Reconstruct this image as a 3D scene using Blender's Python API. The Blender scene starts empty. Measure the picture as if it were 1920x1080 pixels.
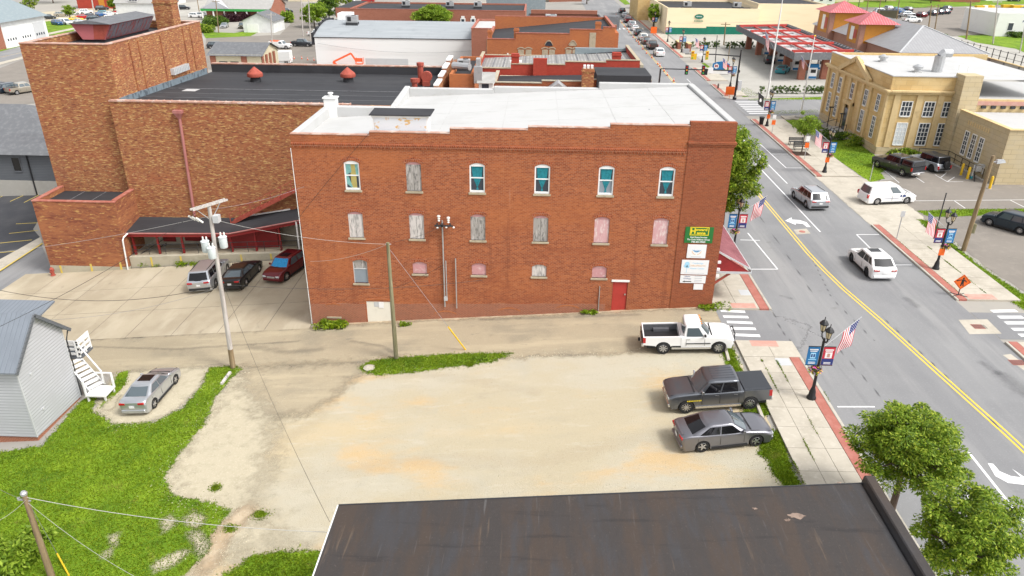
import bpy, bmesh, math, random
import numpy as np
from mathutils import Vector, Matrix
from math import radians, sin, cos, pi
random.seed(7); np.random.seed(7)
S = bpy.context.scene
COL = S.collection
# ------------------------------------------------------------------ camera
CAM_H = 24.0; FPX = 1376.584; CX, CY = 960.0, 540.0
def _nv(v): v = np.array(v, float); return v / np.linalg.norm(v)
_dY = _nv([52, -662, FPX]); _dD = _nv([-32, 2860, FPX]); _dX = np.cross(_dD, _dY)
RC = np.array([_dX, _dY, -_dD])                # camera vector -> world
cam_d = bpy.data.cameras.new('camera'); cam = bpy.data.objects.new('camera', cam_d); COL.objects.link(cam)
cam_d.sensor_width = 36; cam_d.lens = FPX / 1920 * 36; cam_d.clip_end = 2000; cam_d.clip_start = 0.5
M = Matrix.Identity(4)
for i in range(3):
    M[i][0] = RC[i][0]; M[i][1] = -RC[i][1]; M[i][2] = -RC[i][2]
M[2][3] = CAM_H
cam.matrix_world = M
S.camera = cam
# ------------------------------------------------------------------ sky, sun, exposure
SUN_EL, SUN_AZ = 52, 118      # azimuth measured from +Y (away from camera) clockwise to +X (right)
W = bpy.data.worlds.new('World'); S.world = W; W.use_nodes = True
nt = W.node_tree; bg = nt.nodes['Background']
sky = nt.nodes.new('ShaderNodeTexSky'); sky.sky_type = 'NISHITA'; sky.sun_disc = False
sky.sun_elevation = radians(SUN_EL); sky.sun_rotation = radians(SUN_AZ); sky.air_density = 1.0; sky.dust_density = 3.0
hs = nt.nodes.new('ShaderNodeHueSaturation'); hs.inputs['Saturation'].default_value = 0.12   # cloud cover: the sky is nearly white
nt.links.new(sky.outputs[0], hs.inputs['Color']); nt.links.new(hs.outputs[0], bg.inputs[0])
bg.inputs[1].default_value = 0.15
sd = bpy.data.lights.new('sun', 'SUN'); sd.energy = 1.5; sd.angle = radians(14); sd.color = (1, .96, .9)
sun = bpy.data.objects.new('sun', sd); COL.objects.link(sun)
_sv = Vector((sin(radians(SUN_AZ)) * cos(radians(SUN_EL)), cos(radians(SUN_AZ)) * cos(radians(SUN_EL)), sin(radians(SUN_EL))))
sun.rotation_euler = _sv.to_track_quat('Z', 'Y').to_euler()
S.view_settings.view_transform = 'Standard'; S.view_settings.look = 'None'; S.view_settings.gamma = 1
S.view_settings.exposure = 0.85
# ------------------------------------------------------------------ survey: pixel of the photograph -> place on the ground / on a wall plane
GX = [-300, -180, -120, -90, -70, -60, -52, -45, -38, -30, -23, -16, -8, 0, 6, 12.8, 20, 30, 45, 60, 90, 140, 220, 400]
FA = ([-300, -70, -45, -16, 12.8, 30, 60, 400], [-6.5, -6.0, -4.5, -2.0, 0.3, 0.5, 0.9, 1.5])
FB = ([-300, -60, -10, 12.8, 30, 60, 400], [-4.0, -3.0, -0.6, 0.3, 0.5, 0.9, 1.5])
GY = [-40, 0, 20, 40, 60] + list(range(66, 133, 6)) + [150, 200, 260, 340, 450]
def _t1(x, y):
    s = min(max((y - 66) / 66.0, 0), 1); s = s * s * (3 - 2 * s)
    return float(np.interp(x, *FA) * (1 - s) + np.interp(x, *FB) * s)
_TG = np.array([[_t1(x, y) for y in GY] for x in GX])
def tz(x, y):
    i = int(np.clip(np.searchsorted(GX, x) - 1, 0, len(GX) - 2)); j = int(np.clip(np.searchsorted(GY, y) - 1, 0, len(GY) - 2))
    u = min(max((x - GX[i]) / (GX[i + 1] - GX[i]), 0), 1); v = min(max((y - GY[j]) / (GY[j + 1] - GY[j]), 0), 1)
    return float((_TG[i, j] * (1 - u) + _TG[i + 1, j] * u) * (1 - v) + (_TG[i, j + 1] * (1 - u) + _TG[i + 1, j + 1] * u) * v)
def _ray(px, py): return RC @ _nv([px - CX, py - CY, FPX])
def atX(px, py, X): d = _ray(px, py); q = d * (X / d[0]); return Vector((q[0], q[1], q[2] + CAM_H))
def atY(px, py, Y): d = _ray(px, py); q = d * (Y / d[1]); return Vector((q[0], q[1], q[2] + CAM_H))
def atZ(px, py, Z): d = _ray(px, py); q = d * ((Z - CAM_H) / d[2]); return Vector((q[0], q[1], Z))
def G(px, py, dz=0.0):
    z = 0.0
    for _ in range(40):
        q = atZ(px, py, z + dz); z = 0.5 * z + 0.5 * tz(q.x, q.y)
    return Vector((q.x, q.y, tz(q.x, q.y) + dz))
# ------------------------------------------------------------------ object helpers
def tag(o, label=None, cat=None, group=None, kind=None):
    if label: o['label'] = label
    if cat: o['category'] = cat
    if group: o['group'] = group
    if kind: o['kind'] = kind
    return o
def empty(name, loc=(0, 0, 0), rz=0, label=None, cat=None, group=None):
    o = bpy.data.objects.new(name, None); COL.objects.link(o); o.location = loc; o.rotation_euler = (0, 0, rz); o.empty_display_size = .3
    return tag(o, label, cat, group)
def link(me, name, mat=None, parent=None, loc=None):
    o = bpy.data.objects.new(name, me); COL.objects.link(o)
    if mat is not None:
        if not me.materials: me.materials.append(mat)
        elif me.materials[0] != mat:
            o.material_slots[0].link = 'OBJECT'; o.material_slots[0].material = mat
    if parent: o.parent = parent
    if loc is not None: o.location = loc
    return o
class MB:
    def __init__(s): s.v = []; s.f = []
    def add(s, vs, fs):
        b = len(s.v); s.v += [tuple(p) for p in vs]; s.f += [tuple(i + b for i in f) for f in fs]; return s
    def quad(s, *p): return s.add(p, [tuple(range(len(p)))])
    def box(s, x0, x1, y0, y1, z0, z1):
        return s.add([(x0,y0,z0),(x1,y0,z0),(x1,y1,z0),(x0,y1,z0),(x0,y0,z1),(x1,y0,z1),(x1,y1,z1),(x0,y1,z1)],
                     [(0,3,2,1),(4,5,6,7),(0,1,5,4),(1,2,6,5),(2,3,7,6),(3,0,4,7)])
    def hexa(s, b, t):     # bottom 4 pts, top 4 pts, counter-clockwise seen from above
        return s.add(list(b) + list(t), [(0,3,2,1),(4,5,6,7),(0,1,5,4),(1,2,6,5),(2,3,7,6),(3,0,4,7)])
    def prism(s, poly, z0, z1, f=None):   # poly xy ccw
        n = len(poly); g = f or (lambda x, y, z: (x, y, z))
        return s.add([g(x, y, z0) for x, y in poly] + [g(x, y, z1) for x, y in poly],
                     [tuple(reversed(range(n))), tuple(range(n, 2 * n))] + [(i, (i + 1) % n, n + (i + 1) % n, n + i) for i in range(n)])
    def bar(s, a, b, w, h=None, up=(0, 0, 1)):
        a = Vector(a); b = Vector(b); d = (b - a).normalized(); h = h or w
        u = Vector(up)
        if abs(d.dot(u)) > .98: u = Vector((0, 1, 0))
        sx = d.cross(u).normalized() * (w / 2); sy = sx.cross(d).normalized() * (h / 2)
        c = [-sx - sy, sx - sy, sx + sy, -sx + sy]
        return s.add([a + k for k in c] + [b + k for k in c], [(0,1,2,3),(7,6,5,4),(0,4,5,1),(1,5,6,2),(2,6,7,3),(3,7,4,0)])
    def tube(s, path, r, n=8, cap=True):
        P = [Vector(p) for p in path]; R_ = r if isinstance(r, (list, tuple)) else [r] * len(P); rings = []
        for i, p in enumerate(P):
            d = (P[min(i + 1, len(P) - 1)] - P[max(i - 1, 0)]).normalized()
            u = Vector((0, 0, 1)) if abs(d.z) < .95 else Vector((1, 0, 0))
            a = d.cross(u).normalized(); b = a.cross(d)
            rings.append([p + (a * cos(2*pi*k/n) + b * sin(2*pi*k/n)) * R_[i] for k in range(n)])
        fs = [(i*n+k, i*n+(k+1)%n, (i+1)*n+(k+1)%n, (i+1)*n+k) for i in range(len(P)-1) for k in range(n)]
        if cap: fs += [tuple(reversed(range(n))), tuple((len(P)-1)*n+k for k in range(n))]
        return s.add([q for g in rings for q in g], fs)
    def lathe(s, prof, n=12, o=(0, 0, 0), axis='z', cap=True):
        vs = []
        for r, z in prof:
            for k in range(n):
                a = 2*pi*k/n; c = (r*cos(a), r*sin(a), z)
                if axis == 'y': c = (c[0], c[2], c[1])
                vs.append((o[0]+c[0], o[1]+c[1], o[2]+c[2]))
        m = len(prof)
        fs = [(i*n+k, i*n+(k+1)%n, (i+1)*n+(k+1)%n, (i+1)*n+k) for i in range(m-1) for k in range(n)]
        if cap: fs += [tuple(reversed(range(n))), tuple((m-1)*n+k for k in range(n))]
        if axis == 'y': fs = [tuple(reversed(f)) for f in fs]
        return s.add(vs, fs)
    def mesh(s, name, smooth=False, bevel=0):
        me = bpy.data.meshes.new(name); me.from_pydata(s.v, [], s.f); me.update()
        if bevel:
            bm = bmesh.new(); bm.from_mesh(me)
            bmesh.ops.bevel(bm, geom=[e for e in bm.edges if e.is_manifold and e.calc_face_angle(0) > .5], offset=bevel, segments=1, affect='EDGES', clamp_overlap=True)
            bm.to_mesh(me); bm.free()
        if smooth:
            me.polygons.foreach_set('use_smooth', [True] * len(me.polygons))
            try: me.set_sharp_from_angle(angle=radians(smooth if smooth is not True else 40))
            except Exception: pass
        return me
    def build(s, name, mat, parent=None, smooth=False, bevel=0, loc=None):
        return link(s.mesh(name, smooth, bevel), name, mat, parent, loc)
def part(name, mat, parent, fn, **k):
    m = MB(); fn(m); return m.build(name, mat, parent, **k)
def boxp(name, mat, parent, *a, **k):
    return MB().box(*a).build(name, mat, parent, **k)
def copy_tree(o, parent=None):
    c = o.copy(); COL.objects.link(c); c.parent = parent
    for ch in o.children: copy_tree(ch, c)
    return c
def textmesh(txt, size, ext=0.002, align='CENTER', bold=0.0):
    cu = bpy.data.curves.new('lettering', 'FONT'); cu.body = txt; cu.size = size; cu.align_x = align; cu.align_y = 'CENTER'; cu.extrude = ext; cu.resolution_u = 2; cu.offset = bold
    ob = bpy.data.objects.new('lettering', cu); COL.objects.link(ob)
    me = bpy.data.meshes.new_from_object(ob.evaluated_get(bpy.context.evaluated_depsgraph_get())); bpy.data.objects.remove(ob)
    return me
def lettering(txt, size, mat, parent, loc, rot, sx=1, bold=0.0):
    o = link(textmesh(txt, size, bold=bold), 'lettering', mat, parent); o.location = loc; o.rotation_euler = rot; o.scale = (sx, 1, 1); return o
# ------------------------------------------------------------------ materials
MT = {}
def _nodes(name):
    m = bpy.data.materials.new(name); m.use_nodes = True; t = m.node_tree; return m, t, t.nodes['Principled BSDF']
def _noise(t, vec, scale, detail=3, rough=.6):
    n = t.nodes.new('ShaderNodeTexNoise'); n.inputs['Detail'].default_value = detail; n.inputs['Roughness'].default_value = rough
    mp = t.nodes.new('ShaderNodeMapping'); sc = scale if isinstance(scale, (tuple, list)) else (scale,) * 3
    mp.inputs['Scale'].default_value = sc; mp.inputs['Location'].default_value = (random.uniform(-50, 50), random.uniform(-50, 50), random.uniform(-9, 9))
    t.links.new(vec, mp.inputs[0]); t.links.new(mp.outputs[0], n.inputs['Vector']); n.inputs['Scale'].default_value = 1
    return n.outputs['Fac']
def _ramp(t, fac, lo, hi):
    r = t.nodes.new('ShaderNodeMapRange'); r.inputs[1].default_value = lo; r.inputs[2].default_value = hi; r.clamp = True; r.interpolation_type = 'SMOOTHSTEP'
    t.links.new(fac, r.inputs[0]); return r.outputs[0]
def _mix(t, fac, a, b, mode='MIX'):
    m = t.nodes.new('ShaderNodeMix'); m.data_type = 'RGBA'; m.blend_type = mode
    if isinstance(fac, (int, float)): m.inputs[0].default_value = fac
    else: t.links.new(fac, m.inputs[0])
    for v, i in ((a, 6), (b, 7)):
        if isinstance(v, (tuple, list)): m.inputs[i].default_value = (*v[:3], 1)
        else: t.links.new(v, m.inputs[i])
    return m.outputs[2]
def _mul(t, a, k):
    m = t.nodes.new('ShaderNodeMath'); m.operation = 'MULTIPLY'; t.links.new(a, m.inputs[0])
    if isinstance(k, (int, float)): m.inputs[1].default_value = k
    else: t.links.new(k, m.inputs[1])
    return m.outputs[0]
def _pos(t): return t.nodes.new('ShaderNodeNewGeometry').outputs['Position']
def _wall(t):      # (x+y, z): runs along any axis-aligned wall
    s = t.nodes.new('ShaderNodeSeparateXYZ'); t.links.new(_pos(t), s.inputs[0]); a = t.nodes.new('ShaderNodeMath'); t.links.new(s.outputs[0], a.inputs[0]); t.links.new(s.outputs[1], a.inputs[1])
    c = t.nodes.new('ShaderNodeCombineXYZ'); t.links.new(a.outputs[0], c.inputs[0]); t.links.new(s.outputs[2], c.inputs[1]); return c.outputs[0]
def _bump(t, b, h, strength, dist=.02):
    n = t.nodes.new('ShaderNodeBump'); n.inputs['Strength'].default_value = strength; n.inputs['Distance'].default_value = dist
    t.links.new(h, n.inputs['Height']); t.links.new(n.outputs[0], b.inputs['Normal'])
def lay(name, base, layers=(), rough=.85, bump=None, metal=0, spec=.3, wall=False, coat=0):
    """base colour with noise-shaped patches: layers = (colour, scale, lo, hi, amount)"""
    m, t, b = _nodes(name); vec = _wall(t) if wall else _pos(t); c = tuple(base)
    for L in layers:
        f = _mul(t, _ramp(t, _noise(t, vec, L[1], L[5] if len(L) > 5 else 4), L[2], L[3]), L[4]); c = _mix(t, f, c, L[0])
    if isinstance(c, tuple): b.inputs['Base Color'].default_value = (*c[:3], 1)
    else: t.links.new(c, b.inputs['Base Color'])
    b.inputs['Roughness'].default_value = rough; b.inputs['Metallic'].default_value = metal; b.inputs['Specular IOR Level'].default_value = spec
    if coat: b.inputs['Coat Weight'].default_value = coat; b.inputs['Coat Roughness'].default_value = .04
    if bump: _bump(t, b, _noise(t, vec, bump[0], 5), bump[1], bump[2] if len(bump) > 2 else .02)
    MT[name] = m; return m
def soft(name, src, lo=.3, hi=.7, amp=1.5, sc=2.2, amt=1):
    """copy of a ground material that breaks up towards the rim of its sheet (vertex value 'rim')"""
    m = MT[src].copy(); m.name = name; t = m.node_tree; o = t.nodes['Material Output']; b = t.nodes['Principled BSDF']
    a = t.nodes.new('ShaderNodeAttribute'); a.attribute_name = 'rim'; n1 = _noise(t, _pos(t), sc, 6, .7)
    s = t.nodes.new('ShaderNodeMath'); s.operation = 'MULTIPLY_ADD'; t.links.new(n1, s.inputs[0]); s.inputs[1].default_value = amp; s.inputs[2].default_value = -amp/2
    d = t.nodes.new('ShaderNodeMath'); t.links.new(a.outputs['Fac'], d.inputs[0]); t.links.new(s.outputs[0], d.inputs[1])
    f = _mul(t, _ramp(t, d.outputs[0], lo, hi), amt); tr = t.nodes.new('ShaderNodeBsdfTransparent'); mx = t.nodes.new('ShaderNodeMixShader')
    t.links.new(f, mx.inputs[0]); t.links.new(tr.outputs[0], mx.inputs[1]); t.links.new(b.outputs[0], mx.inputs[2]); t.links.new(mx.outputs[0], o.inputs[0]); MT[name] = m; return m
def simple(name, col, rough=.6, metal=0, var=.12, scale=1.5, spec=.4, coat=0):
    d = tuple(max(0, k * (1 - var * 1.6)) for k in col); l = tuple(min(1, k * (1 + var)) for k in col)
    return lay(name, col, [(d, scale, .35, .75, .8), (l, scale * 7, .4, .8, .6)] if var else [], rough, None, metal, spec, coat=coat)
def brick(name, c1, c2, mortar, bw=.215, bh=.075, layers=(), msize=.011, rough=.9):
    m, t, b = _nodes(name); vec = _wall(t)
    n = t.nodes.new('ShaderNodeTexBrick'); t.links.new(vec, n.inputs['Vector']); n.inputs['Scale'].default_value = 1
    n.inputs['Color1'].default_value = (*c1, 1); n.inputs['Color2'].default_value = (*c2, 1); n.inputs['Mortar'].default_value = (*mortar, 1)
    n.inputs['Brick Width'].default_value = bw; n.inputs['Row Height'].default_value = bh; n.inputs['Mortar Size'].default_value = msize; n.inputs['Mortar Smooth'].default_value = .1
    c = n.outputs['Color']
    for L in layers:
        f = _mul(t, _ramp(t, _noise(t, vec, L[1], L[5] if len(L) > 5 else 4), L[2], L[3]), L[4]); c = _mix(t, f, c, L[0])
    t.links.new(c, b.inputs['Base Color']); b.inputs['Roughness'].default_value = rough; b.inputs['Specular IOR Level'].default_value = .2
    iv = t.nodes.new('ShaderNodeMath'); iv.operation = 'SUBTRACT'; iv.inputs[0].default_value = 1; t.links.new(n.outputs['Fac'], iv.inputs[1])
    _bump(t, b, iv.outputs[0], .5, .01); MT[name] = m; return m
def stripes(name, col, dark, axis, pitch, duty=.12, rough=.5, metal=0, var=.08):
    """lapped boards or standing seams finer than the pieces that are built: a repeating ridge across one axis (0 x, 1 y, 2 z)"""
    m, t, b = _nodes(name); s = t.nodes.new('ShaderNodeSeparateXYZ'); t.links.new(_pos(t), s.inputs[0])
    d = t.nodes.new('ShaderNodeMath'); d.operation = 'DIVIDE'; t.links.new(s.outputs[axis], d.inputs[0]); d.inputs[1].default_value = pitch
    fr = t.nodes.new('ShaderNodeMath'); fr.operation = 'FRACT'; t.links.new(d.outputs[0], fr.inputs[0])
    f = _ramp(t, fr.outputs[0], duty, duty * .4); c = _mix(t, f, col, dark)
    c = _mix(t, _mul(t, _ramp(t, _noise(t, _pos(t), .8), .3, .8), 1.0), c, tuple(k * (1 - var * 2) for k in col)) if var else c
    t.links.new(c, b.inputs['Base Color']); b.inputs['Roughness'].default_value = rough; b.inputs['Metallic'].default_value = metal
    _bump(t, b, fr.outputs[0], .4, pitch * .15); MT[name] = m; return m
def leafmat(name, dark, mid, light, patch=None):
    m, t, b = _nodes(name); g = t.nodes.new('ShaderNodeNewGeometry')
    c = _mix(t, _ramp(t, g.outputs['Random Per Island'], .0, .6), dark, mid); c = _mix(t, _ramp(t, g.outputs['Random Per Island'], .55, 1.0), c, light)
    c = _mix(t, _mul(t, _ramp(t, _noise(t, g.outputs['Position'], 1.1), .4, .7), .45), c, mid)
    if patch: c = _mix(t, _mul(t, _ramp(t, _noise(t, g.outputs['Position'], .45, 5), .52, .68), .75), c, patch[0]); c = _mix(t, _mul(t, _ramp(t, _noise(t, g.outputs['Position'], .9, 5), .58, .72), .7), c, patch[1])
    t.links.new(c, b.inputs['Base Color']); b.inputs['Roughness'].default_value = .55; b.inputs['Specular IOR Level'].default_value = .3
    b.inputs['Transmission Weight'].default_value = 0
    tr = t.nodes.new('ShaderNodeBsdfTranslucent'); t.links.new(c, tr.inputs[0]); ms = t.nodes.new('ShaderNodeMixShader'); ms.inputs[0].default_value = .35
    o = t.nodes['Material Output']; t.links.new(b.outputs[0], ms.inputs[1]); t.links.new(tr.outputs[0], ms.inputs[2]); t.links.new(ms.outputs[0], o.inputs[0])
    MT[name] = m; return m
# ------------------------------------------------------------------ palette
lay('asphalt_road', (0.237,0.238,0.242), [((0.194,0.195,0.202), .12, .38, .66, .8), ((0.297,0.294,0.291), (.55,.05,.3), .46, .72, .75, 5), ((0.163,0.164,0.174), (1.3,.05,1), .54, .74, .5, 5), ((0.172,0.169,0.165), (.7,.9,1), .64, .76, .5, 7), ((0.318,0.320,0.322), 11, .52, .76, .5), ((0.146,0.147,0.152), 19, .58, .74, .4)], .9, (20, .15))
lay('asphalt_alley', (0.364,0.308,0.215), [((0.280,0.244,0.178), .35, .42, .68, .85), ((0.446,0.378,0.261), (.12,.9,1), .45, .72, .8, 6), ((0.197,0.181,0.146), (.8,2.2,1), .60, .74, .6, 7), ((0.499,0.442,0.324), 14, .52, .75, .6), ((0.202,0.185,0.146), 20, .56, .74, .5)], .95, (14, .5))
lay('asphalt_dark', (.055,.057,.065), [((.09,.09,.095), .3, .4, .7, .7), ((.12,.12,.12), 9, .55, .8, .4)], .9, (20, .2))
lay('asphalt_lot', (0.230,0.206,0.180), [((0.187,0.168,0.148), .2, .4, .7, .7), ((0.281,0.252,0.217), 1.2, .5, .75, .6), ((0.145,0.139,0.131), (.7,2.5,1), .66, .74, .5), ((0.306,0.286,0.262), 13, .5, .8, .4)], .9, (15, .2))
lay('gravel', (0.440,0.382,0.268), [((0.460,0.427,0.341), (.10,.16,.2), .42, .62, .8), ((0.541,0.373,0.183), (.14,.26,.3), .52, .69, .75, 6), ((0.518,0.412,0.248), (.08,.2,.3), .5, .7, .6, 6), ((0.328,0.294,0.223), (.3,.9,.5), .54, .76, .35, 7), ((0.505,0.466,0.367), (.5,1.8,1), .53, .76, .65, 7), ((0.371,0.364,0.317), (.22,.10,1), .57, .72, .35, 6), ((0.251,0.220,0.164), 9, .56, .74, .35, 5), ((0.574,0.553,0.465), 26, .54, .72, .5)], .95, (18, .7, .04))
lay('gravel_pale', (0.475,0.423,0.311), [((0.380,0.335,0.240), 1.5, .45, .7, .7), ((0.591,0.539,0.415), 10, .5, .75, .7), ((0.285,0.251,0.176), 22, .6, .75, .5)], .95, (16, .6, .04))
lay('dirt', (.42,.32,.21), [((.52,.43,.31), 1.2, .4, .7, .8), ((.32,.24,.15), 6, .5, .75, .5)], .95, (14, .4))
lay('concrete_lot', (.435,.375,.275), [((.355,.30,.215), .22, .42, .66, .85), ((.24,.21,.16), (.9,.5,1), .62, .76, .6, 7), ((.30,.26,.19), 7, .58, .74, .4), ((.53,.47,.36), (.4,.12,1), .5, .75, .7), ((.33,.29,.22), 1.0, .64, .78, .5), ((.55,.5,.4), 12, .55, .8, .4)], .92, (12, .12))
lay('concrete', (.47,.43,.36), [((.37,.335,.275), .6, .42, .68, .8), ((.28,.25,.2), (1.2,1.2,1), .64, .78, .5, 7), ((.57,.53,.46), 3, .5, .75, .6), ((.33,.30,.25), 2.2, .66, .8, .45), ((.6,.56,.5), 20, .55, .8, .3)], .92, (12, .12))
lay('concrete_grey', (.40,.385,.35), [((.34,.325,.29), .25, .42, .7, .7), ((.46,.445,.41), 2, .5, .75, .6)], .92, (12, .1))
lay('kerb', (.46,.43,.37), [((.34,.31,.26), 1.4, .45, .7, .7)], .9)
brick('brick_paver', (.36,.13,.10), (.42,.17,.13), (.30,.18,.15), .2, .1, [((.44,.22,.18), 1.2, .45, .7, .6)])
m_, t_, b_ = MT['brick_paver'], MT['brick_paver'].node_tree, None
lay('paver_red', (.37,.135,.105), [((.45,.20,.165), 1.5, .4, .7, .7), ((.28,.10,.08), 9, .5, .75, .6)], .9, (12, .3))
lay('ramp_red', (.50,.27,.22), [((.55,.36,.30), 2, .4, .7, .7)], .9)
lay('paint_white', (.66,.66,.645), [((.45,.45,.44), 3.0, .56, .75, .6), ((.36,.36,.36), 14, .6, .75, .5)], .8)
lay('paint_yellow', (.60,.365,.11), [((.45,.30,.12), 2.0, .55, .75, .55), ((.40,.32,.2), 14, .6, .75, .45)], .8)
lay('paint_kerb_yellow', (.66,.50,.10), [((.45,.40,.25), 2.0, .5, .75, .7)], .8)
lay('grass_ground', (0.123,0.220,0.009), [((0.194,0.297,0.014), .3, .42, .66, .9), ((0.064,0.137,0.006), .7, .48, .68, .85, 6), ((0.292,0.380,0.025), 5, .52, .74, .6), ((0.387,0.345,0.065), .9, .66, .78, .5)], .95, (9, .8, .06))
lay('far_ground', (.34,.32,.285), [((.27,.255,.235), .03, .4, .65, .9), ((.40,.375,.33), .08, .5, .7, .7), ((.30,.29,.27), 1.2, .5, .75, .5)], .95)
lay('mulch', (.045,.028,.02), [((.08,.05,.035), 6, .45, .7, .7)], .95)
leafmat('leaf_street', (.06,.12,.010), (.20,.31,.02), (.46,.53,.06)); leafmat('leaf_dark', (.03,.07,.012), (.085,.16,.018), (.19,.28,.035)); leafmat('leaf_bright', (.10,.18,.012), (.23,.35,.025), (.38,.50,.06))
leafmat('leaf_purple', (.035,.015,.02), (.07,.025,.035), (.10,.045,.05)); leafmat('leaf_grass', (.09,.15,.004), (.17,.265,.006), (.33,.40,.02), ((.065,.13,.004), (.30,.31,.06)))
lay('bark', (.12,.09,.07), [((.07,.05,.04), (6,6,1.5), .45, .7, .8)], .95, (14, .6))
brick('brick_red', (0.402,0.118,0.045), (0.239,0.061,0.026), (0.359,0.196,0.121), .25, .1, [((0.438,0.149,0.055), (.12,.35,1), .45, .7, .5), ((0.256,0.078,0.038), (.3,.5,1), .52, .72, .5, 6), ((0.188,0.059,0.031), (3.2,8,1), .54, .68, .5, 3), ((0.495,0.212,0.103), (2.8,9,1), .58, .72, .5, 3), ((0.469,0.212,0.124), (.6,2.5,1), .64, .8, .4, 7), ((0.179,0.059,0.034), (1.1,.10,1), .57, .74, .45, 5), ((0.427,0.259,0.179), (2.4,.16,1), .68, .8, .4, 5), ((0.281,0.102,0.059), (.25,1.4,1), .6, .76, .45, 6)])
brick('brick_red_base', (.33,.10,.05), (.22,.062,.034), (.38,.22,.15), .215, .075, [((.33,.13,.08), (.3,.6,1), .5, .75, .5)], .014)
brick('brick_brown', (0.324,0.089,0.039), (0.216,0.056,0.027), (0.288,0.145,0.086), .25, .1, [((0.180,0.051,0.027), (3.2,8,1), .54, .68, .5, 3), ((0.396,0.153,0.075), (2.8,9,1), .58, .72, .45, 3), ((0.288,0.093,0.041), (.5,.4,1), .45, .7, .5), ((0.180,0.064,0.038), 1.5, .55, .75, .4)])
brick('brick_soldier', (.40,.12,.06), (.28,.075,.04), (.50,.34,.26), .215, .11, [((.62,.54,.50), (.9,5,1), .56, .7, .6)], .016)
brick('brick_arch', (0.396,0.100,0.038), (0.243,0.056,0.025), (0.414,0.224,0.140), .12, .2, [((0.504,0.336,0.252), (3,5,1), .6, .74, .4)], .012)
brick('brick_tapestry', (.40,.165,.062), (.29,.095,.045), (.25,.15,.095), .26, .1, [((.35,.125,.06), (.10,.45,1), .45, .68, .7), ((.56,.36,.145), (2.3,9,1), .53, .66, .85, 2), ((.15,.05,.035), (2.0,8.5,1), .54, .66, .8, 2), ((.36,.11,.06), (1.6,8,1), .56, .7, .65, 2), ((.66,.50,.27), (3.0,11,1), .64, .74, .7, 2), ((.22,.085,.055), (.7,.09,1), .56, .74, .4, 5), ((.25,.075,.04), (2.6,9,1), .6, .7, .7, 2)])
brick('brick_tapestry_low', (.36,.125,.05), (.26,.08,.042), (.22,.13,.085), .26, .1, [((.56,.34,.12), (1.5,6,1), .58, .70, .8, 2), ((.16,.05,.036), (1.2,5.5,1), .53, .68, .8, 2), ((.42,.17,.075), (.2,.6,1), .45, .7, .6), ((.66,.48,.24), (2.4,8,1), .66, .74, .6, 2)])
brick('brick_orange', (.42,.135,.045), (.34,.10,.038), (.40,.20,.12), .25, .09, [((.47,.165,.06), (.3,.4,1), .45, .7, .5), ((.30,.09,.045), (.4,1.2,1), .55, .75, .4)])
brick('brick_painted', (.42,.062,.040), (.35,.05,.034), (.36,.07,.05), .25, .09, [((.28,.045,.034), (.35,.6,1), .5, .72, .6), ((.50,.17,.13), (2,3,1), .66, .8, .45)])
brick('brick_far', (.33,.12,.075), (.27,.095,.06), (.33,.19,.14), .3, .1, [((.38,.16,.11), (.2,.6,1), .45, .7, .5)])
brick('brick_pink', (.40,.20,.145), (.34,.16,.115), (.42,.28,.22), .3, .1, [((.46,.25,.18), (.3,.6,1), .45, .7, .5)])
brick('stone_tan', (.60,.435,.205), (.55,.385,.17), (.45,.31,.15), 1.3, .55, [((.68,.53,.29), (.3,.5,1), .45, .7, .6), ((.36,.255,.125), (.7,.35,1), .55, .75, .55), ((.58,.50,.36), 3, .6, .8, .3)], .02)
brick('stone_grey', (.53,.44,.28), (.49,.40,.245), (.36,.29,.19), 1.3, .5, [((.50,.44,.32), (.3,.5,1), .45, .7, .6), ((.35,.285,.19), (.8,.3,1), .55, .75, .5)], .02)
lay('stone_trim', (.62,.47,.25), [((.40,.29,.15), 1.2, .5, .75, .7)], .9)
lay('stone_sill', (.42,.36,.26), [((.30,.25,.18), 3, .45, .7, .7)], .9)
lay('roof_white', (0.484,0.484,0.480), [((0.440,0.440,0.431), .4, .45, .7, .8), ((0.396,0.387,0.361), (.5,1.8,1), .58, .76, .6, 7), ((0.317,0.290,0.246), 1.3, .68, .78, .6, 7)], .6, (3, .08))
lay('seam_white', (.42,.42,.415), [((.5,.5,.49), 2, .45, .6, .9)], .7)
lay('roof_black', (0.033,0.034,0.039), [((0.051,0.051,0.055), (.08,.5,1), .4, .7, .7), ((0.019,0.019,0.022), .3, .5, .7, .6), ((0.055,0.055,0.056), 2, .64, .8, .35)], .75, (6, .1))
lay('roof_near', (0.046,0.040,0.038), [((0.060,0.044,0.035), (1.2,.25,1), .42, .62, .85, 6), ((0.049,0.049,0.054), (1.3,.25,1), .48, .66, .8, 6), ((0.156,0.112,0.077), (4.5,.3,1), .62, .74, .5, 7), ((0.135,0.131,0.131), (5.5,.3,1), .61, .74, .45, 7), ((0.073,0.050,0.036), 1.3, .6, .74, .4, 7), ((0.023,0.021,0.022), (.25,2.2,1), .56, .72, .6, 6), ((0.125,0.107,0.095), 12, .60, .76, .45)], .6, (3.5, .5, .04))
lay('roof_patch', (.27,.20,.16), [((.14,.10,.08), 3, .4, .65, .9)], .8)
lay('seam_grey', (.20,.20,.21), [((.10,.10,.11), 2.5, .45, .7, .8)], .8)
lay('flashing', (.17,.21,.24), [((.07,.085,.10), (2.2,2.2,1), .5, .62, .9)], .6)
lay('coping_clay', (.45,.26,.20), [((.58,.46,.40), (1.3,1.3,1), .48, .6, .8), ((.30,.15,.11), 2, .55, .7, .6)], .8)
lay('coping_red', (.36,.12,.085), [((.46,.22,.17), 1.4, .45, .7, .7)], .8)
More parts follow.
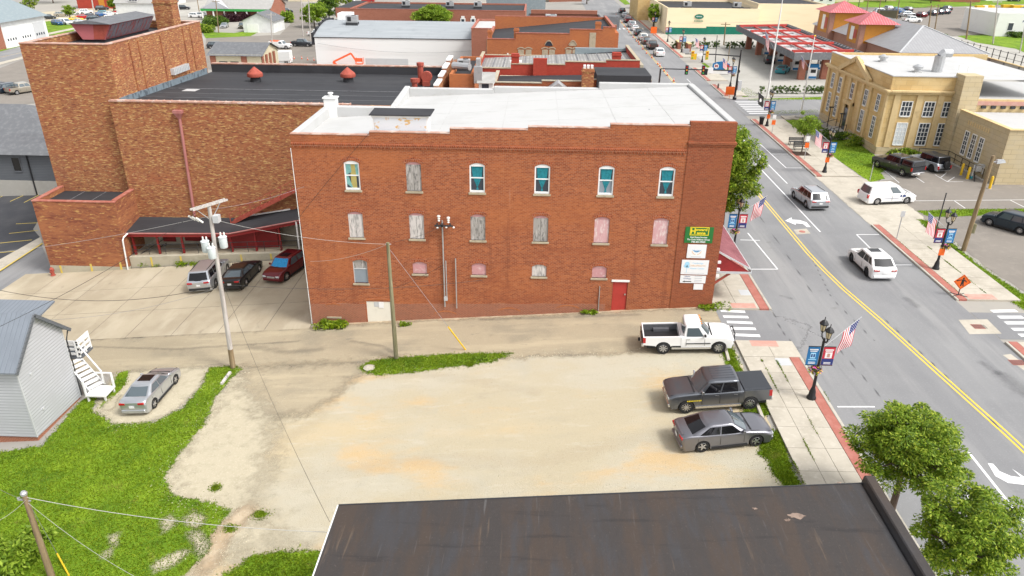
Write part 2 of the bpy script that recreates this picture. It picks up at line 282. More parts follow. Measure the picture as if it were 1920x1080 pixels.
lay('roof_grey', (.30,.325,.345), [((.37,.39,.41), (.1,1.2,1), .45, .7, .6), ((.24,.26,.275), .4, .5, .7, .5)], .7)
lay('roof_shingle', (.14,.145,.155), [((.20,.205,.215), (2,2,2), .45, .7, .7), ((.10,.10,.11), .4, .5, .7, .5)], .9, (9, .4))
lay('roof_shingle_pale', (.33,.325,.31), [((.40,.39,.375), 1.5, .45, .7, .7)], .9)
lay('roof_slate_blue', (.22,.265,.285), [((.28,.32,.335), 1.6, .45, .7, .7)], .9)
stripes('roof_metal_blue', (.25,.28,.32), (.16,.18,.21), 0, .28, .22, .45, .3)
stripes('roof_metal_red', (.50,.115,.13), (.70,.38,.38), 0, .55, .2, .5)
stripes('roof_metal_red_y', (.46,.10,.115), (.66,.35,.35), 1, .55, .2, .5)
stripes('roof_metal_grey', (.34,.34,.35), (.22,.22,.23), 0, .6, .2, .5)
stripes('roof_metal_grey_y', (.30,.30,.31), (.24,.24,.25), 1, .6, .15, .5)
stripes('awning_red', (0.176,0.039,0.050), (.56,.27,.29), 1, .22, .3, .5)
stripes('siding_grey', (.52,.53,.56), (.25,.26,.28), 2, .2, .3, .6)
stripes('siding_dark', (.13,.14,.155), (.07,.08,.09), 2, .2, .3, .7)
stripes('siding_white', (.72,.73,.72), (.55,.56,.56), 2, .15, .2, .7)
stripes('metal_deck', (.26,.25,.24), (.42,.41,.39), 0, .4, .5, .5)
lay('wall_white', (.74,.74,.73), [((.66,.655,.64), (.1,.6,1), .5, .75, .6), ((.60,.59,.57), (.6,1.5,1), .65, .8, .4)], .85)
lay('wall_yellow', (0.858,0.716,0.490), [((0.793,0.648,0.420), (.15,.3,1), .45, .7, .6)], .85)
lay('wall_green', (.012,.16,.105), [((.02,.20,.135), .6, .45, .7, .6)], .8)
lay('wall_cream', (.62,.56,.40), [((.55,.49,.34), .7, .45, .7, .6)], .85)
lay('wall_conc', (.44,.40,.31), [((.33,.30,.23), (.7,.5,1), .45, .7, .7), ((.24,.22,.17), (2.5,.5,1), .6, .75, .6), ((.50,.47,.39), 2, .55, .75, .5)], .92, (6, .2))
lay('board_weathered', (0.572,0.539,0.518), [((0.286,0.275,0.265), (9,1.6,1), .46, .62, .9, 5), ((0.682,0.616,0.594), (5,1.2,1), .56, .7, .7)], .9, wall=True)
lay('board_grey', (.34,.32,.30), [((.52,.49,.47), (8,1.0,1), .5, .66, .8, 5), ((.13,.125,.12), (10,2.5,1), .5, .66, .8)], .9, wall=True)
lay('board_pink', (0.575,0.344,0.351), [((0.690,0.621,0.598), (6,2.2,1), .46, .66, .8, 5), ((0.483,0.257,0.273), 3, .55, .7, .6), ((0.310,0.311,0.299), (9,3,1), .66, .76, .5)], .9, wall=True)
lay('board_red', (0.517,0.273,0.281), [((0.644,0.520,0.500), (3,3,1), .5, .7, .7), ((0.437,0.195,0.206), 5, .55, .7, .5)], .9, wall=True)
simple('white_trim', (.78,.78,.76), .5, var=.06); simple('white_vinyl', (.80,.81,.81), .4, var=.03)
lay('white_wood', (.76,.76,.75), [((.62,.62,.60), 2, .5, .75, .6)], .6)
lay('white_door', (.72,.69,.60), [((.62,.59,.5), 1.5, .5, .75, .6)], .6)
simple('teal_curtain', (.02,.22,.27), .9, var=.35, scale=6); simple('olive_blind', (.42,.35,.12), .9); simple('sheer_teal', (.20,.42,.40), .9, var=.3, scale=6); simple('sheer_white', (.60,.64,.66), .9)
simple('red_door', (.42,.045,.035), .5, var=.1); simple('red_paint', (.28,.022,.022), .5, var=.2, scale=.8); simple('red_rust', (.36,.075,.05), .7, var=.25, scale=3); simple('red_pink', (.46,.135,.145), .8, var=.1)
lay('louver_worn', (.24,.21,.24), [((.36,.08,.075), (1.2,3,1), .5, .62, .9, 5), ((.15,.13,.15), 5, .5, .7, .6)], .8)
lay('pipe_pink', (.40,.17,.155), [((.33,.10,.09), (3,3,.6), .45, .7, .7)], .6)
simple('black_metal', (.012,.012,.014), .4, var=.1, spec=.5); simple('dark_metal', (.04,.042,.046), .5); simple('grey_metal', (.36,.37,.38), .45, .4); simple('galv', (.48,.49,.50), .4, .5, var=.15, scale=3); simple('chrome', (.62,.62,.63), .18, .9, var=0)
simple('trans_grey', (.60,.65,.66), .5, var=.08); simple('porcelain', (.72,.70,.66), .3, var=.05)
lay('pole_grey', (.47,.44,.41), [((.32,.29,.27), (7,7,.7), .45, .65, .8, 5), ((.60,.57,.54), (9,9,1), .55, .7, .6)], .9, (14, .4))
lay('pole_brown', (.26,.19,.11), [((.15,.105,.06), (7,7,.6), .45, .65, .8, 5), ((.36,.29,.19), (9,9,1), .55, .7, .6)], .9, (14, .4))
lay('pole_green', (.22,.20,.12), [((.12,.115,.06), (6,6,.5), .45, .65, .8, 5), ((.32,.29,.2), (9,9,1), .55, .7, .6)], .9, (14, .4))
simple('wire_dark', (.03,.03,.03), .6, var=0); simple('wire_grey', (.28,.28,.29), .5, var=0); simple('wire_pale', (.50,.49,.46), .6, var=0)
simple('yellow_plastic', (.72,.45,.02), .5, var=.06); simple('orange_sign', (.80,.14,.015), .5, var=.05); simple('cone_orange', (.80,.13,.04), .6, var=.05); simple('sign_green', (.02,.16,.035), .5, var=.03); simple('sign_yellow', (.80,.62,.03), .5, var=0); simple('sign_white', (.78,.78,.78), .4, var=.03); simple('sign_grey', (.50,.51,.52), .4, var=.04)
simple('ink_black', (.02,.02,.02), .6, var=0); simple('ink_grey', (.42,.43,.46), .6, var=0); simple('ink_blue', (.12,.35,.62), .6, var=0); simple('ink_navy', (.02,.05,.20), .6, var=0); simple('ink_orange', (.75,.45,.20), .6, var=0); simple('ink_sky', (.35,.62,.80), .6, var=0)
simple('banner_blue', (.02,.16,.38), .7, var=.06); simple('banner_red', (.50,.03,.05), .7, var=.06); simple('flag_red', (.50,.03,.05), .8, var=.04); simple('flag_white', (.78,.76,.75), .8, var=.03); simple('flag_blue', (.03,.045,.18), .8, var=.04); simple('flag_black', (.03,.03,.03), .8, var=0)
simple('lamp_glass', (.62,.52,.32), .3, var=.06); simple('bin_black', (.02,.02,.02), .6); simple('flower_pink', (.55,.08,.30), .8); simple('flower_yellow', (.75,.50,.05), .8); simple('flower_purple', (.25,.05,.35), .8)
simple('glass', (.085,.11,.125), .05, var=0, spec=.6, coat=.8); simple('glass_tint', (.008,.008,.010), .06, var=0, spec=.45); simple('glass_win', (.045,.055,.07), .08, var=0, spec=.6); simple('glass_frost', (.24,.28,.32), .3, var=.05)  # 'glass': pale blue base paints in sky reflection and a lit interior
simple('tyre', (.018,.018,.019), .85, var=.1); simple('alloy', (.50,.50,.52), .25, .8, var=0); simple('alloy_dark', (.05,.05,.055), .3, .6, var=0); simple('plastic_black', (.022,.022,.024), .6, var=.05); simple('lens_red', (.42,.012,.015), .15, var=0, spec=.6); simple('lens_clear', (.62,.64,.66), .12, var=0, spec=.6); simple('lens_amber', (.7,.25,.03), .2, var=0); simple('sunshade', (.03,.30,.62), .4, .3, var=.3, scale=9); simple('bedliner', (.10,.10,.11), .8, var=.2, scale=6)
lay('gravel_light', (.50,.455,.365), [((.43,.38,.29), 2, .45, .7, .8)], .95, (18, .5)); soft('track_light_soft', 'gravel_light', .1, .9, 1.2, 1.1, .45); soft('track_dark_soft', 'dirt', .1, .9, 1.2, 1.1, .07); soft('stain_soft', 'asphalt_dark', .15, .95, 1.4, 1.5, .2); soft('crack_soft', 'asphalt_dark', .2, .8, .35, 2, .4)
def paint(name, c, metal=.45, rough=.3):
    return simple('paint_' + name, c, rough, metal, var=0, spec=.5, coat=.55)
for s_ in ('gravel', 'gravel_pale', 'asphalt_alley', 'dirt', 'grass_ground', 'concrete', 'asphalt_lot', 'asphalt_dark', 'asphalt_road'): soft(s_ + '_soft', s_, *((.1, .9, 1.3, 1.1) if s_ in ('gravel_pale', 'asphalt_alley', 'dirt') else (.32, .68)))
for nm, c, me in [('silver',(.52,.54,.57),.7),('white',(.80,.80,.80),0),('gunmetal',(.15,.16,.18),.75),('graphite',(.22,.22,.245),.75),('black',(.010,.010,.011),.2),('maroon',(.145,.006,.012),.4),('navy',(.020,.035,.052),.5),('blue',(.02,.10,.30),.4),('teal',(.05,.30,.36),.3),('red',(.42,.012,.015),.2),('yellow',(.78,.52,.02),0),('tan',(.42,.38,.31),.6),('olive',(.10,.095,.06),.4),('brown',(.09,.06,.05),.5),('jeep',(.40,.43,.47),.5),('slate',(.05,.055,.065),.6),('pearl',(.66,.66,.64),.2),('pink',(.55,.33,.34),.2)]:
    paint(nm, c, me)
m = MT
# ------------------------------------------------------------------ ground
def _drape(me_bm, dz):
    xs = [v.co.x for v in me_bm.verts]; ys = [v.co.y for v in me_bm.verts]
    for gx in GX:
        if min(xs) < gx < max(xs): bmesh.ops.bisect_plane(me_bm, geom=me_bm.verts[:] + me_bm.edges[:] + me_bm.faces[:], plane_co=(gx, 0, 0), plane_no=(1, 0, 0))
    for gy in GY:
        if min(ys) < gy < max(ys): bmesh.ops.bisect_plane(me_bm, geom=me_bm.verts[:] + me_bm.edges[:] + me_bm.faces[:], plane_co=(0, gy, 0), plane_no=(0, 1, 0))
    for v in me_bm.verts: v.co.z = tz(v.co.x, v.co.y) + dz
def rough_edge(poly, amp, step=.45, seed=1):
    r = random.Random(seed); out = []
    for i, a in enumerate(poly):
        b = poly[(i + 1) % len(poly)]; d = math.hypot(b[0]-a[0], b[1]-a[1]); k = max(1, int(d / step))
        for j in range(k):
            t = j / k; out.append((a[0]+(b[0]-a[0])*t + r.gauss(0, amp), a[1]+(b[1]-a[1])*t + r.gauss(0, amp)))
    return out
def P2(*px): return [tuple(G(*p)[:2]) for p in px]
def sheet(name, poly, dz, mat, parent=None, kind='structure', rough=0, seed=1, rim=0, line=False):
    """flat area draped on the ground; rim > 0 lets its edge break up and fade over that width (line: a track of half-width rim along a polyline)"""
    if rim:
        pa = np.array(poly); lo = pa.min(0)-rim; hi = pa.max(0)+rim; st = max(.12, min(.4, rim*.6)); nx = int((hi[0]-lo[0])/st)+2; ny = int((hi[1]-lo[1])/st)+2
        X_, Y_ = np.meshgrid(lo[0]+np.arange(nx)*st, lo[1]+np.arange(ny)*st, indexing='ij'); D_ = np.full(X_.shape, 1e9); ins = np.zeros(X_.shape, bool); k = len(pa)
        for a in range(k-1 if line else k):
            p, q = pa[a], pa[(a+1) % k]; d = q-p; t = np.clip(((X_-p[0])*d[0]+(Y_-p[1])*d[1])/(d@d+1e-9), 0, 1); D_ = np.minimum(D_, np.hypot(X_-p[0]-t*d[0], Y_-p[1]-t*d[1]))
            if not line: ins ^= ((p[1] > Y_) != (q[1] > Y_)) & (X_ < (q[0]-p[0])*(Y_-p[1])/(q[1]-p[1]+1e-12)+p[0])
        A_ = np.clip(1-D_/rim, 0, 1) if line else np.clip(.5+np.where(ins, D_, -D_)/(2*rim), 0, 1)
        idx = -np.ones(X_.shape, int); V = []; F = []; av = []
        keep = (A_[:-1,:-1] > 0)|(A_[1:,:-1] > 0)|(A_[:-1,1:] > 0)|(A_[1:,1:] > 0)
        for a, b in zip(*np.nonzero(keep)):
            f = []
            for c in ((a,b),(a+1,b),(a+1,b+1),(a,b+1)):
                if idx[c] < 0: idx[c] = len(V); V.append((X_[c], Y_[c], tz(X_[c], Y_[c])+dz)); av.append(float(A_[c]))
                f.append(int(idx[c]))
            F.append(tuple(f))
        me = bpy.data.meshes.new(name); me.from_pydata(V, [], F); me.attributes.new('rim', 'FLOAT', 'POINT').data.foreach_set('value', av); me.update()
        o = link(me, name, m[mat + '_soft'], parent)
        if parent is None and kind: o['kind'] = kind
        return o
    if rough: poly = rough_edge(poly, rough, seed=seed)
    bm = bmesh.new(); vs = [bm.verts.new((x, y, 0)) for x, y in poly]; f = bm.faces.new(vs); f.normal_update()
    if f.normal.z < 0: f.normal_flip()
    bmesh.ops.triangulate(bm, faces=bm.faces[:]); _drape(bm, dz)
    me = bpy.data.meshes.new(name); bm.to_mesh(me); bm.free()
    o = link(me, name, m[mat], parent)
    if parent is None and kind: o['kind'] = kind
    return o
def R4(x0, x1, y0, y1): return [(x0, y0), (x1, y0), (x1, y1), (x0, y1)]
def terrain():
    b = MB(); nx, ny = len(GX), len(GY)
    b.add([(GX[i], GY[j], _TG[i, j]) for i in range(nx) for j in range(ny)], [(i*ny+j, (i+1)*ny+j, (i+1)*ny+j+1, i*ny+j+1) for i in range(nx-1) for j in range(ny-1)])
    o = b.build('ground', m['far_ground']); o['kind'] = 'structure'
terrain()
road = sheet('road', R4(16.95, 30.65, -30, 420), .010, 'asphalt_road')
cross_road = sheet('cross_road', R4(-60, 16.9, 109, 120.5), .03, 'asphalt_road'); cross_road2 = sheet('cross_road', R4(30.7, 260, 108.5, 120.5), .03, 'asphalt_road')
alley = sheet('alley', [(-75, 41.5), (-33, 41.5), (-20, 41.15), (13.1, 41.0), (13.2, 46.6), (12.8, 46.75), (-15, 46.75), (-16.2, 46.6), (-75, 46.2)], .008, 'asphalt_alley', rim=.5)
sheet('wall_margin', R4(-15.9, 12.9, 46.2, 47.1), .002, 'dirt')
apron_alley = sheet('crossing_asphalt', R4(13.0, 16.9, 42.0, 46.45), .014, 'asphalt_road')
side_road = sheet('side_road', R4(30.7, 90, 42.8, 46.6), .012, 'asphalt_road')
lot = sheet('gravel_lot', rough_edge([(-21.5, 22), (-19.8, 30), (-19.2, 36), (-19.6, 41.3), (-11, 41.0), (7, 41.3), (12.9, 41.3), (13.0, 27), (13, 10), (-18, 10)], .12), .004, 'gravel')
sheet('worn_asphalt', P2((447,690),(640,680),(745,672),(690,694),(655,712),(622,748),(585,772),(520,782),(470,790),(452,745)), .009, 'asphalt_alley', rim=.9)
sheet('pale_gravel', P2((325,850),(390,770),(435,695),(475,735),(510,800),(500,880),(470,960),(520,1010),(590,1060),(480,1060),(400,1020),(420,965),(320,950),(295,900)), .0125, 'gravel_pale', rim=1.6)
sheet('driveway_gravel', P2((175,772),(215,700),(335,690),(395,688),(380,720),(340,762),(300,786),(225,798)), .012, 'gravel_pale', rim=.5)
sheet('dirt_patch', P2((395,1000),(455,950),(480,960),(430,1010),(400,1070),(360,1080)), .016, 'dirt', rim=.5)
# wheel tracks and stains
for k, (pts, w, mt) in enumerate([(((690,705),(780,700),(900,715),(1000,735)), .9, 'track_dark'),(((640,730),(590,790),(500,850)), 1.0, 'track_dark'),(((560,900),(800,860),(1000,870),(1250,810)), 1.2, 'track_dark')]): sheet('wheel_track', P2(*pts), .0055+k*.0006, mt, rim=w, line=True)
for k, (pts, w) in enumerate([(((1470,600),(1560,640),(1700,800),(1760,870)), .06),(((1605,540),(1660,600),(1790,720),(1900,830)), .05),(((1447,580),(1465,620),(1484,642)), .07),(((1520,480),(1560,560),(1640,640)), .05),(((1420,400),(1470,470),(1530,560)), .05)]): sheet('crack_seal', P2(*pts), .0145+k*.0004, 'crack', road, rim=w, line=True)
for k, (pts, w) in enumerate([(((1880,705),(1905,725),(1925,742)), .9),(((1700,560),(1720,575)), .5),(((1840,680),(1870,700)), .4),(((1465,555),(1485,560)), .3)]): sheet('oil_stain', P2(*pts), .0137+k*.0003, 'stain', road, rim=w, line=True)
sheet('road_patch', P2((1445,590),(1520,610),(1500,660),(1455,640)), .0128, 'asphalt_road', road, rim=.5)
for k, (pts, w) in enumerate([(((160,650),(330,655),(560,640)), .25),(((470,650),(540,660),(600,655)), .6),(((660,640),(720,650),(745,668)), .3),(((900,600),(1200,590)), .35)]): sheet('alley_stain', P2(*pts), .0115+k*.0003, 'stain', rim=w, line=True)
# grass: a green ground sheet plus blades
GRASS = []
def grass(pts, n, rough=.12, seed=3, name='grass_verge', dz=.022, world=False, h=(.04, .11)):
    poly = pts if world else P2(*pts); pa = np.array(poly); sz = min(np.ptp(pa[:, 0]), np.ptp(pa[:, 1]))
    o = sheet(name, poly, dz, 'grass_ground', rim=min(.35, sz*.18) if pa[:, 1].mean() < 70 and 'far' not in name else 0, rough=rough); GRASS.append((poly, n*2, h)); return o
lawn = grass([(-60,1250),(-60,860),(0,848),(78,838),(152,752),(182,742),(172,770),(213,797),(292,792),(345,764),(380,722),(393,690),(440,686),(452,692),(428,715),(398,752),(386,792),(352,832),(330,860),(308,895),(322,930),(372,940),(405,946),(432,958),(395,1000),(392,1030),(372,1052),(330,1090),(380,1250)], 26000, name='lawn')
grass([(672,690),(700,676),(745,671),(860,664),(962,662),(925,678),(850,688),(760,700),(706,703),(690,700)], 3500, .07, 5)
grass([(1354,662),(1360,650),(1370,648),(1384,682),(1393,702),(1408,722),(1430,748),(1449,778),(1420,782),(1402,770),(1390,735),(1366,690)], 2200, .07, 6)
grass([(1424,852),(1428,832),(1441,806),(1462,812),(1474,848),(1480,868),(1498,910),(1472,914),(1452,888),(1440,862)], 2200, .07, 7)
grass([(420,1080),(470,1045),(520,1035),(600,1035),(590,1120),(400,1120)], 2600, .25, 8)
for i, q in enumerate([(487,965,10),(404,915,5),(430,992,7),(880,684,4),(1400,774,4)]):
    grass([(q[0]-q[2],q[1]),(q[0],q[1]+q[2]*.7),(q[0]+q[2]*1.5,q[1]),(q[0],q[1]-q[2]*.7)], 160, .1, 20+i)
grass([(222,700),(240,695),(236,720),(205,752),(188,765)], 300, .12, 31)
grass([(1722,412),(1748,416),(1800,470),(1850,508),(1925,556),(1925,584),(1850,535),(1785,485)], 3000, .09, 9)
grass([(1718,396),(1790,393),(1925,392),(1925,404),(1820,405),(1745,407)], 1500, .06, 10)
grass([(1560,262),(1600,262),(1668,312),(1652,325),(1660,335),(1632,342),(1562,294)], 2500, .03, 11, 'lawn')
grass([(1468,226),(1530,222),(1548,248),(1500,250)], 1200, .03, 12, 'lawn')
grass([(1445,208),(1535,206),(1535,212),(1448,215)], 500, .03, 13)
grass([(1385,167),(1400,164),(1418,174),(1425,180),(1392,182)], 500, .02, 14); grass([(1315,118),(1345,120),(1350,140),(1345,143)], 500, .02, 15)
grass([(1402,186),(1540,182),(1540,188),(1405,190)], 500, .03, 16)
grass([(1256,66),(1395,64),(1395,67),(1257,69)], 300, .02, 17); grass([(1485,35),(1560,32),(1560,38),(1490,42)], 300, .02, 18)
grass([(1520,20),(1700,16),(1925,8),(1925,-30),(1520,-30)], 1500, .1, 19, 'lawn', .05)
grass([(1795,68),(1860,62),(1990,72),(1990,130),(1905,92),(1830,80)], 900, .05, 21, 'lawn', .05)
grass([(-10,50),(110,38),(135,42),(140,62),(60,70),(-10,76)], 900, .05, 22, 'lawn', .05); grass([(-10,85),(30,80),(42,86),(-10,100)], 300, .05, 23, 'lawn', .05)
grass([(380,60),(440,62),(500,52),(470,68),(385,72)], 500, .1, 24, 'lawn', .05); grass([(1155,-4),(1172,-2),(1182,8),(1172,9)], 100, .02, 25, 'lawn', .05)
for i, q in enumerate([((300,980),(322,964),(330,985),(306,1000)),((345,972),(362,960),(384,970),(372,990),(352,985)),((350,1000),(378,995),(390,1025),(372,1048),(360,1020)),((195,1035),(210,1030),(205,1046),(192,1046)),((205,1005),(222,1000),(215,1025)),((285,1060),(330,1035),(360,1030),(330,1058),(290,1075)),((190,770),(205,745),(225,742),(212,770))]): sheet('bare_patch', P2(*q), .03, 'gravel_pale', rim=.3)
for xj, y0, y1, n in ((14.35, 21, 39.5, 300), (15.25, 21, 39.5, 220), (13.3, 24, 40, 260), (33.3, 48.6, 63, 200), (16.96, 22, 40, 160), (31.41, 49, 63, 90)):
    for k in range(7): ya = y0+(y1-y0)*random.random(); GRASS.append((R4(xj-.02, xj+.02, ya, min(y1, ya+random.uniform(.6, 2.2))), n//5, (.03, .08), .125))
def blades():
    V = []; F = []; r = np.random.RandomState(3)
    for poly, n, hh, *zo in GRASS:
        pa = np.array(poly); lo = pa.min(0); hi = pa.max(0); k = 0; tries = 0
        while k < n and tries < 30:
            tries += 1; q = r.uniform(lo, hi, (n * 2, 2)); ins = np.zeros(len(q), bool); j = len(pa) - 1
            for i in range(len(pa)):
                xi, yi = pa[i]; xj, yj = pa[j]
                c = ((yi > q[:, 1]) != (yj > q[:, 1])) & (q[:, 0] < (xj - xi) * (q[:, 1] - yi) / (yj - yi + 1e-12) + xi); ins ^= c; j = i
            for x, y in q[ins]:
                if k >= n: break
                k += 1; sg_ = .03 if zo else .13; x += r.normal(0, sg_); y += r.normal(0, sg_); z = tz(x, y) + (zo[0] if zo else .01); a = r.uniform(0, 2*pi); h = r.uniform(*hh); w = r.uniform(.014, .035); b = len(V); dx, dy = cos(a)*w, sin(a)*w; lx, ly = r.normal(0, h*.5, 2)
                V += [(x-dx, y-dy, z), (x+dx, y+dy, z), (x+lx, y+ly, z+h), (x+dy, y-dx, z), (x-dy, y+dx, z), (x-lx*.7, y+ly*.8, z+h*.8)]; F += [(b, b+1, b+2), (b+3, b+4, b+5)]
    me = bpy.data.meshes.new('grass_blades'); me.from_pydata(V, [], F); me.update()
    tag(link(me, 'grass_blades', m['leaf_grass']), 'short green grass blades over the lawn and verges', 'grass', kind='stuff')
blades()
def stones():
    r = np.random.RandomState(9); V = []; F = []; tri = [(0,2,4),(2,1,4),(1,3,4),(3,0,4),(2,0,5),(1,2,5),(3,1,5),(0,3,5)]
    edge = P2((440,695),(400,760),(350,835),(315,895),(330,940),(420,950),(440,1000),(400,1050)); edge2 = P2((690,700),(850,690),(960,668),(1200,660)); edge3 = P2((180,770),(230,800),(300,790),(380,725))
    def put(x, y, s):
        b = len(V); z = tz(x, y)+.01; q = s*r.uniform(.6, 1.3, 3); V.extend([(x-q[0],y,z),(x+q[0],y,z),(x,y-q[1],z),(x,y+q[1],z),(x,y,z+q[2]*.8),(x,y,z-q[2])]); F.extend([tuple(i+b for i in t) for t in tri])
    for e, n, sp in ((edge, 1500, .55), (edge2, 700, .35), (edge3, 500, .3)):
        for _ in range(n): k = r.randint(0, len(e)-1); t = r.rand(); put(e[k][0]+(e[k+1][0]-e[k][0])*t+r.normal(0, sp), e[k][1]+(e[k+1][1]-e[k][1])*t+r.normal(0, sp), r.uniform(.015, .05))
    for _ in range(2500): put(r.uniform(-16, 12.5), r.uniform(24, 41), r.uniform(.01, .032))
    me = bpy.data.meshes.new('loose_stones'); me.from_pydata(V, [], F); me.update(); tag(link(me, 'loose_stones', m['gravel_pale']), 'loose pale stones scattered over the gravel lot', 'stones', kind='stuff')
stones()
# concrete parking slabs beside the theatre
conc = sheet('concrete_lot', [(-47, 46.1), (-16.05, 46.42), (-16.05, 62.3), (-21, 60.4), (-43.9, 60.0)], .003, 'asphalt_dark')
def slab(parent, mat, x0, x1, y0, y1, top, gap=.015, name='slab', thick=.14, jit=0):
    x0 += gap; x1 -= gap; y0 += gap; y1 -= gap; c = [(x0,y0),(x1,y0),(x1,y1),(x0,y1)]; j = random.uniform(-jit, jit)
    b = MB(); b.hexa([(x, y, tz(x, y)+top-thick) for x, y in c], [(x, y, tz(x, y)+top+j) for x, y in c]); return b.build(name, m[mat], parent)
xs = [-46.5, -42.8, -38, -33.2, -30, -26.5, -23, -19.5, -16.1]; ys = [46.2, 50.9, 55.4, 59.85]
for i in range(len(xs)-1):
    for j in range(3):
        o = slab(conc, 'concrete_lot', xs[i], xs[i+1], ys[j] + (.2 if i > 1 and j == 0 else 0), ys[j+1], .016, .02, thick=.03)
# sidewalks
def walk(name, cols, y0, y1, step, strip=None, skip=()):
    o = sheet(name, R4(cols[0], cols[-1], y0, y1), .02, 'dirt')
    n = max(1, round((y1 - y0) / step)); d = (y1 - y0) / n
    for k in range(n):
        for i in range(len(cols)-1): slab(o, 'concrete', cols[i], cols[i+1], y0 + k*d, y0 + (k+1)*d, .13, .012, jit=.004)
    if strip:
        b = MB(); 
        a0, a1 = strip[:2]; b.hexa([(x, y, tz(x, y)-.02) for x, y in R4(a0, a1, y0, y1)], [(x, y, tz(x, y)+.132) for x, y in R4(a0, a1, y0, y1)]); b.build('brick_band', m['paver_red'], o)
        k0, k1 = strip[2:]; b = MB(); b.hexa([(x, y, tz(x, y)-.02) for x, y in R4(k0, k1, y0, y1)], [(x, y, tz(x, y)+.138) for x, y in R4(k0, k1, y0, y1)]); b.build('kerb', m['kerb'], o, bevel=.02)
    return o
walk('sidewalk', [13.3, 14.35, 15.25, 16.15], 20, 39.9, 1.75, (16.17, 16.74, 16.76, 16.95))
walk('sidewalk', [13.3, 15.25, 16.95], 39.92, 41.95, 2, None)
walk('sidewalk', [12.95, 14.6, 16.1], 46.5, 106, 1.9, (16.12, 16.74, 16.76, 16.95))
walk('sidewalk', [31.42, 33.3, 35.2], 48.4, 63.6, 1.9, (30.86, 31.4, 30.65, 30.84))
walk('sidewalk', [31.42, 33.3, 35.4], 78.6, 106, 2.0, (30.86, 31.4, 30.65, 30.84))
walk('sidewalk', [31.42, 33.3, 35.4], 20, 42.3, 2.0, (30.86, 31.4, 30.65, 30.84))
walk('sidewalk', [31.5, 34.5], 123, 133, 2.5, (30.86, 31.48, 30.65, 30.84)); walk('sidewalk', [31.5, 34.5], 137, 151, 2.5, (30.86, 31.48, 30.65, 30.84)); walk('sidewalk', [31.5, 34.0], 165, 250, 5, (30.86, 31.48, 30.65, 30.84))
walk('sidewalk', [13.0, 16.1], 123, 250, 5, (16.12, 16.74, 16.76, 16.95))
walk('sidewalk', [35.6, 40.4], 106.2, 108.2, 2)
for x0, x1, y0, y1 in [(14.2, 15.9, 46.55, 47.3), (14.2, 15.9, 41.2, 41.93), (31.6, 33.6, 48.45, 49.3)]:
    slab(None, 'ramp_red', x0, x1, y0, y1, .137, 0, 'kerb_ramp', .1)['kind'] = 'structure'
slab(None, 'sign_grey', 15.2, 16.05, 38.9, 39.75, .137, 0, 'utility_cover', .1)['kind'] = 'structure'; slab(None, 'sign_grey', 15.3, 16.05, 48.6, 49.5, .137, 0, 'utility_cover', .1)['kind'] = 'structure'
# drive aprons, lots, forecourt, far streets
sheet('drive_apron', [(30.7, 63.7), (35.6, 63.7), (36.5, 66), (36.5, 77), (35.5, 78.5), (30.7, 78.5)], .02, 'concrete', rough=.05)
post_lot = sheet('post_office_lot', [(35.4, 63.2), (90, 62.6), (90, 76), (48.3, 76.2), (48.3, 86), (44.2, 86.5), (38.9, 77.8), (36.4, 77)], .016, 'asphalt_lot')
sheet('rough_lot', P2((1738,410),(1930,404),(2100,520),(1930,552),(1860,510),(1800,462)), .014, 'asphalt_lot', rough=.06)
sheet('forecourt', R4(34.6, 120, 122.8, 206), .035, 'concrete_grey'); sheet('far_car_park', P2((1590,46),(1545,14),(1920,14),(1990,60),(1870,66),(1740,68)), .05, 'asphalt_lot')
sheet('far_street', P2((1490,24),(1920,10),(1920,17),(1560,30),(1500,40)), .04, 'asphalt_road')
dark_lot = sheet('parking_lot', P2((-80,352),(0,350),(106,354),(62,430),(76,446),(0,497),(-80,540)), .012, 'asphalt_dark')
side_street = sheet('side_street', P2((-80,560),(0,508),(78,458),(98,512),(22,566),(-80,620)), .010, 'asphalt_road')
w_ = sheet('sidewalk', P2((-80,535),(0,488),(76,446),(80,456),(0,510),(-80,556)), .10, 'concrete'); 
sheet('side_street', P2((-80,110),(40,88),(60,95),(0,122),(-80,150)), .04, 'asphalt_road'); sheet('side_car_park', P2((-80,155),(0,128),(60,105),(110,190),(0,200),(-80,220)), .03, 'asphalt_lot')
sheet('sidewalk', P2((-80,130),(0,117),(45,106),(45,110),(0,122),(-80,138)), .06, 'concrete'); sheet('sidewalk', P2((-40,86),(20,76),(70,66),(140,52),(140,55),(72,70),(-40,92)), .06, 'concrete')
sheet('lane', P2((520,70),(545,45),(520,-5),(560,-5),(590,40),(590,60),(600,70)), .04, 'asphalt_lot'); sheet('back_lot', P2((388,62),(470,68),(590,62),(640,60),(640,130),(380,130)), .03, 'asphalt_lot'); sheet('far_street', P2((300,14),(420,-6),(470,-6),(350,30),(300,34)), .04, 'concrete_grey')
sheet('gravel_yard', P2((60,24),(200,14),(240,20),(240,50),(90,58)), .03, 'gravel_pale')
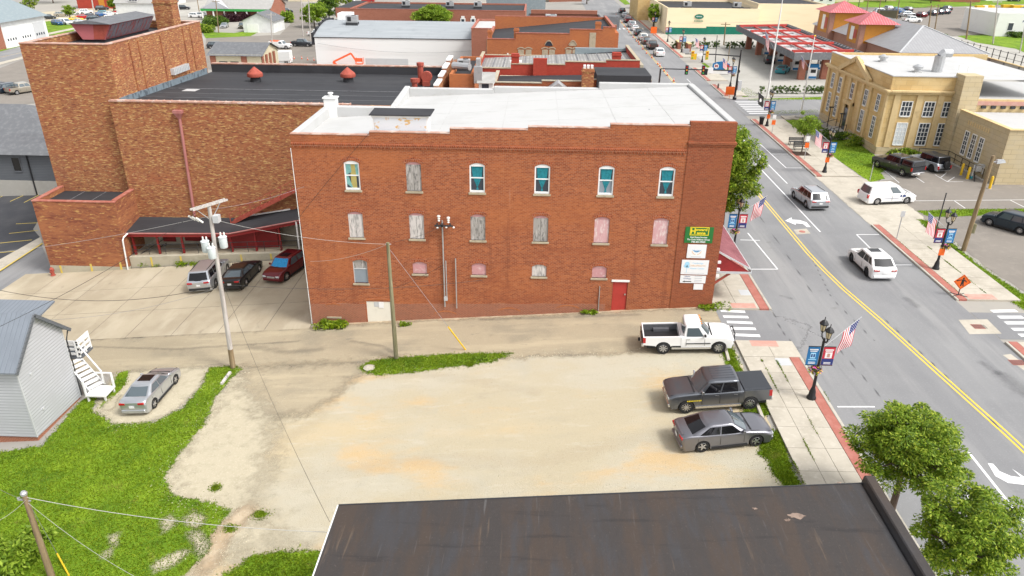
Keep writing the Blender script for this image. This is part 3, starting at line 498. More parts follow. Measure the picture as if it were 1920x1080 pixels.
# ------------------------------------------------------------------ road markings: thin painted strips, children of the surface they lie on
def strip(parent, pts, w, mat, name='painted_line', dz=.016):
    b = MB()
    for (x0, y0), (x1, y1) in zip(pts[:-1], pts[1:]):
        L = math.hypot(x1-x0, y1-y0); n = max(1, int(L / 4)); nx, ny = -(y1-y0)/L*w/2, (x1-x0)/L*w/2
        for k in range(n):
            a, c = k/n, (k+1)/n; xa, ya, xb, yb = x0+(x1-x0)*a, y0+(y1-y0)*a, x0+(x1-x0)*c, y0+(y1-y0)*c
            q = [(xa-nx, ya-ny), (xb-nx, yb-ny), (xb+nx, yb+ny), (xa+nx, ya+ny)]; b.quad(*[(x, y, tz(x, y)+dz) for x, y in q])
    return b.build(name, m[mat], parent)
yl = [(22.9, 106), (22.9, 57), (23.05, 53.5), (23.3, 50.2), (23.95, 45.3), (24.6, 39), (25.3, 32.7), (25.7, 28), (26.2, 18)]
for o in (-.14, .14): strip(road, [(x+o, y) for x, y in yl], .12, 'paint_yellow')
for o in (-.14, .14): strip(road, [(24.6+o, 125), (25.4+o, 250)], .12, 'paint_yellow')
def pl(*px, w=.11, mat='paint_white', parent=None, dz=.016): return strip(parent or road, P2(*px), w, mat, dz=dz)
pl((1410,300),(1538,435), w=.13); pl((1815,847),(1930,992), w=.14); pl((1425,270),(1474,315),(1504,315)); pl((1448,289),(1478,289)); 
pl((1648,440),(1606,440),(1634,468)); pl((1668,497),(1710,497)); pl((1570,763),(1640,763)); pl((1402,437),(1458,505),(1410,505)); pl((1388,450),(1425,451)); pl((1740,860),(1800,905),(1860,1010), w=.13)
strip(road, [(26.9, 108), (26.9, 76)], .12, 'paint_white'); strip(road, [(19.4, 75), (19.4, 106)], .11, 'paint_white'); strip(road, [(27.6, 126), (27.6, 131)], .12, 'paint_white'); strip(road, [(27.6, 135), (27.6, 139)], .12, 'paint_white')
def poly_mark(pts, parent, name='turn_arrow', mat='paint_white'): sheet(name, P2(*pts), .018, mat, parent)
poly_mark([(1472,414),(1484,408),(1485,412),(1500,413),(1512,417),(1520,426),(1513,426),(1505,420),(1492,419),(1492,422)], road)
poly_mark([(1852,869),(1862,870),(1874,884),(1895,893),(1925,897),(1925,910),(1890,906),(1866,893)], road); poly_mark([(1897,879),(1925,898),(1925,905)], road)
for k in range(5):
    a = [(1351,581),(1356,592),(1363,602),(1370,614),(1376,626)][k]; b_ = [(1397,583),(1403,593),(1411,604),(1417,615),(1425,628)][k]
    o = strip(apron_alley, P2((a[0], a[1]+2), (b_[0], b_[1]+2)), .34, 'paint_white', 'crosswalk_bar', .02)
for a, b_ in [((1859,584),(1906,583)),((1872,595),(1918,595)),((1885,606),(1930,606)),((1898,618),(1940,618)),((1911,629),(1950,629))]: strip(side_road, P2(a, b_), .4, 'paint_white', 'crosswalk_bar', .02)
for k in range(8): strip(cross_road2, [(31.5, 110 + k*1.25), (35.0, 110 + k*1.25)], .5, 'paint_white', 'crosswalk_bar', .05)
for k in range(10): strip(road, [(17.8 + k*1.3, 217), (17.8 + k*1.3, 220.5)], .6, 'paint_white', 'crosswalk_bar', .03)
strip(road, [(24.0, 206), (30.4, 206)], .5, 'paint_white', dz=.03)
# drains and utility covers in the road
def drain(px, name='road_drain'):
    o = sheet(name, P2(*px), .017, 'concrete'); c = sum((Vector((*q, 0)) for q in P2(*px)), Vector()) / 4
    b = MB(); b.box(c.x-.45, c.x+.45, c.y-.32, c.y+.32, tz(c.x, c.y)+.017, tz(c.x, c.y)+.021); b.build('grate', m['paver_red'], o)
    b = MB()
    for k in range(8): x = c.x-.4+k*.11; b.box(x, x+.05, c.y-.28, c.y+.28, tz(c.x, c.y)+.021, tz(c.x, c.y)+.026)
    b.build('grate_bars', m['dark_metal'], o)
drain([(1797,600),(1851,599),(1878,626),(1818,627)]); drain([(1880,666),(1895,664),(1930,690),(1930,702)])
mh = sheet('road_drain', P2((1488,431),(1512,429),(1520,438),(1494,440)), .017, 'concrete'); q = G(1504, 434.5); part('manhole_cover', m['paver_red'], mh, lambda b: b.lathe([(.28, 0), (.28, .008)], 16, (q.x, q.y, q.z+.017)))
# parking bays
for a, b_ in [((1640,305),(1686,343)),((1710,328),(1733,343)),((1753,328),(1776,341)),((1776,341),(1806,341)),((1764,333),(1775,324)),((1776,341),(1790,332)),((1700,377),(1925,375)),((1788,376),(1810,391)),((1893,375),(1925,391))]: pl(a, b_, w=.1, parent=post_lot, dz=.022)
for a, b_ in [((10,382),(52,363)),((45,380),(88,358)),((0,370),(20,361)),((17,438),(72,432)),((0,456),(60,450)),((0,474),(30,471)),((30,420),(70,418))]: pl(a, b_, w=.12, mat='paint_kerb_yellow', parent=dark_lot, dz=.018)
pl((-60,550),(0,510),(80,458), w=.18, mat='paint_kerb_yellow', parent=w_, dz=.11)
for a, b_ in [((0,108),(45,98))]: pl(a, b_, w=.14, mat='paint_yellow', dz=.07)
# ------------------------------------------------------------------ three-storey brick building
Y0 = 47.02
def wall_holes(b, x0, x1, z0, z1f, holes, y, depth=.16):
    """front wall facing -Y with rectangular holes (hx0,hx1,hz0,hz1); z1f list of (xa,xb,ztop)"""
    xs = sorted(set([x0, x1] + [h[0] for h in holes] + [h[1] for h in holes] + [s[0] for s in z1f] + [s[1] for s in z1f])); xs = [x for x in xs if x0 - 1e-6 <= x <= x1 + 1e-6]
    for a, c in zip(xs[:-1], xs[1:]):
        if c - a < 1e-5: continue
        mid = (a + c) / 2; top = [s[2] for s in z1f if s[0] <= mid <= s[1]][0]
        cuts = sorted([(h[2], h[3]) for h in holes if h[0] <= mid <= h[1]]); z = z0
        for lo, hi in cuts: b.quad((a, y, z), (c, y, z), (c, y, lo), (a, y, lo)); z = hi
        b.quad((a, y, z), (c, y, z), (c, y, top), (a, y, top))
    for hx0, hx1, hz0, hz1 in holes:
        d = y + depth
        b.quad((hx0,y,hz0),(hx1,y,hz0),(hx1,d,hz0),(hx0,d,hz0)); b.quad((hx0,y,hz1),(hx0,d,hz1),(hx1,d,hz1),(hx1,y,hz1)); b.quad((hx0,y,hz0),(hx0,d,hz0),(hx0,d,hz1),(hx0,y,hz1)); b.quad((hx1,y,hz0),(hx1,y,hz1),(hx1,d,hz1),(hx1,d,hz0))
def arch_fill(b, x0, x1, zt, rise, y0, y1, n=8):
    w = (x1-x0)/2; xc = (x0+x1)/2; f = lambda x: zt - rise*((x-xc)/w)**2
    for k in range(n):
        a = x0+(x1-x0)*k/n; c = x0+(x1-x0)*(k+1)/n
        b.quad((a,y0,f(a)),(c,y0,f(c)),(c,y0,zt+.001),(a,y0,zt+.001)); b.quad((a,y0,f(a)),(a,y1,f(a)),(c,y1,f(c)),(c,y0,f(c)))
def arc_band(b, x0, x1, zt, rise, h, y0, y1, n=10):
    w = (x1-x0)/2; xc = (x0+x1)/2; f = lambda x: zt - rise*((x-xc)/w)**2
    for k in range(n):
        a = x0+(x1-x0)*k/n; c = x0+(x1-x0)*(k+1)/n
        b.hexa([(a,y0,f(a)),(c,y0,f(c)),(c,y1,f(c)),(a,y1,f(a))], [(a,y0,f(a)+h),(c,y0,f(c)+h),(c,y1,f(c)+h),(a,y1,f(a)+h)])
bb = empty('brick_building', (-1.6, 54, -1), label='three-storey red brick corner building with white roof and boarded side windows', cat='building')
BP = lambda o: setattr(o, 'matrix_parent_inverse', bb.matrix_world.inverted()) 
bb.location = (0, 0, 0)
STEPS = [(-16.0,-10.78,12.12),(-10.78,-5.52,12.34),(-5.52,-.46,12.66),(-.46,4.82,12.86),(4.82,9.9,13.12)]
W1 = [(663,8.42),(777,8.40),(895,8.38),(1016,8.38),(1135,8.38),(1248,8.38)]
wx = [atY(px, 360, Y0).x for px, _ in W1]; WW = 1.02
holes = []; wins = []
kinds1 = ['blind', 'board_grey', 'curtain', 'curtain', 'curtain_half', 'curtain']
for x, k in zip(wx, kinds1): wins.append((x, 8.4, 10.42, k))
wx2 = [atY(px, 420, Y0).x for px in (667, 781, 896, 1014, 1129, 1240)]
for x, k in zip(wx2, ['board_weathered','board_weathered','board_grey','board_grey','board_pink','board_pink']): wins.append((x, 4.95, 6.85, k))
wx3 = [(atY(676, 510, Y0).x, 1.45, 3.28, 'sash'), (atY(787, 500, Y0).x, 2.3, 3.22, 'board_red'), (atY(898, 502, Y0).x, 2.3, 3.22, 'board_red'), (atY(1011, 505, Y0).x, 2.3, 3.22, 'board_weathered'), (atY(1124, 508, Y0).x, 2.3, 3.22, 'board_red')]
wins += wx3
for x, z0, z1, k in wins: holes.append((x-WW/2, x+WW/2, z0, z1))
dx0 = atY(1147, 560, Y0).x; dx1 = atY(1175, 560, Y0).x; holes.append((dx0, dx1, -1.2, 2.05))
gx0 = atY(688, 580, Y0).x; gx1 = atY(733, 580, Y0).x; holes.append((gx0, gx1, -3.0, .02))
fb = MB(); wall_holes(fb, -16.0, 9.9, -4, STEPS, [h for h in holes], Y0)
for x, z0, z1, k in wins: arch_fill(fb, x-WW/2, x+WW/2, z1, .16, Y0, Y0+.16)
fb.build('front_wall', m['brick_red'], bb)
# darker base courses, corner pier, side and back walls
bs = MB()
for a, c in [(-15.99, gx0-.08), (gx1+.08, 5.3)]:
    n = 10
    for k in range(n):
        xa = a+(c-a)*k/n; xc_ = a+(c-a)*(k+1)/n; t = lambda x: -.28 + (x+16)*.026
        if t(xc_) > tz(xc_, 47) + .06: bs.hexa([(xa,Y0-.018,-4),(xc_,Y0-.018,-4),(xc_,Y0+.05,-4),(xa,Y0+.05,-4)], [(xa,Y0-.018,t(xa)),(xc_,Y0-.018,t(xc_)),(xc_,Y0+.05,t(xc_)),(xa,Y0+.05,t(xa))])
bs.build('base_courses', m['brick_red_base'], bb)
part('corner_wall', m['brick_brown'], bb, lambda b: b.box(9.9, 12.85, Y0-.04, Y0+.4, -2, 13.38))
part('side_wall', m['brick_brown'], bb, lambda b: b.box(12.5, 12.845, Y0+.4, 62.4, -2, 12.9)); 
part('side_wall', m['brick_red'], bb, lambda b: b.box(-15.995, -15.65, Y0+.002, 55.7, -4, 12.05))
part('rear_wall', m['brick_red'], bb, lambda b: b.box(-15.65, -10.9, 55.38, 55.74, -3, 11.05)); part('rear_wall', m['brick_red'], bb, lambda b: b.box(-10.85, -10.62, 55.75, 62.02, -3, 11.2)); part('rear_wall', m['brick_red'], bb, lambda b: b.box(-10.55, 12.5, 62.05, 62.4, -3, 11.9))
part('corner_cornice', m['brick_brown'], bb, lambda b: (b.box(9.85, 12.98, Y0-.13, Y0+.3, 11.95, 12.13), b.box(9.88, 12.93, Y0-.085, Y0+.3, 11.82, 11.95)), bevel=.02)
part('corbel_course', m['brick_arch'], bb, lambda b: (b.box(-15.98, 9.84, Y0-.07, Y0+.02, 11.38, 11.5), b.box(-15.98, 9.84, Y0-.1, Y0+.02, 11.5, 11.58)))
def teeth(b):
    x = -15.9
    while x < 9.7: b.box(x, x+.11, Y0-.06, Y0+.02, 11.27, 11.38); x += .23
part('corbel_teeth', m['brick_arch'], bb, teeth)['kind'] = 'stuff'
def cop(b):
    for a, c, z in STEPS: b.box(a+.004, c-.004, Y0-.03, Y0+.33, z, z+.055)
part('parapet_coping', m['coping_clay'], bb, cop); part('front_parapet_back', m['roof_white'], bb, lambda b: [b.box(a+.002, c-.002, Y0+.2, Y0+.36, 10.5, z-.002) for a, c, z in STEPS])
# white membrane roof with seams, parapets
rz = lambda x: 11.7 + (x+16)*.053
part('roof', m['roof_white'], bb, lambda b: (b.quad((-10.7,Y0+.36,rz(-10.7)),(12.4,Y0+.36,rz(12.4)),(12.4,62.1,rz(12.4)-.3),(-10.7,62.1,rz(-10.7)-.3)), b.quad((-15.7,Y0+.36,rz(-15.7)-.25),(-10.7,Y0+.36,rz(-10.7)-.25),(-10.7,55.4,rz(-10.7)-.35),(-15.7,55.4,rz(-15.7)-.35)), b.quad((-10.7,Y0+.36,rz(-10.7)-.26),(-10.7,55.4,rz(-10.7)-.36),(-10.7,55.4,rz(-10.7)-.2),(-10.7,Y0+.36,rz(-10.7)))))
for x in (-6.4, -2.2, 1.6, 5.4, 9.1): part('roof_seam', m['seam_white'], bb, lambda b: b.hexa([(x,Y0+.4,rz(x)),(x+.03,Y0+.4,rz(x)),(x+.03,62,rz(x)-.3),(x,62,rz(x)-.3)], [(x,Y0+.4,rz(x)+.012),(x+.03,Y0+.4,rz(x)+.012),(x+.03,62,rz(x)-.288),(x,62,rz(x)-.288)]))
for y in (50.5, 54.3, 58.2): part('roof_seam', m['seam_white'], bb, lambda b: b.hexa([(-10.6,y,rz(-10.6)-.26),(12.3,y,rz(12.3)-.26),(12.3,y+.03,rz(12.3)-.26),(-10.6,y+.03,rz(-10.6)-.26)], [(-10.6,y,rz(-10.6)-(y-47.3)*.0203+.008),(12.3,y,rz(12.3)-(y-47.3)*.0203+.008),(12.3,y+.03,rz(12.3)-(y-47.3)*.0203+.008),(-10.6,y+.03,rz(-10.6)-(y-47.3)*.0203+.008)]))
part('parapet', m['roof_white'], bb, lambda b: (b.box(-16.05, -15.6, Y0+.38, 55.8, 11.1, 12.15), b.box(-15.6, -10.6, 55.3, 55.8, 11.0, 12.2), b.hexa([(-11.0,55.8,11),(-10.55,55.8,11),(-10.55,62.45,11),(-11.0,62.45,11)],[(-11.0,55.8,12.25),(-10.55,55.8,12.25),(-10.55,62.45,12.5),(-11.0,62.45,12.5)])), bevel=.05)
part('parapet', m['roof_white'], bb, lambda b: (b.box(-10.55, -3.5, 62.0, 62.5, 11, 12.4), b.box(-3.5, 5.2, 62.0, 62.5, 11, 12.62), b.box(5.2, 12.95, 62.0, 62.5, 11, 13.08), b.hexa([(12.45,Y0+.42,11),(12.95,Y0+.42,11),(12.95,62.0,11),(12.45,62.0,11)],[(12.45,Y0+.42,13.34),(12.95,Y0+.42,13.34),(12.95,62.0,13.12),(12.45,62.0,13.12)])), bevel=.04)
part('chimney', m['wall_white'], bb, lambda b: (b.box(-15.95, -15.0, 55.25, 55.95, 11, 12.75), b.box(-16.02, -14.93, 55.18, 56.02, 12.75, 12.86), b.lathe([(.14, 12.86), (.14, 13.05), (.22, 13.1), (.22, 13.18)], 10, (-15.45, 55.6, 0))), bevel=.03)
pent = part('penthouse', m['wall_white'], bb, lambda b: b.box(-10.6, -7.0, 47.55, 48.7, 11.4, 13.34)); 
part('roof_cap', m['roof_black'], pent, lambda b: b.hexa([(-10.8,47.42,13.34),(-6.8,47.42,13.34),(-6.7,48.85,13.46),(-10.7,48.85,13.46)], [(-10.8,47.42,13.4),(-6.8,47.42,13.4),(-6.7,48.85,13.54),(-10.7,48.85,13.54)]))
m2 = lay('peeling_paint', (.66,.68,.71), [((.62,.36,.10), (1.6,2.4,1), .57, .63, .9, 3), ((.45,.46,.48), (5,1,1), .62, .75, .5)], .8, wall=True)
part('peeling_panel', m2, pent, lambda b: b.box(-10.5, -7.1, 47.53, 47.55, 12.0, 13.2)); part('trim_band', m['white_trim'], pent, lambda b: b.box(-10.68, -6.92, 47.5, 47.53, 13.2, 13.31))
part('roof_vent_pipe', m['galv'], bb, lambda b: (b.tube([(8.0,53,12.4),(8.0,53,12.75),(8.15,53,12.85)], .09, 8), b.tube([(8.15,53,12.62),(10.2,53.1,12.62)], .05, 6)))
def window_unit(par, x, z0, z1, k):
    a, c = x-WW/2, x+WW/2; y = Y0+.10
    if k.startswith('board'):
        w = part('boarded_window', m[k], par, lambda b: b.box(a+.01, c-.01, y-.03, y+.02, z0+.01, z1-.01))
        if k == 'board_weathered' or k == 'board_grey': part('board_joint', m['ink_black'], w, lambda b: b.box(x-.01, x+.01, y-.032, y-.03, z0+.05, z1-.3))
        if z0 > 4: part('arch_panel', m['board_red'], w, lambda b: b.box(a+.02, c-.02, y-.034, y-.0305, z1-.2, z1-.01))
        fr = w
    else:
        fr = part('window_frame', m['white_vinyl'], par, lambda b: (b.box(a, a+.09, y-.06, y+.04, z0, z1), b.box(c-.09, c, y-.06, y+.04, z0, z1), b.box(a+.09, c-.09, y-.06, y+.04, z0, z0+.13), b.box(a+.09, c-.09, y-.06, y+.04, z1-.24, z1), b.box(a+.09, c-.09, y-.03, y+.03, (z0+z1)/2-.05, (z0+z1)/2+.03)) if k != 'sash' else (b.box(a, a+.05, y-.03, y+.04, z0, z1), b.box(c-.05, c, y-.03, y+.04, z0, z1), b.box(a+.05, c-.05, y-.03, y+.04, (z0+z1)/2+.16, (z0+z1)/2+.22)))
        if k == 'sash':
            fr.material_slots[0].link = 'OBJECT'; fr.material_slots[0].material = m['sign_grey']
            part('pane', m['glass_frost'], fr, lambda b: b.box(a+.05, c-.05, y+.0, y+.02, z0+.02, (z0+z1)/2+.16)); part('upper_board', m['board_grey'], fr, lambda b: b.box(a+.05, c-.05, y+.0, y+.02, (z0+z1)/2+.22, z1-.02))
        else:
            zm = (z0+z1)/2
            part('pane', m['glass_win'] if k != 'curtain_half' else m['glass_frost'], fr, lambda b: b.box(a+.09, c-.09, y+.005, y+.02, z0+.13, zm-.05)); part('pane', m['glass_win'], fr, lambda b: b.box(a+.09, c-.09, y+.005, y+.02, zm+.03, z1-.24))
            if k.startswith('curtain'):
                def cur(b, y=y):
                    zt, zk, zb = z1-.26, z0+.38, z0+.17
                    n = 9
                    for i in range(n):
                        f0, f1 = -1+2*i/n, -1+2*(i+1)/n; dy = .004*(i % 2)
                        if i in (0, n-1) : pass
                        b.quad((x+f0*.37, y-.004-dy, zt), (x+f1*.37, y-.004-dy, zt), (x+f1*.30, y-.004-dy, zm+.03), (x+f0*.30, y-.004-dy, zm+.03)); b.quad((x+f0*.26, y-.004-dy, zm-.05), (x+f1*.26, y-.004-dy, zm-.05), (x+f1*.04, y-.004-dy, zk), (x+f0*.04, y-.004-dy, zk))
                    b.quad((x-.04, y-.005, zk), (x+.04, y-.005, zk), (x+.08, y-.005, zb), (x-.08, y-.005, zb))
                    b.f = [tuple(reversed(f)) for f in b.f]; b.f = [tuple(reversed(f)) for f in b.f]
                part('curtain', m['teal_curtain'] if k == 'curtain' else m['teal_curtain'], fr, cur)
            else:
                part('blind', m['olive_blind'], fr, lambda b: (b.box(x-.12, x+.27, y-.004, y+.004, zm+.03, z1-.25), b.box(x-.12, x+.25, y-.004, y+.004, z0+.14, zm-.05)))
                part('curtain', m['sheer_teal'], fr, lambda b: (b.quad((x-.41,y-.006,zm+.03),(x-.05,y-.006,zm+.2),(x-.08,y-.006,z1-.25),(x-.41,y-.006,z1-.25)), b.quad((x-.41,y-.006,z0+.4),(x-.1,y-.006,z0+.15),(x-.02,y-.006,z0+.15),(x-.28,y-.006,zm-.05),(x-.41,y-.006,zm-.05)), b.quad((x+.25,y-.006,zm+.03),(x+.41,y-.006,zm+.03),(x+.41,y-.006,z1-.25),(x+.2,y-.006,z1-.25))))
    part('sill', m['stone_sill'], fr, lambda b: b.box(a-.08, c+.08, Y0-.07, Y0+.1, z0-.14, z0), bevel=.01)
    part('brick_arch', m['brick_arch'], fr, lambda b: (arc_band(b, a-.1, c+.1, z1+.04, .2, .2, Y0-.01, Y0+.05), arc_band(b, a-.2, c+.2, z1+.25, .3, .05, Y0-.025, Y0+.05)))
for x, z0, z1, k in wins: window_unit(bb, x, z0, z1, k)
dr = part('door', m['red_door'], bb, lambda b: b.box(dx0+.02, dx1-.02, Y0+.06, Y0+.1, -1, 2.03)); part('lintel', m['white_trim'], dr, lambda b: b.box(dx0-.1, dx1+.1, Y0-.05, Y0+.1, 2.05, 2.2)); part('handle', m['chrome'], dr, lambda b: b.box(dx1-.2, dx1-.1, Y0+.0, Y0+.06, 1.0, 1.12))
gd = part('blocked_door', m['white_door'], bb, lambda b: b.box(gx0, gx1, Y0+.03, Y0+.1, -3, 0.0)); part('window_panel', m['sign_grey'], gd, lambda b: b.box(gx0+.55, gx1-.55, Y0+.015, Y0+.03, -.42, -.05)); part('notice', m['sign_white'], gd, lambda b: b.box(gx0+.9, gx0+1.25, Y0+.0, Y0+.014, -.5, -.02)); part('brick_arch', m['brick_orange'], gd, lambda b: arc_band(b, gx0-.1, gx1+.1, .18, .14, .12, Y0-.03, Y0+.05))
x = atY(625, 580, Y0).x; bw = part('bricked_window', m['brick_brown'], bb, lambda b: b.box(x-.45, x+.45, Y0-.012, Y0+.05, -1.3, -.45)); part('brick_arch', m['brick_orange'], bw, lambda b: arc_band(b, x-.55, x+.55, -.3, .12, .1, Y0-.03, Y0+.05)); part('sill', m['stone_sill'], bw, lambda b: b.box(x-.52, x+.55, Y0-.06, Y0+.05, -1.42, -1.3))
for px in (835, 955, 1065): x = atY(px, 575, Y0).x; part('basement_arch', m['brick_orange'], bb, lambda b: arc_band(b, x-.8, x+.8, tz(x, 47)+.55, .2, .1, Y0-.03, Y0+.05))
# awning over the front pavement
aw = part('awning', m['awning_red'], bb, lambda b: b.add([(12.87,47.6,4.3),(12.87,60,4.3),(15.4,60,2.95),(15.4,47.6,2.95)], [(0,3,2,1)]))
part('awning_side', m['red_paint'], aw, lambda b: b.prism([(12.87,47.58),(12.87,47.62),(15.4,47.62),(15.4,47.58)], 0, 1, lambda x, y, z: (x, y, 2.75 + z*((15.4-x)/2.53*1.5)))); part('awning_edge', m['sign_grey'], aw, lambda b: (b.bar((12.87,47.55,4.34),(15.42,47.55,2.98),.06,.1), b.box(12.87, 15.46, 47.5, 47.56, 2.65, 2.8), b.box(15.4, 15.46, 47.56, 60, 2.7, 2.95)))
part('awning_bracket', m['red_rust'], aw, lambda b: b.bar((12.87,47.7,1.7),(14.0,47.7,2.6),.08,.16))
part('downpipe', m['white_trim'], bb, lambda b: b.tube([(-16.04,Y0-.05,11.2),(-16.04,Y0-.05,-2)], .022, 6))
for z in (3.55, 3.0, 2.5): part('camera_box', m['white_trim'], bb, lambda b: b.box(12.86, 13.12, 47.15, 47.3, z, z+.17))
# signs on the corner wall
def sign(px0, py0, px1, py1, mat, label):
    a = atY(px0, py0, Y0-.05); c = atY(px1, py1, Y0-.05); s = empty('wall_sign', ((a.x+c.x)/2, Y0-.05, (a.z+c.z)/2), label=label, cat='sign'); w, h = abs(c.x-a.x)/2, abs(a.z-c.z)/2
    part('panel', m[mat], s, lambda b: b.box(-w, w, -.03, .0, -h, h)); return s, w, h
ROT = (pi/2, 0, 0)
def tx(s, t, size, mat, x, z, sx=1, bold=0.0): return lettering(t, size, m[mat], s, (x, -.034, z), ROT, sx, bold)
s, w, h = sign(1286, 425, 1335, 456, 'sign_green', 'green realty sign with yellow framed name, topmost on the corner wall')
part('frame', m['sign_yellow'], s, lambda b: (b.box(-.64, .64, -.036, -.031, -.02, .03), b.box(-.64, .64, -.036, -.031, .53, .58), b.box(-.64, -.59, -.036, -.031, .03, .53), b.box(.59, .64, -.036, -.031, .03, .53))); tx(s, 'H', .52, 'sign_yellow', -.43, .27, 1.0, .02); tx(s, 'oward', .26, 'sign_yellow', .13, .39, 1.15, .01); tx(s, 'anna', .26, 'sign_yellow', .13, .15, 1.2, .01)
tx(s, 'Real Estate Services', .15, 'sign_white', 0, -.16, .95, .004); tx(s, 'The Carle Williams Group', .15, 'sign_white', 0, -.33, .95, .004); tx(s, '740-421-9560', .17, 'sign_white', 0, -.5, 1, .006)
s, w, h = sign(1290, 458, 1322, 484, 'sign_white', 'square white sign with two orange hands and blue leaves below the green sign')
def hands(b):
    for sg in (-1, 1):
        for k in range(6):
            a0 = pi*1.5 + sg*(.15+k*.2); a1 = a0 + sg*.2
            for r0, r1 in ((.30,.34),): b.quad(*[(r*cos(a), -.034, r*sin(a)+.08) for a, r in ((a0,r0),(a1,r0),(a1,r1),(a0,r1))])
part('hands_emblem', m['ink_orange'], s, hands); part('leaf_emblem', m['ink_blue'], s, lambda b: [b.quad((0,-.034,-.08),(sg*.06+dx,-.034,.0),(dx*2.2+sg*.02,-.034,.13),(dx-.03*sg,-.034,.02)) for sg, dx in ((1,.0),(1,.07),(-1,-.07),(1,.14),(-1,-.14))]); part('print_line', m['ink_grey'], s, lambda b: b.box(-.35, .35, -.0335, -.031, -.42, -.39))
s, w, h = sign(1279, 487, 1326, 515, 'sign_white', 'wide white health centre sign with a pale blue tree')
part('tree_emblem', m['ink_sky'], s, lambda b: (b.lathe([(.01,-.001),(.17,0),(.17,.002)], 10, (-.55, -.034, .25), 'y'), b.lathe([(.14,0),(.14,.002)], 9, (-.63, -.035, .1), 'y'), b.lathe([(.12,0),(.12,.002)], 9, (-.48, -.035, .05), 'y'), b.box(-.565, -.535, -.036, -.034, -.4, 0)))
tx(s, 'Cambridge', .17, 'ink_sky', .18, .32); tx(s, 'CHIROPRACTIC', .17, 'ink_orange', .18, .12, .95); tx(s, 'Health Center', .17, 'ink_sky', .18, -.08); part('print_line', m['ink_grey'], s, lambda b: b.box(-.7, .7, -.0335, -.031, -.45, -.43))
s, w, h = sign(1276, 516, 1322, 531, 'sign_white', 'low white sign with a black arrow pointing left'); tx(s, 'Haven', .15, 'ink_navy', -.4, .22); tx(s, 'Of Hope', .15, 'ink_navy', -.4, .05); part('arrow', m['ink_black'], s, lambda b: (b.box(-.58, -.1, -.034, -.031, -.2, -.14), b.quad((-.72,-.034,-.17),(-.56,-.034,-.24),(-.56,-.034,-.1)))); part('print_line', m['ink_grey'], s, lambda b: [b.box(.1, .62, -.0335, -.031, z, z+.035) for z in (.22, .08, -.08, -.2)])
s, w, h = sign(1301, 532, 1317, 543, 'sign_white', 'smallest blank white sign at the foot of the sign column')
# electric service gear on the wall
ms = empty('service_mast', (0, 0, 0), label='electric service masts with insulators clamped to the brick side wall', cat='conduit')
x1 = atY(830, 430, Y0).x; x2 = atY(854, 470, Y0).x
part('conduit', m['galv'], ms, lambda b: (b.tube([(x1,Y0-.12,6.4),(x1,Y0-.12,-.2)], .05, 8), b.tube([(x1+.16,Y0-.12,3.4),(x1+.16,Y0-.12,.4)], .04, 8), b.tube([(x2,Y0-.12,3.6),(x2,Y0-.12,-.3)], .04, 8)))
part('rack', m['dark_metal'], ms, lambda b: (b.box(x1-.5, x1+.75, Y0-.4, Y0-.3, 6.05, 6.15), b.box(x1-.06, x1+.06, Y0-.4, Y0, 6.0, 6.2), b.box(x1-.4, x1-.3, Y0-.35, Y0, 6.1, 6.16), b.box(x1+.5, x1+.6, Y0-.35, Y0, 6.1, 6.16)))
for dx, z in ((-.2, 6.6), (.45, 6.5), (.8, 6.0), (-.3, 5.95), (.3, 6.0)): part('insulator', m['porcelain'], ms, lambda b: b.lathe([(.04, -.2), (.09, -.15), (.05, -.08), (.1, 0), (.06, .1), (.13, .16), (.1, .24)] if z > 6.3 else [(.05,-.06),(.09,0),(.05,.06)], 8, (x1+dx, Y0-.35, z)))
part('meter_box', m['sign_grey'], ms, lambda b: b.box(x1-.05, x1+.2, Y0-.18, Y0, .3, .6))
part('downpipe', m['galv'], bb, lambda b: b.tube([(atY(1123,560,Y0).x, Y0-.05, 1.7), (atY(1123,560,Y0).x, Y0-.05, -.3)], .03, 6))
# ------------------------------------------------------------------ theatre
th = empty('theatre', (0, 0, 0), label='old theatre of mottled orange brick with tall stage tower and black roof', cat='building')
part('stage_tower_wall', m['brick_tapestry'], th, lambda b: (b.box(-44.1, -36.5, 63.9, 64.4, -6, 15.2), b.box(-36.9, -36.5, 64.4, 82.8, -4, 15.2), b.box(-44.1, -43.7, 64.4, 82.8, -6, 15.2), b.box(-43.7, -36.9, 82.4, 82.8, -4, 15.2)))
part('auditorium_wall', m['brick_tapestry'], th, lambda b: (b.box(-37.0, -9.4, 63.2, 63.6, -4, 10.6), b.box(-9.8, -9.4, 63.6, 90, -4, 10.6), b.box(-36.5, -9.8, 84.0, 84.4, -4, 10.6)))
part('coping', m['coping_clay'], th, lambda b: (b.box(-44.15, -36.45, 63.85, 64.35, 15.2, 15.3), b.box(-36.95, -36.45, 64.35, 82.85, 15.2, 15.3), b.box(-44.15, -43.65, 64.35, 82.85, 15.2, 15.3), b.box(-43.65, -36.95, 82.35, 82.85, 15.2, 15.3)), bevel=.02)
def clay(b):
    x = -37.03
    while x < -16.2: b.box(x, x+.62, 63.13, 63.65, 10.6, 10.72); b.box(x+.58, x+.68, 63.11, 63.67, 10.6, 10.75); x += .68
part('coping', m['coping_clay'], th, clay); part('coping', m['coping_clay'], th, lambda b: b.box(-36.5, -9.4, 83.95, 84.45, 10.6, 10.7))
part('coping', m['wall_white'], th, lambda b: [b.box(-9.85, -9.35, y, y+3.2, 10.6 + k*.25, 10.75 + k*.25) for k, y in enumerate((68, 71.5, 75, 78.5, 82))]); part('side_parapet', m['brick_tapestry'], th, lambda b: [b.box(-9.8, -9.42, y, y+3.2, 10.6, 10.6 + k*.25) for k, y in enumerate((68, 71.5, 75, 78.5, 82)) if k])
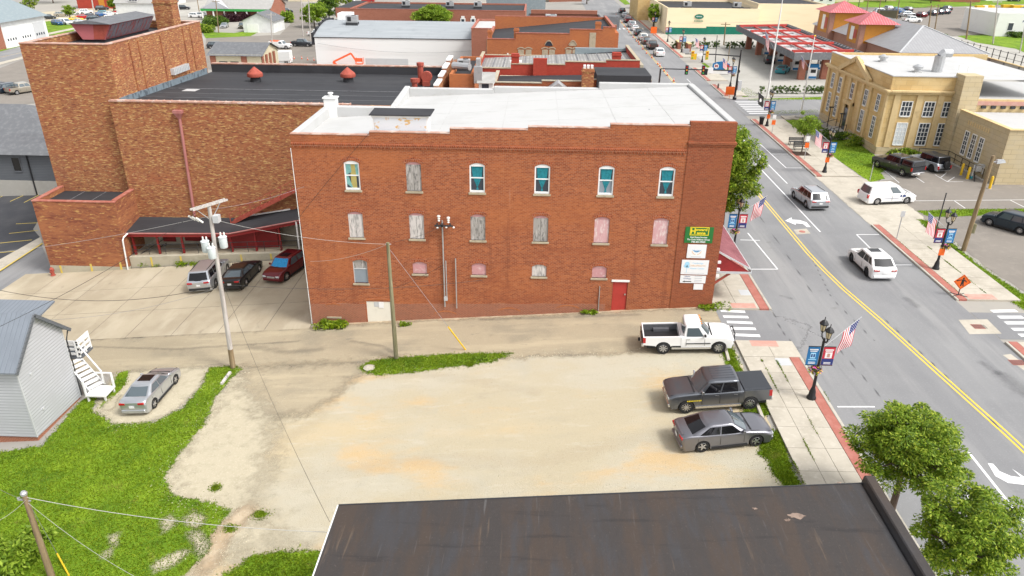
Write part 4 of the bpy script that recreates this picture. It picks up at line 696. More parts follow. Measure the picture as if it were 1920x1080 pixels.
part('roof', m['roof_black'], th, lambda b: b.quad((-36.5,63.6,10.25),(-9.8,63.6,10.25),(-9.8,84,9.75),(-36.5,84,9.75))); part('parapet_upstand', m['roof_black'], th, lambda b: b.box(-36.5, -9.8, 83.85, 83.98, 9.7, 10.55))
for y in (65.3, 67.6, 69.9, 72.3): part('roof_seam', m['seam_grey'], th, lambda b: b.hexa([(-36.2,y,10.1),(-9.9,y,10.1),(-9.9,y+.05,10.1),(-36.2,y+.05,10.1)], [(-36.2,y,10.265-(y-63.6)*.0245),(-9.9,y,10.265-(y-63.6)*.0245),(-9.9,y+.05,10.263-(y-63.6)*.0245),(-36.2,y+.05,10.263-(y-63.6)*.0245)]))
part('roof_seam', m['seam_grey'], th, lambda b: b.hexa([(-11.5,66,9),(-11.45,66,9),(-11.45,80,9),(-11.5,80,9)], [(-11.5,66,10.205),(-11.45,66,10.205),(-11.45,80,9.863),(-11.5,80,9.863)])); part('roof_patch', m['roof_white'], th, lambda b: b.hexa([(-34.2,71,9.5),(-32.9,71,9.5),(-32.9,72.2,9.5),(-34.2,72.2,9.5)],[(-34.2,71,10.085),(-32.9,71,10.085),(-32.9,72.2,10.055),(-34.2,72.2,10.055)]))
def flash(b):
    for k in range(9): y = 64.0 + k*2.05; b.box(-36.497, -36.38, y, y+2.0, 10.0-(y-63)*.03, 10.75-(y-63)*.02)
part('flashing', m['flashing'], th, flash)
for y in (67.3, 68.9, 73.2, 78.2, 79.9): part('pilaster_joint', m['brick_tapestry_low'], th, lambda b: b.box(-36.505, -36.40, y, y+.16, 10.6, 14.95))
part('grille', m['sign_grey'], th, lambda b: [b.box(-36.5, -36.1, 74.2+k*.36, 74.42+k*.36, 11.0, 11.6) for k in range(10)]); part('tower_roof', m['roof_black'], th, lambda b: b.quad((-43.7,64.4,14.55),(-36.9,64.4,14.55),(-36.9,82.4,14.55),(-43.7,82.4,14.55)))
mon = part('smoke_vent', m['red_pink'], th, lambda b: b.hexa([(-42.5,70.6,14.75),(-40.4,70.6,14.75),(-40.4,79.0,14.75),(-42.5,79.0,14.75)], [(-43.35,70.6,16.15),(-39.6,70.6,16.15),(-39.6,79.0,16.15),(-43.35,79.0,16.15)])); mon.name = 'smoke_vent'
part('vent_base', m['roof_black'], mon, lambda b: b.box(-42.45, -40.45, 70.8, 79.2, 14.4, 14.75)); part('vent_roof', m['roof_shingle'], mon, lambda b: b.add([(-43.6,70.3,16.15),(-39.4,70.3,16.15),(-39.4,79.3,16.15),(-43.6,79.3,16.15),(-41.5,70.3,16.5),(-41.5,79.3,16.5)], [(0,1,4),(1,2,5,4),(2,3,5),(3,0,4,5),(0,3,2,1)]))
part('worn_panel', m['red_rust'], mon, lambda b: b.hexa([(-41.4,70.57,14.8),(-40.42,70.57,14.8),(-40.42,70.6,14.8),(-41.4,70.6,14.8)],[(-41.2,70.57,16.1),(-39.65,70.57,16.1),(-39.65,70.6,16.1),(-41.2,70.6,16.1)]))
for k in range(11):
    y = 70.8+k*.75; part('louver', m['louver_worn'], mon, lambda b: b.hexa([(-40.33,y,14.85),(-40.27,y,14.85),(-40.27,y+.66,14.85),(-40.33,y+.66,14.85)],[(-39.62,y,16.05),(-39.53,y,16.05),(-39.53,y+.66,16.05),(-39.62,y+.66,16.05)]))
part('chimney', m['brick_tapestry'], th, lambda b: (b.box(-40.2, -38.3, 80.6, 82.2, 14.4, 17.5), b.box(-40.28, -38.22, 80.52, 82.28, 17.15, 17.3)))
# annex and walkway
part('annex_wall', m['brick_tapestry_low'], th, lambda b: (b.box(-43.85, -36.55, 59.7, 60.0, -3.55, 2.55), b.box(-43.85, -43.5, 60.0, 63.9, -5, 2.55), b.box(-36.9, -36.55, 60.0, 63.2, -4, 2.6)))
part('annex_base', m['wall_conc'], th, lambda b: b.box(-43.86, -36.54, 59.69, 60.05, -5.5, -3.55)); part('annex_roof', m['roof_black'], th, lambda b: b.quad((-43.5,60,2.15),(-36.9,60,2.15),(-36.9,63.9,2.15),(-43.5,63.9,2.15))); part('annex_coping', m['coping_red'], th, lambda b: (b.box(-43.9, -36.5, 59.65, 60.02, 2.55, 2.66), b.box(-43.9, -43.48, 60.02, 63.88, 2.55, 2.66), b.box(-36.92, -36.5, 60.02, 63.18, 2.62, 2.73)), bevel=.02)
for x in (-41.6, -39.6, -37.8): part('roof_seam', m['seam_grey'], th, lambda b: b.box(x, x+.05, 60.02, 63.85, 2.0, 2.165))
for px in (112, 170, 226): q = atY(px, 500, 59.62); part('painted_mark', m['paint_kerb_yellow'], th, lambda b: b.box(q.x-.09, q.x+.09, 59.67, 59.69, tz(q.x, 59.6), tz(q.x, 59.6)+.75))
part('downpipe', m['pipe_pink'], th, lambda b: (b.tube([(-31.0,63.08,9.3),(-31.3,63.08,.3)], .13, 8), b.hexa([(-31.15,62.95,9.3),(-30.85,62.95,9.3),(-30.85,63.2,9.3),(-31.15,63.2,9.3)],[(-31.35,62.8,9.75),(-30.65,62.8,9.75),(-30.65,63.2,9.75),(-31.35,63.2,9.75)]), b.box(-31.4, -30.6, 62.78, 63.2, 9.75, 10.0)))
CX_ = [(-36.9, -.5, 0.0), (-27.1, -.3, .1), (-20.2, 1.2, 1.4), (-16, 2.1, 2.3)]
part('canopy_roof', m['roof_black'], th, lambda b: [b.hexa([(a[0],60.4,a[1]-.06),(c[0],60.4,c[1]-.06),(c[0],63.19,c[2]-.06),(a[0],63.19,a[2]-.06)],[(a[0],60.4,a[1]),(c[0],60.4,c[1]),(c[0],63.19,c[2]),(a[0],63.19,a[2])]) for a, c in zip(CX_[:-1], CX_[1:])])
part('canopy_fascia', m['red_paint'], th, lambda b: [b.hexa([(a[0],60.32,a[1]-.36),(c[0],60.32,c[1]-.36),(c[0],60.399,c[1]-.36),(a[0],60.399,a[1]-.36)],[(a[0],60.32,a[1]-.07),(c[0],60.32,c[1]-.07),(c[0],60.399,c[1]-.07),(a[0],60.399,a[1]-.07)]) for a, c in zip(CX_[:-1], CX_[1:])])
part('gutter', m['pipe_pink'], th, lambda b: b.tube([(a[0], 60.28, a[1]-.02) for a in CX_], .07, 6)); part('canopy_edge', m['white_trim'], th, lambda b: b.bar((-27.2, 63.1, .2), (-22.3, 63.1, 1.1), .12, .1))
part('downpipe', m['white_trim'], th, lambda b: (b.tube([(-36.3,60.25,-.5),(-36.42,59.75,-.65),(-36.5,59.6,-.9),(-36.66,59.6,-3.9)], .07, 6), b.tube([(-20.9,60.25,1.0),(-20.9,60.25,-1.9)], .07, 6)))
for k in range(8): x = -36.2+k*2.25; part('canopy_post', m['red_paint'], th, lambda b: b.box(x-.08, x+.08, 60.62, 60.78, -3, float(np.interp(x, [c[0] for c in CX_], [c[1] for c in CX_]))-.06))
dk = lambda x: -2.75 + (x+36.6)*.055
part('walkway_deck', m['concrete_lot'], th, lambda b: b.hexa([(-36.55,60.3,-4.5),(-16,60.3,-4.5),(-16,63.19,-4.5),(-36.55,63.19,-4.5)],[(-36.55,60.3,dk(-36.55)),(-16,60.3,dk(-16)),(-16,63.19,dk(-16)),(-36.55,63.19,dk(-36.55))])); part('retaining_wall', m['wall_conc'], th, lambda b: b.hexa([(-36.5,59.95,-4.6),(-16.1,59.95,-4.6),(-16.1,60.29,-4.6),(-36.5,60.29,-4.6)],[(-36.5,59.95,dk(-36.5)+.08),(-16.1,59.95,dk(-16.1)+.08),(-16.1,60.29,dk(-16.1)+.08),(-36.5,60.29,dk(-36.5)+.08)]), bevel=.03)
part('rear_plinth', m['wall_conc'], th, lambda b: b.box(-36.54, -16, 63.1, 63.199, -4, -.1)); 
for a, c in ((-34.7, -33.5), (-32.6, -30.1), (-28.9, -26.2)): part('red_door', m['red_paint'], th, lambda b: b.box(a, c, 63.02, 63.1, dk(a)+.3, dk(a)+2.15))
part('red_screen', m['red_paint'], th, lambda b: b.hexa([(-28.6,61.5,dk(-28.6)),(-23.2,61.5,dk(-23.2)),(-23.2,61.6,dk(-23.2)),(-28.6,61.6,dk(-28.6))],[(-28.6,61.5,-.55),(-23.2,61.5,.25),(-23.2,61.6,.25),(-28.6,61.6,-.55)]))
def rail(b, x0, x1, y, off):
    n = max(1, int((x1-x0)/1.5)); 
    for k in range(n+1): x = x0+(x1-x0)*k/n; b.box(x-.02, x+.02, y-.02, y+.02, dk(x)+off, dk(x)+off+.95)
    for h in (.5, .95): b.bar((x0, y, dk(x0)+off+h), (x1, y, dk(x1)+off+h), .04)
part('railing', m['dark_metal'], th, lambda b: rail(b, -36.3, -16.5, 60.4, .08)); part('ramp_railing', m['dark_metal'], th, lambda b: (b.bar((-36.4,60.1,-3.0),(-34.3,62.8,-1.9),.05), b.bar((-36.4,60.1,-3.5),(-34.3,62.8,-2.4),.05), b.quad((-36.4,60.12,-4.2),(-34.3,62.8,-2.9),(-34.3,62.8,-2.5),(-36.4,60.12,-3.6))))
for px in (282, 338, 396, 452, 508): q = atY(px, 480, 59.94); part('painted_mark', m['paint_kerb_yellow'], th, lambda b: b.box(q.x-.08, q.x+.08, 59.925, 59.945, tz(q.x, 59.9)+.05, dk(q.x)))
st = part('fire_stair', m['red_rust'], th, lambda b: (b.bar((-27.6,62.9,-.1),(-20.6,62.9,3.55),.06,.3), b.bar((-27.6,62.2,-.1),(-20.6,62.2,3.55),.06,.3), b.box(-20.6, -16.5, 62.1, 63.0, 3.5, 3.6)))
part('stair_rail', m['red_rust'], st, lambda b: (b.bar((-27.6,62.15,.9),(-20.6,62.15,4.55),.05), b.bar((-27.6,62.15,.5),(-20.6,62.15,4.15),.04), [b.box(-27.6+k-.02, -27.56+k, 62.13, 62.17, k*.521-.1, k*.521+.9) for k in range(8)]))
for k in range(16): x = -27.4+k*.43; part('tread', m['red_rust'], st, lambda b: b.box(x, x+.28, 62.25, 62.87, (x+27.6)*.5214, (x+27.6)*.5214+.05))
def mush(x, y, z, s, label):
    o = empty('roof_ventilator', (x, y, z), label=label, cat='roof vent', group='red roof ventilators'); part('stack', m['roof_black'], o, lambda b: b.lathe([(.55*s,-.1),(.55*s,.25*s),(.5*s,.3*s),(.5*s,.55*s)], 12)); part('hood', m['red_rust'], o, lambda b: b.lathe([(.78*s,.5*s),(.82*s,.62*s),(.78*s,.85*s),(.05*s,1.5*s)], 14), smooth=30)
mush(-29.3, 77.6, 9.9, 1.0, 'conical red roof ventilator nearest the stage tower'); mush(-19.75, 78.4, 9.88, 1.0, 'conical red roof ventilator in the middle of the black roof')
o = empty('roof_exhaust', (-11.9, 76.3, 9.93), label='cluster of red exhaust stacks at the right end of the black roof', cat='roof vent')
part('tall_stack', m['red_rust'], o, lambda b: (b.lathe([(.3,0),(.3,1.9)], 10, (.0,.9,0)), b.lathe([(.38,1.9),(.38,2.2)], 10, (0,.9,0)))); part('fan_housing', m['red_rust'], o, lambda b: (b.box(.3, 1.0, -.1, .6, 0, .5), b.lathe([(.55,.0),(.55,.5)], 12, (.7, .1, .9), 'y'))); part('low_vent', m['red_rust'], o, lambda b: (b.lathe([(.28,0),(.28,.5),(.4,.55),(.4,.9)], 10, (-.4,-.8,0)))); part('duct', m['red_rust'], o, lambda b: b.bar((0,.9,.5),(-.3,-.6,.6),.35))
# ------------------------------------------------------------------ near flat-roofed building
nb = empty('flat_roof_building', (0, 0, 0), label='low building in the foreground with a stained black roof and street parapet', cat='building')
RZ = lambda x, y: 4.75 + (x+7)*.03 + (y-21)*.0
A = atZ(635, 947, 4.75); B_ = atZ(1640, 905, 5.35)
yb = lambda x: A.y + (x-A.x)*(22.4-A.y)/(13.1-A.x)
part('roof', m['roof_near'], nb, lambda b: b.quad((A.x,-2,RZ(A.x,0)),(12.7,-2,RZ(12.7,0)),(12.7,yb(12.7),RZ(12.7,0)),(A.x,yb(A.x),RZ(A.x,0))))
part('rear_wall', m['wall_white'], nb, lambda b: b.hexa([(A.x+.05,yb(A.x)-.4,-3),(13.0,yb(13)-.4,-3),(13.0,yb(13)-.12,-3),(A.x+.05,yb(A.x)-.12,-3)],[(A.x+.05,yb(A.x)-.4,4.7),(13.0,yb(13)-.4,5.2),(13.0,yb(13)-.12,5.2),(A.x+.05,yb(A.x)-.12,4.7)])); part('side_wall', m['wall_white'], nb, lambda b: b.box(A.x+.06, A.x+.3, -2, yb(A.x)-.42, -3, 4.7)); part('front_wall', m['wall_white'], nb, lambda b: b.box(12.72, 13.05, -2, yb(13)-.42, -3, 5.2))
part('roof_edge', m['roof_black'], nb, lambda b: b.hexa([(A.x,yb(A.x)-.02,4.6),(12.8,yb(12.8)-.02,5.2),(12.8,yb(12.8)+.03,5.2),(A.x,yb(A.x)+.03,4.6)],[(A.x,yb(A.x)-.02,RZ(A.x,0)+.02),(12.8,yb(12.8)-.02,RZ(12.8,0)+.02),(12.8,yb(12.8)+.03,RZ(12.8,0)+.02),(A.x,yb(A.x)+.03,RZ(A.x,0)+.02)])); part('drip_edge', m['white_trim'], nb, lambda b: b.hexa([(A.x-.05,-2,4.66),(A.x-.003,-2,4.66),(A.x-.003,yb(A.x),4.66),(A.x-.05,yb(A.x),4.66)],[(A.x-.05,-2,4.76),(A.x-.003,-2,4.76),(A.x-.003,yb(A.x),4.76),(A.x-.05,yb(A.x),4.76)]))
yp = yb(12.9)+.15
part('parapet', m['roof_near'], nb, lambda b: (b.hexa([(12.72,-2,5.0),(13.25,-2,5.0),(13.25,yp,5.0),(12.72,yp,5.0)],[(12.82,-2,5.62),(13.2,-2,5.62),(13.2,yp,5.62),(12.82,yp,5.62)])), bevel=.04)
def blob(b, x, y, w, d, seed):
    r = random.Random(seed); P = [(x+w*cos(a)*r.uniform(.45, 1.1), y+d*sin(a)*r.uniform(.45, 1.1)) for a in [k*2*pi/18 for k in range(18)]]; b.add([(px, py, RZ(px, 0)+.006) for px, py in P]+[(x, y, RZ(x, 0)+.02)], [(k, (k+1) % 18, 18) for k in range(18)])
for k, (x, y, w, d) in enumerate(((9.75,20.6,.34,.18),(9.35,20.38,.14,.1),(8.35,20.95,.1,.07),(11.9,22.4,.12,.04))): part('roof_blister', m['roof_patch'], nb, lambda b: blob(b, x, y, w, d, k))
# ------------------------------------------------------------------ grey house at the left
hs_ = empty('grey_house', (0, 0, 0), label='small grey-sided gabled house with blue-grey metal roof at the left edge', cat='house')
hx, hy0, hy1, he, hr = -28.7, 34.0, 38.45, 2.05, 4.1; hm = (hy0+hy1)/2
part('foundation', m['brick_red_base'], hs_, lambda b: b.box(-50, hx-.05, hy0+.06, hy1-.06, -5, -2.75))
part('gable_wall', m['siding_grey'], hs_, lambda b: b.prism([(hy0,0),(hy1,0)], 0, 1) if False else b.add([(hx,hy0,-2.8),(hx,hy1,-2.95),(hx,hy1,he),(hx,hm,hr),(hx,hy0,he),(hx-.2,hy0,-2.8),(hx-.2,hy1,-2.95),(hx-.2,hy1,he),(hx-.2,hm,hr),(hx-.2,hy0,he)], [(0,1,2,3,4),(9,8,7,6,5),(0,4,9,5),(1,6,7,2)]))
part('front_wall', m['siding_grey'], hs_, lambda b: b.box(-50, hx-.2, hy0, hy0+.2, -2.8, he)); part('back_wall', m['siding_grey'], hs_, lambda b: b.box(-50, hx-.2, hy1-.2, hy1, -3, he))
part('corner_trim', m['sign_grey'], hs_, lambda b: (b.box(hx-.06, hx+.02, hy0-.02, hy0+.06, -2.8, he-.02), b.box(hx-.06, hx+.02, hy1-.06, hy1+.02, -2.95, he-.05)))
rf = part('roof', m['roof_metal_blue'], hs_, lambda b: (b.hexa([(-50,hy0-.35,he-.32),(hx+.3,hy0-.35,he-.32),(hx+.3,hm,hr),(-50,hm,hr)],[(-50,hy0-.35,he-.24),(hx+.3,hy0-.35,he-.24),(hx+.3,hm,hr+.1),(-50,hm,hr+.1)]), b.hexa([(-50,hm,hr),(hx+.3,hm,hr),(hx+.3,hy1+.35,he-.32),(-50,hy1+.35,he-.32)],[(-50,hm,hr+.1),(hx+.3,hm,hr+.1),(hx+.3,hy1+.35,he-.24),(-50,hy1+.35,he-.24)])))
part('barge_board', m['siding_dark'], rf, lambda b: (b.bar((hx+.3,hy0-.37,he-.33),(hx+.3,hm,hr+.0),.08,.2), b.bar((hx+.3,hm,hr+.0),(hx+.3,hy1+.37,he-.33),.08,.2))); part('vent_pipe', m['white_trim'], rf, lambda b: b.tube([(-30.5,35.1,2.8),(-30.5,35.1,3.5)], .06, 8)); part('gutter_spout', m['dark_metal'], hs_, lambda b: b.tube([(hx+.15,hy1+.3,he-.35),(hx+.05,hy1+.12,he-.9),(hx+.05,hy1+.05,-2.9)], .04, 6))
part('vent_cap', m['sign_grey'], hs_, lambda b: (b.box(hx, hx+.06, 34.9, 35.05, .85, 1.0), b.box(hx, hx+.06, 35.0, 35.15, -1.6, -1.45)))
part('rear_wing_roof', m['roof_metal_blue'], hs_, lambda b: b.hexa([(-45,38.6,1.2),(-31.6,38.6,1.2),(-31.6,42.5,1.7),(-45,42.5,1.7)],[(-45,38.6,1.3),(-31.6,38.6,1.3),(-31.6,42.5,1.8),(-45,42.5,1.8)]))
bal = part('balcony', m['siding_dark'], hs_, lambda b: b.box(-31.6, -29.1, 40.0, 41.4, -1.15, -1.0))
part('balcony_rail', m['white_wood'], bal, lambda b: ([b.box(-29.22, -29.12, y, y+.1, -1, .15) for y in (40.02, 40.7, 41.28)], [b.box(x, x+.1, 40.0, 40.1, -1, .15) for x in (-31.5, -30.4, -29.35)], [b.box(-31.5, -29.12, 40.02, 40.07, z, z+.16) for z in (-.85,-.5,-.15,.05)], [b.box(-29.19, -29.13, 40.07, 41.4, z, z+.16) for z in (-.85,-.5,-.15,.05)]))
sta = empty('wooden_stairs', (0, 0, 0), label='white wooden stairs with handrail and bottom landing beside the grey house', cat='stairs')
s0 = Vector((-29.5, 39.75, -1.05)); s1 = Vector((-27.75, 38.85, -2.5)); gl = tz(-26.8, 38.5)
sv = (s1-s0); sn = Vector((-sv.y, sv.x, 0)).normalized()*.5
for k in range(7):
    p = s0+sv*(k+.5)/7; d = Vector((sv.x, sv.y, 0)).normalized()*.17
    part('tread', m['white_wood'], sta, lambda b: b.hexa([p-sn-d, p-sn+d, p+sn+d, p+sn-d], [q+Vector((0,0,.05)) for q in (p-sn-d, p-sn+d, p+sn+d, p+sn-d)]))
part('stringer', m['white_wood'], sta, lambda b: (b.bar(s0-sn-Vector((0,0,.1)), s1-sn-Vector((0,0,.1)), .06, .25), b.bar(s0+sn-Vector((0,0,.1)), s1+sn-Vector((0,0,.1)), .06, .25)))
part('landing', m['white_wood'], sta, lambda b: (b.box(-28.0, -26.7, 37.9, 39.1, -2.6, -2.5), [b.box(x, x+.1, y, y+.1, -3.2, -2.6) for x in (-27.95, -26.85) for y in (37.95, 38.95)]))
part('handrail', m['white_wood'], sta, lambda b: (b.bar(s0+sn+Vector((0,0,1)), s1+sn+Vector((0,0,.95)), .08), b.bar(s0+sn+Vector((0,0,.0)), s0+sn+Vector((0,0,1.0)), .09), b.bar(s1+sn, s1+sn+Vector((0,0,1)), .09), b.bar((-27.95,37.95,-2.5),(-27.95,37.95,-1.5),.1), b.bar((-26.75,39.05,-2.5),(-26.75,39.05,-1.5),.1), b.bar((-27.75,39.05,-1.52),(-26.75,39.05,-1.52),.09), b.bar((-27.95,37.95,-1.52),(-28.6,38.4,-1.1),.08)))
# ------------------------------------------------------------------ generic background building
def block(name, label, x0, x1, y0, y1, z1, wall, roof, par=.5, z0=-6, cop='coping_clay', cat='building', steps=None, roof_drop=None):
    """walls, sunk flat roof and coping; steps = [(xa,xb,z)] gives the front parapet a stepped top"""
    o = empty(name, (0, 0, 0), label=label, cat=cat); t = .3; st_ = steps or [(x0, x1, z1)]
    part('front_wall', m[wall], o, lambda b: [b.box(a, c, y0, y0+t, z0, z) for a, c, z in st_])
    part('side_wall', m[wall], o, lambda b: b.box(x0+.002, x0+t, y0+t, y1, z0, st_[0][2]-.003)); part('side_wall', m[wall], o, lambda b: b.box(x1-t, x1-.002, y0+t, y1, z0, st_[-1][2]-.003)); part('back_wall', m[wall], o, lambda b: b.box(x0+t, x1-t, y1-t, y1-.002, z0, z1))
    part('roof', m[roof], o, lambda b: b.quad((x0+t,y0+t,st_[0][2]-par),(x1-t,y0+t,st_[-1][2]-par),(x1-t,y1-t,st_[-1][2]-par),(x0+t,y1-t,st_[0][2]-par)))
    if cop: part('coping', m[cop], o, lambda b: ([b.box(a-.03, c+.03, y0-.05, y0+t+.05, z, z+.09) for a, c, z in st_], b.box(x0-.05, x0+t+.05, y0+t+.06, y1, st_[0][2], st_[0][2]+.085), b.box(x1-t-.05, x1+.05, y0+t+.06, y1, st_[-1][2], st_[-1][2]+.085), b.box(x0+t+.06, x1-t-.06, y1-t, y1+.05, z1, z1+.085)))
    return o
def fwin(par, x, z0, z1, w, y, frame='white_trim', pane='glass_win', bars=True, arch=None, axis='y'):
    """window on a wall facing -Y (axis y, wall at y) or facing -X (axis x, wall at x=y, centred at y=x)"""
    T_ = (lambda a, d, z: (a, y+d, z)) if axis == 'y' else (lambda a, d, z: (y+d, a, z))
    def bx(b, a0, a1, d0, d1, q0, q1): p = T_(a0, d0, q0); q = T_(a1, d1, q1); b.box(min(p[0],q[0]), max(p[0],q[0]), min(p[1],q[1]), max(p[1],q[1]), q0, q1)
    f = part('window', m[frame], par, lambda b: (bx(b, x-w/2-.1, x-w/2, -.06, .05, z0-.1, z1+.1), bx(b, x+w/2, x+w/2+.1, -.06, .05, z0-.1, z1+.1), bx(b, x-w/2, x+w/2, -.06, .05, z1, z1+.1), bx(b, x-w/2, x+w/2, -.1, .05, z0-.14, z0)))
    part('pane', m[pane], f, lambda b: bx(b, x-w/2, x+w/2, -.02, .03, z0, z1))
    if bars:
        nb_ = 3 if w > .9 else 2; nz = max(2, int((z1-z0)/.45))
        part('glazing_bars', m[frame], f, lambda b: ([bx(b, x-w/2+w*k/nb_-.03, x-w/2+w*k/nb_+.03, -.045, -.02, z0, z1) for k in range(1, nb_)], [bx(b, x-w/2, x+w/2, -.04, -.02, z0+(z1-z0)*k/nz-.03, z0+(z1-z0)*k/nz+.03) for k in range(1, nz)]))
    return f
def chim(par, x, y, z0, z1, mat, w=.5, cap=True):
    return part('chimney', m[mat], par, lambda b: (b.box(x-w, x+w, y-w*.7, y+w*.7, z0, z1), b.box(x-w-.06, x+w+.06, y-w*.7-.06, y+w*.7+.06, z1-.35, z1-.2) if cap else None))
def hvac(x, y, z, label, s=1.0, mat='galv'):
    o = empty('rooftop_unit', (x, y, z), label=label, cat='air unit'); part('curb', m['dark_metal'], o, lambda b: b.box(-1.0*s, 1.0*s, -.7*s, .7*s, -.1, .5*s)); part('cabinet', m[mat], o, lambda b: b.box(-.95*s, .95*s, -.65*s, .65*s, .5*s, 1.6*s), bevel=.03); part('fan', m['dark_metal'], o, lambda b: b.lathe([(.4*s,0),(.4*s,.06)], 12, (.3*s,0,1.6*s))); part('grille', m['plastic_black'], o, lambda b: b.box(-.7*s, -.05*s, -.665*s, -.65*s, .7*s, 1.4*s))
# low brick pieces between
rb = block('painted_brick_building', 'long red-painted brick building with stepped parapet behind the white roof', -7.2, 11.9, 88, 101, 9.6, 'brick_painted', 'metal_deck', .7, steps=[(-7.2,-3.0,9.95),(-3.0,3.3,10.45),(3.3,8.0,10.8),(8.0,11.9,11.05)], cop='stone_sill')
chim(rb, -2.5, 88.4, 9.5, 11.6, 'brick_painted', .45); chim(rb, 9.2, 88.4, 10, 11.9, 'brick_painted', .5); part('buttress', m['brick_painted'], rb, lambda b: b.box(-.4, 1.2, 87.6, 87.99, 0, 11.2)); part('cornice', m['wall_conc'], rb, lambda b: b.box(11.95, 12.35, 88, 101, 10.0, 10.6)); fwin(rb, -4.0, 7.35, 8.75, .75, 87.98, bars=False)
part('skylight', m['white_trim'], rb, lambda b: b.box(-3.2, -1.8, 90.5, 91.5, 9.3, 10.4)); part('blocked_window', m['brick_tapestry'], rb, lambda b: b.box(-6.6, -5.4, 87.95, 87.99, 6, 9.3))
for k in range(14): x = -6.8+k*1.32; part('deck_rib', m['seam_grey'], rb, lambda b: b.box(x, x+.12, 88.5, 100.5, float(np.interp(x, [-6.9, 11.6], [9.25, 10.35]))-.02, float(np.interp(x, [-6.9, 11.6], [9.25, 10.35]))+.06))
part('roof_ridge', m['roof_black'], rb, lambda b: b.hexa([(-6.8,99.5,8.2),(11.6,99.5,9.2),(11.6,101.2,9.2),(-6.8,101.2,8.2)],[(-6.8,99.8,8.9),(11.6,99.8,10.5),(11.6,101.2,10.5),(-6.8,101.2,8.9)])); part('roof_ridge_cap', m['roof_slate_blue'], rb, lambda b: b.box(5.0, 11.6, 100.2, 100.9, 9.6, 10.75))
lb = block('brown_brick_annex', 'low brown brick annex with black roof tucked behind the white roof', -4.6, 12.2, 80, 87.4, 9.2, 'brick_brown', 'roof_black', .5, steps=[(-4.6,.6,9.75),(.6,5,10.0),(5,12.2,10.2)], cop='wall_conc')
part('tank_house', m['roof_black'], lb, lambda b: b.box(6.4, 12.1, 79.6, 85, 8.0, 10.75)); chim(lb, 5.4, 79.4, 6, 11.5, 'brick_tapestry', .62); part('chimney_cap', m['wall_white'], lb, lambda b: [b.box(4.9+k*.38, 5.15+k*.38, 79.1, 79.7, 11.5, 11.8) for k in range(3)]); part('skylight_gable', m['galv'], lb, lambda b: b.add([(.6,77.8,9.0),(3.9,77.8,9.0),(2.3,77.8,10.2),(.6,79.9,9.0),(3.9,79.9,9.0),(2.3,79.9,10.2)], [(0,1,2),(1,4,5,2),(0,2,5,3),(3,5,4)]))
wb_ = block('rear_yard_building', 'small tan-brick rear building with ducts beside the theatre roof', -8.7, -6.3, 75, 87, 11.4, 'brick_orange', 'roof_black', .4, cop=None)
part('duct', m['galv'], wb_, lambda b: (b.box(-6.2, -5.4, 74.6, 75.4, 10.6, 12.2), b.box(-6.0, -5.6, 74.8, 76, 12.2, 12.9), b.tube([(-8.6,78,11.8),(-6.8,77,11.8)], .35, 10))); part('dormer', m['roof_shingle_pale'], wb_, lambda b: b.add([(-5.9,74.2,10.7),(-4.1,74.2,10.7),(-4.1,76,11.5),(-5.9,76,11.5)], [(0,1,2,3)])); part('dormer_wall', m['white_trim'], wb_, lambda b: b.box(-5.7, -4.3, 74.4, 76, 8, 10.7)); part('dormer_window', m['glass_win'], wb_, lambda b: b.box(-5.4, -4.7, 74.36, 74.4, 9.9, 10.6)); hvac(-7.7, 80, 11.0, 'small rooftop air unit among ducts beside the theatre', .7)
ob = block('orange_brick_building', 'tall orange brick side wall with small arched vents, third building back', -7.2, 11.0, 110, 126, 12.1, 'brick_orange', 'roof_black', .4, steps=[(-7.2,-3.1,10.5),(-3.1,4.6,11.35),(4.6,9.3,11.95),(9.3,11.0,12.3)], cop='coping_red')
chim(ob, -3.0, 110.4, 10, 12.0, 'brick_orange', .35); chim(ob, 8.6, 110.4, 11, 13.0, 'brick_orange', .4); chim(ob, -6.8, 110.4, 10, 11.7, 'brick_orange', .3)
for px, kk in ((1029,'glass_win'),(1074,'stone_sill')): q = atY(px, 82, 110); part('lunette', m[kk], ob, lambda b: b.add([(q.x-.5,109.95,q.z-.3),(q.x+.5,109.95,q.z-.3)]+[(q.x+.5*cos(a),109.95,q.z-.3+.6*sin(a)) for a in (.5,1.05,1.57,2.1,2.64)], [tuple(range(7))])); part('arch', m['stone_sill'], ob, lambda b: arc_band(b, q.x-.6, q.x+.6, q.z+.36, .62, .14, 109.9, 109.99))
for px in (977, 991, 1022, 1035, 1066, 1079): q = atY(px, 97, 110); part('blocked_window', m['stone_sill'], ob, lambda b: (b.box(q.x-.42, q.x+.42, 109.95, 109.99, q.z-.9, q.z+.3), arc_band(b, q.x-.55, q.x+.55, q.z+.5, .2, .15, 109.93, 109.99)))
q = atY(1111, 75, 110); part('blocked_window', m['stone_sill'], ob, lambda b: b.box(q.x-.45, q.x+.45, 109.95, 109.99, q.z-1.0, q.z+1.0)); part('stand_pipe', m['white_trim'], ob, lambda b: b.tube([(-4.2,109.9,5),(-4.2,109.9,8.6)], .12, 8))
part('parapet_return', m['brick_orange'], ob, lambda b: b.box(11.0, 11.6, 110.5, 126, 2, 11.5))
gb = block('grey_roof_shop', 'long low building with pale grey roof and white parapet beyond the orange brick wall', -4.4, 13.2, 134, 152, 9.3, 'wall_white', 'roof_grey', .15, steps=[(-4.4,1.5,8.4),(1.5,7.8,8.7),(7.8,13.2,9.2)], cop=None); hvac(2.5, 147, 8.8, 'grey rooftop unit on the pale grey shop roof', 1.1); part('gable_end', m['brick_far'], gb, lambda b: b.box(12.6, 13.6, 133.5, 134.5, 2, 10.2))
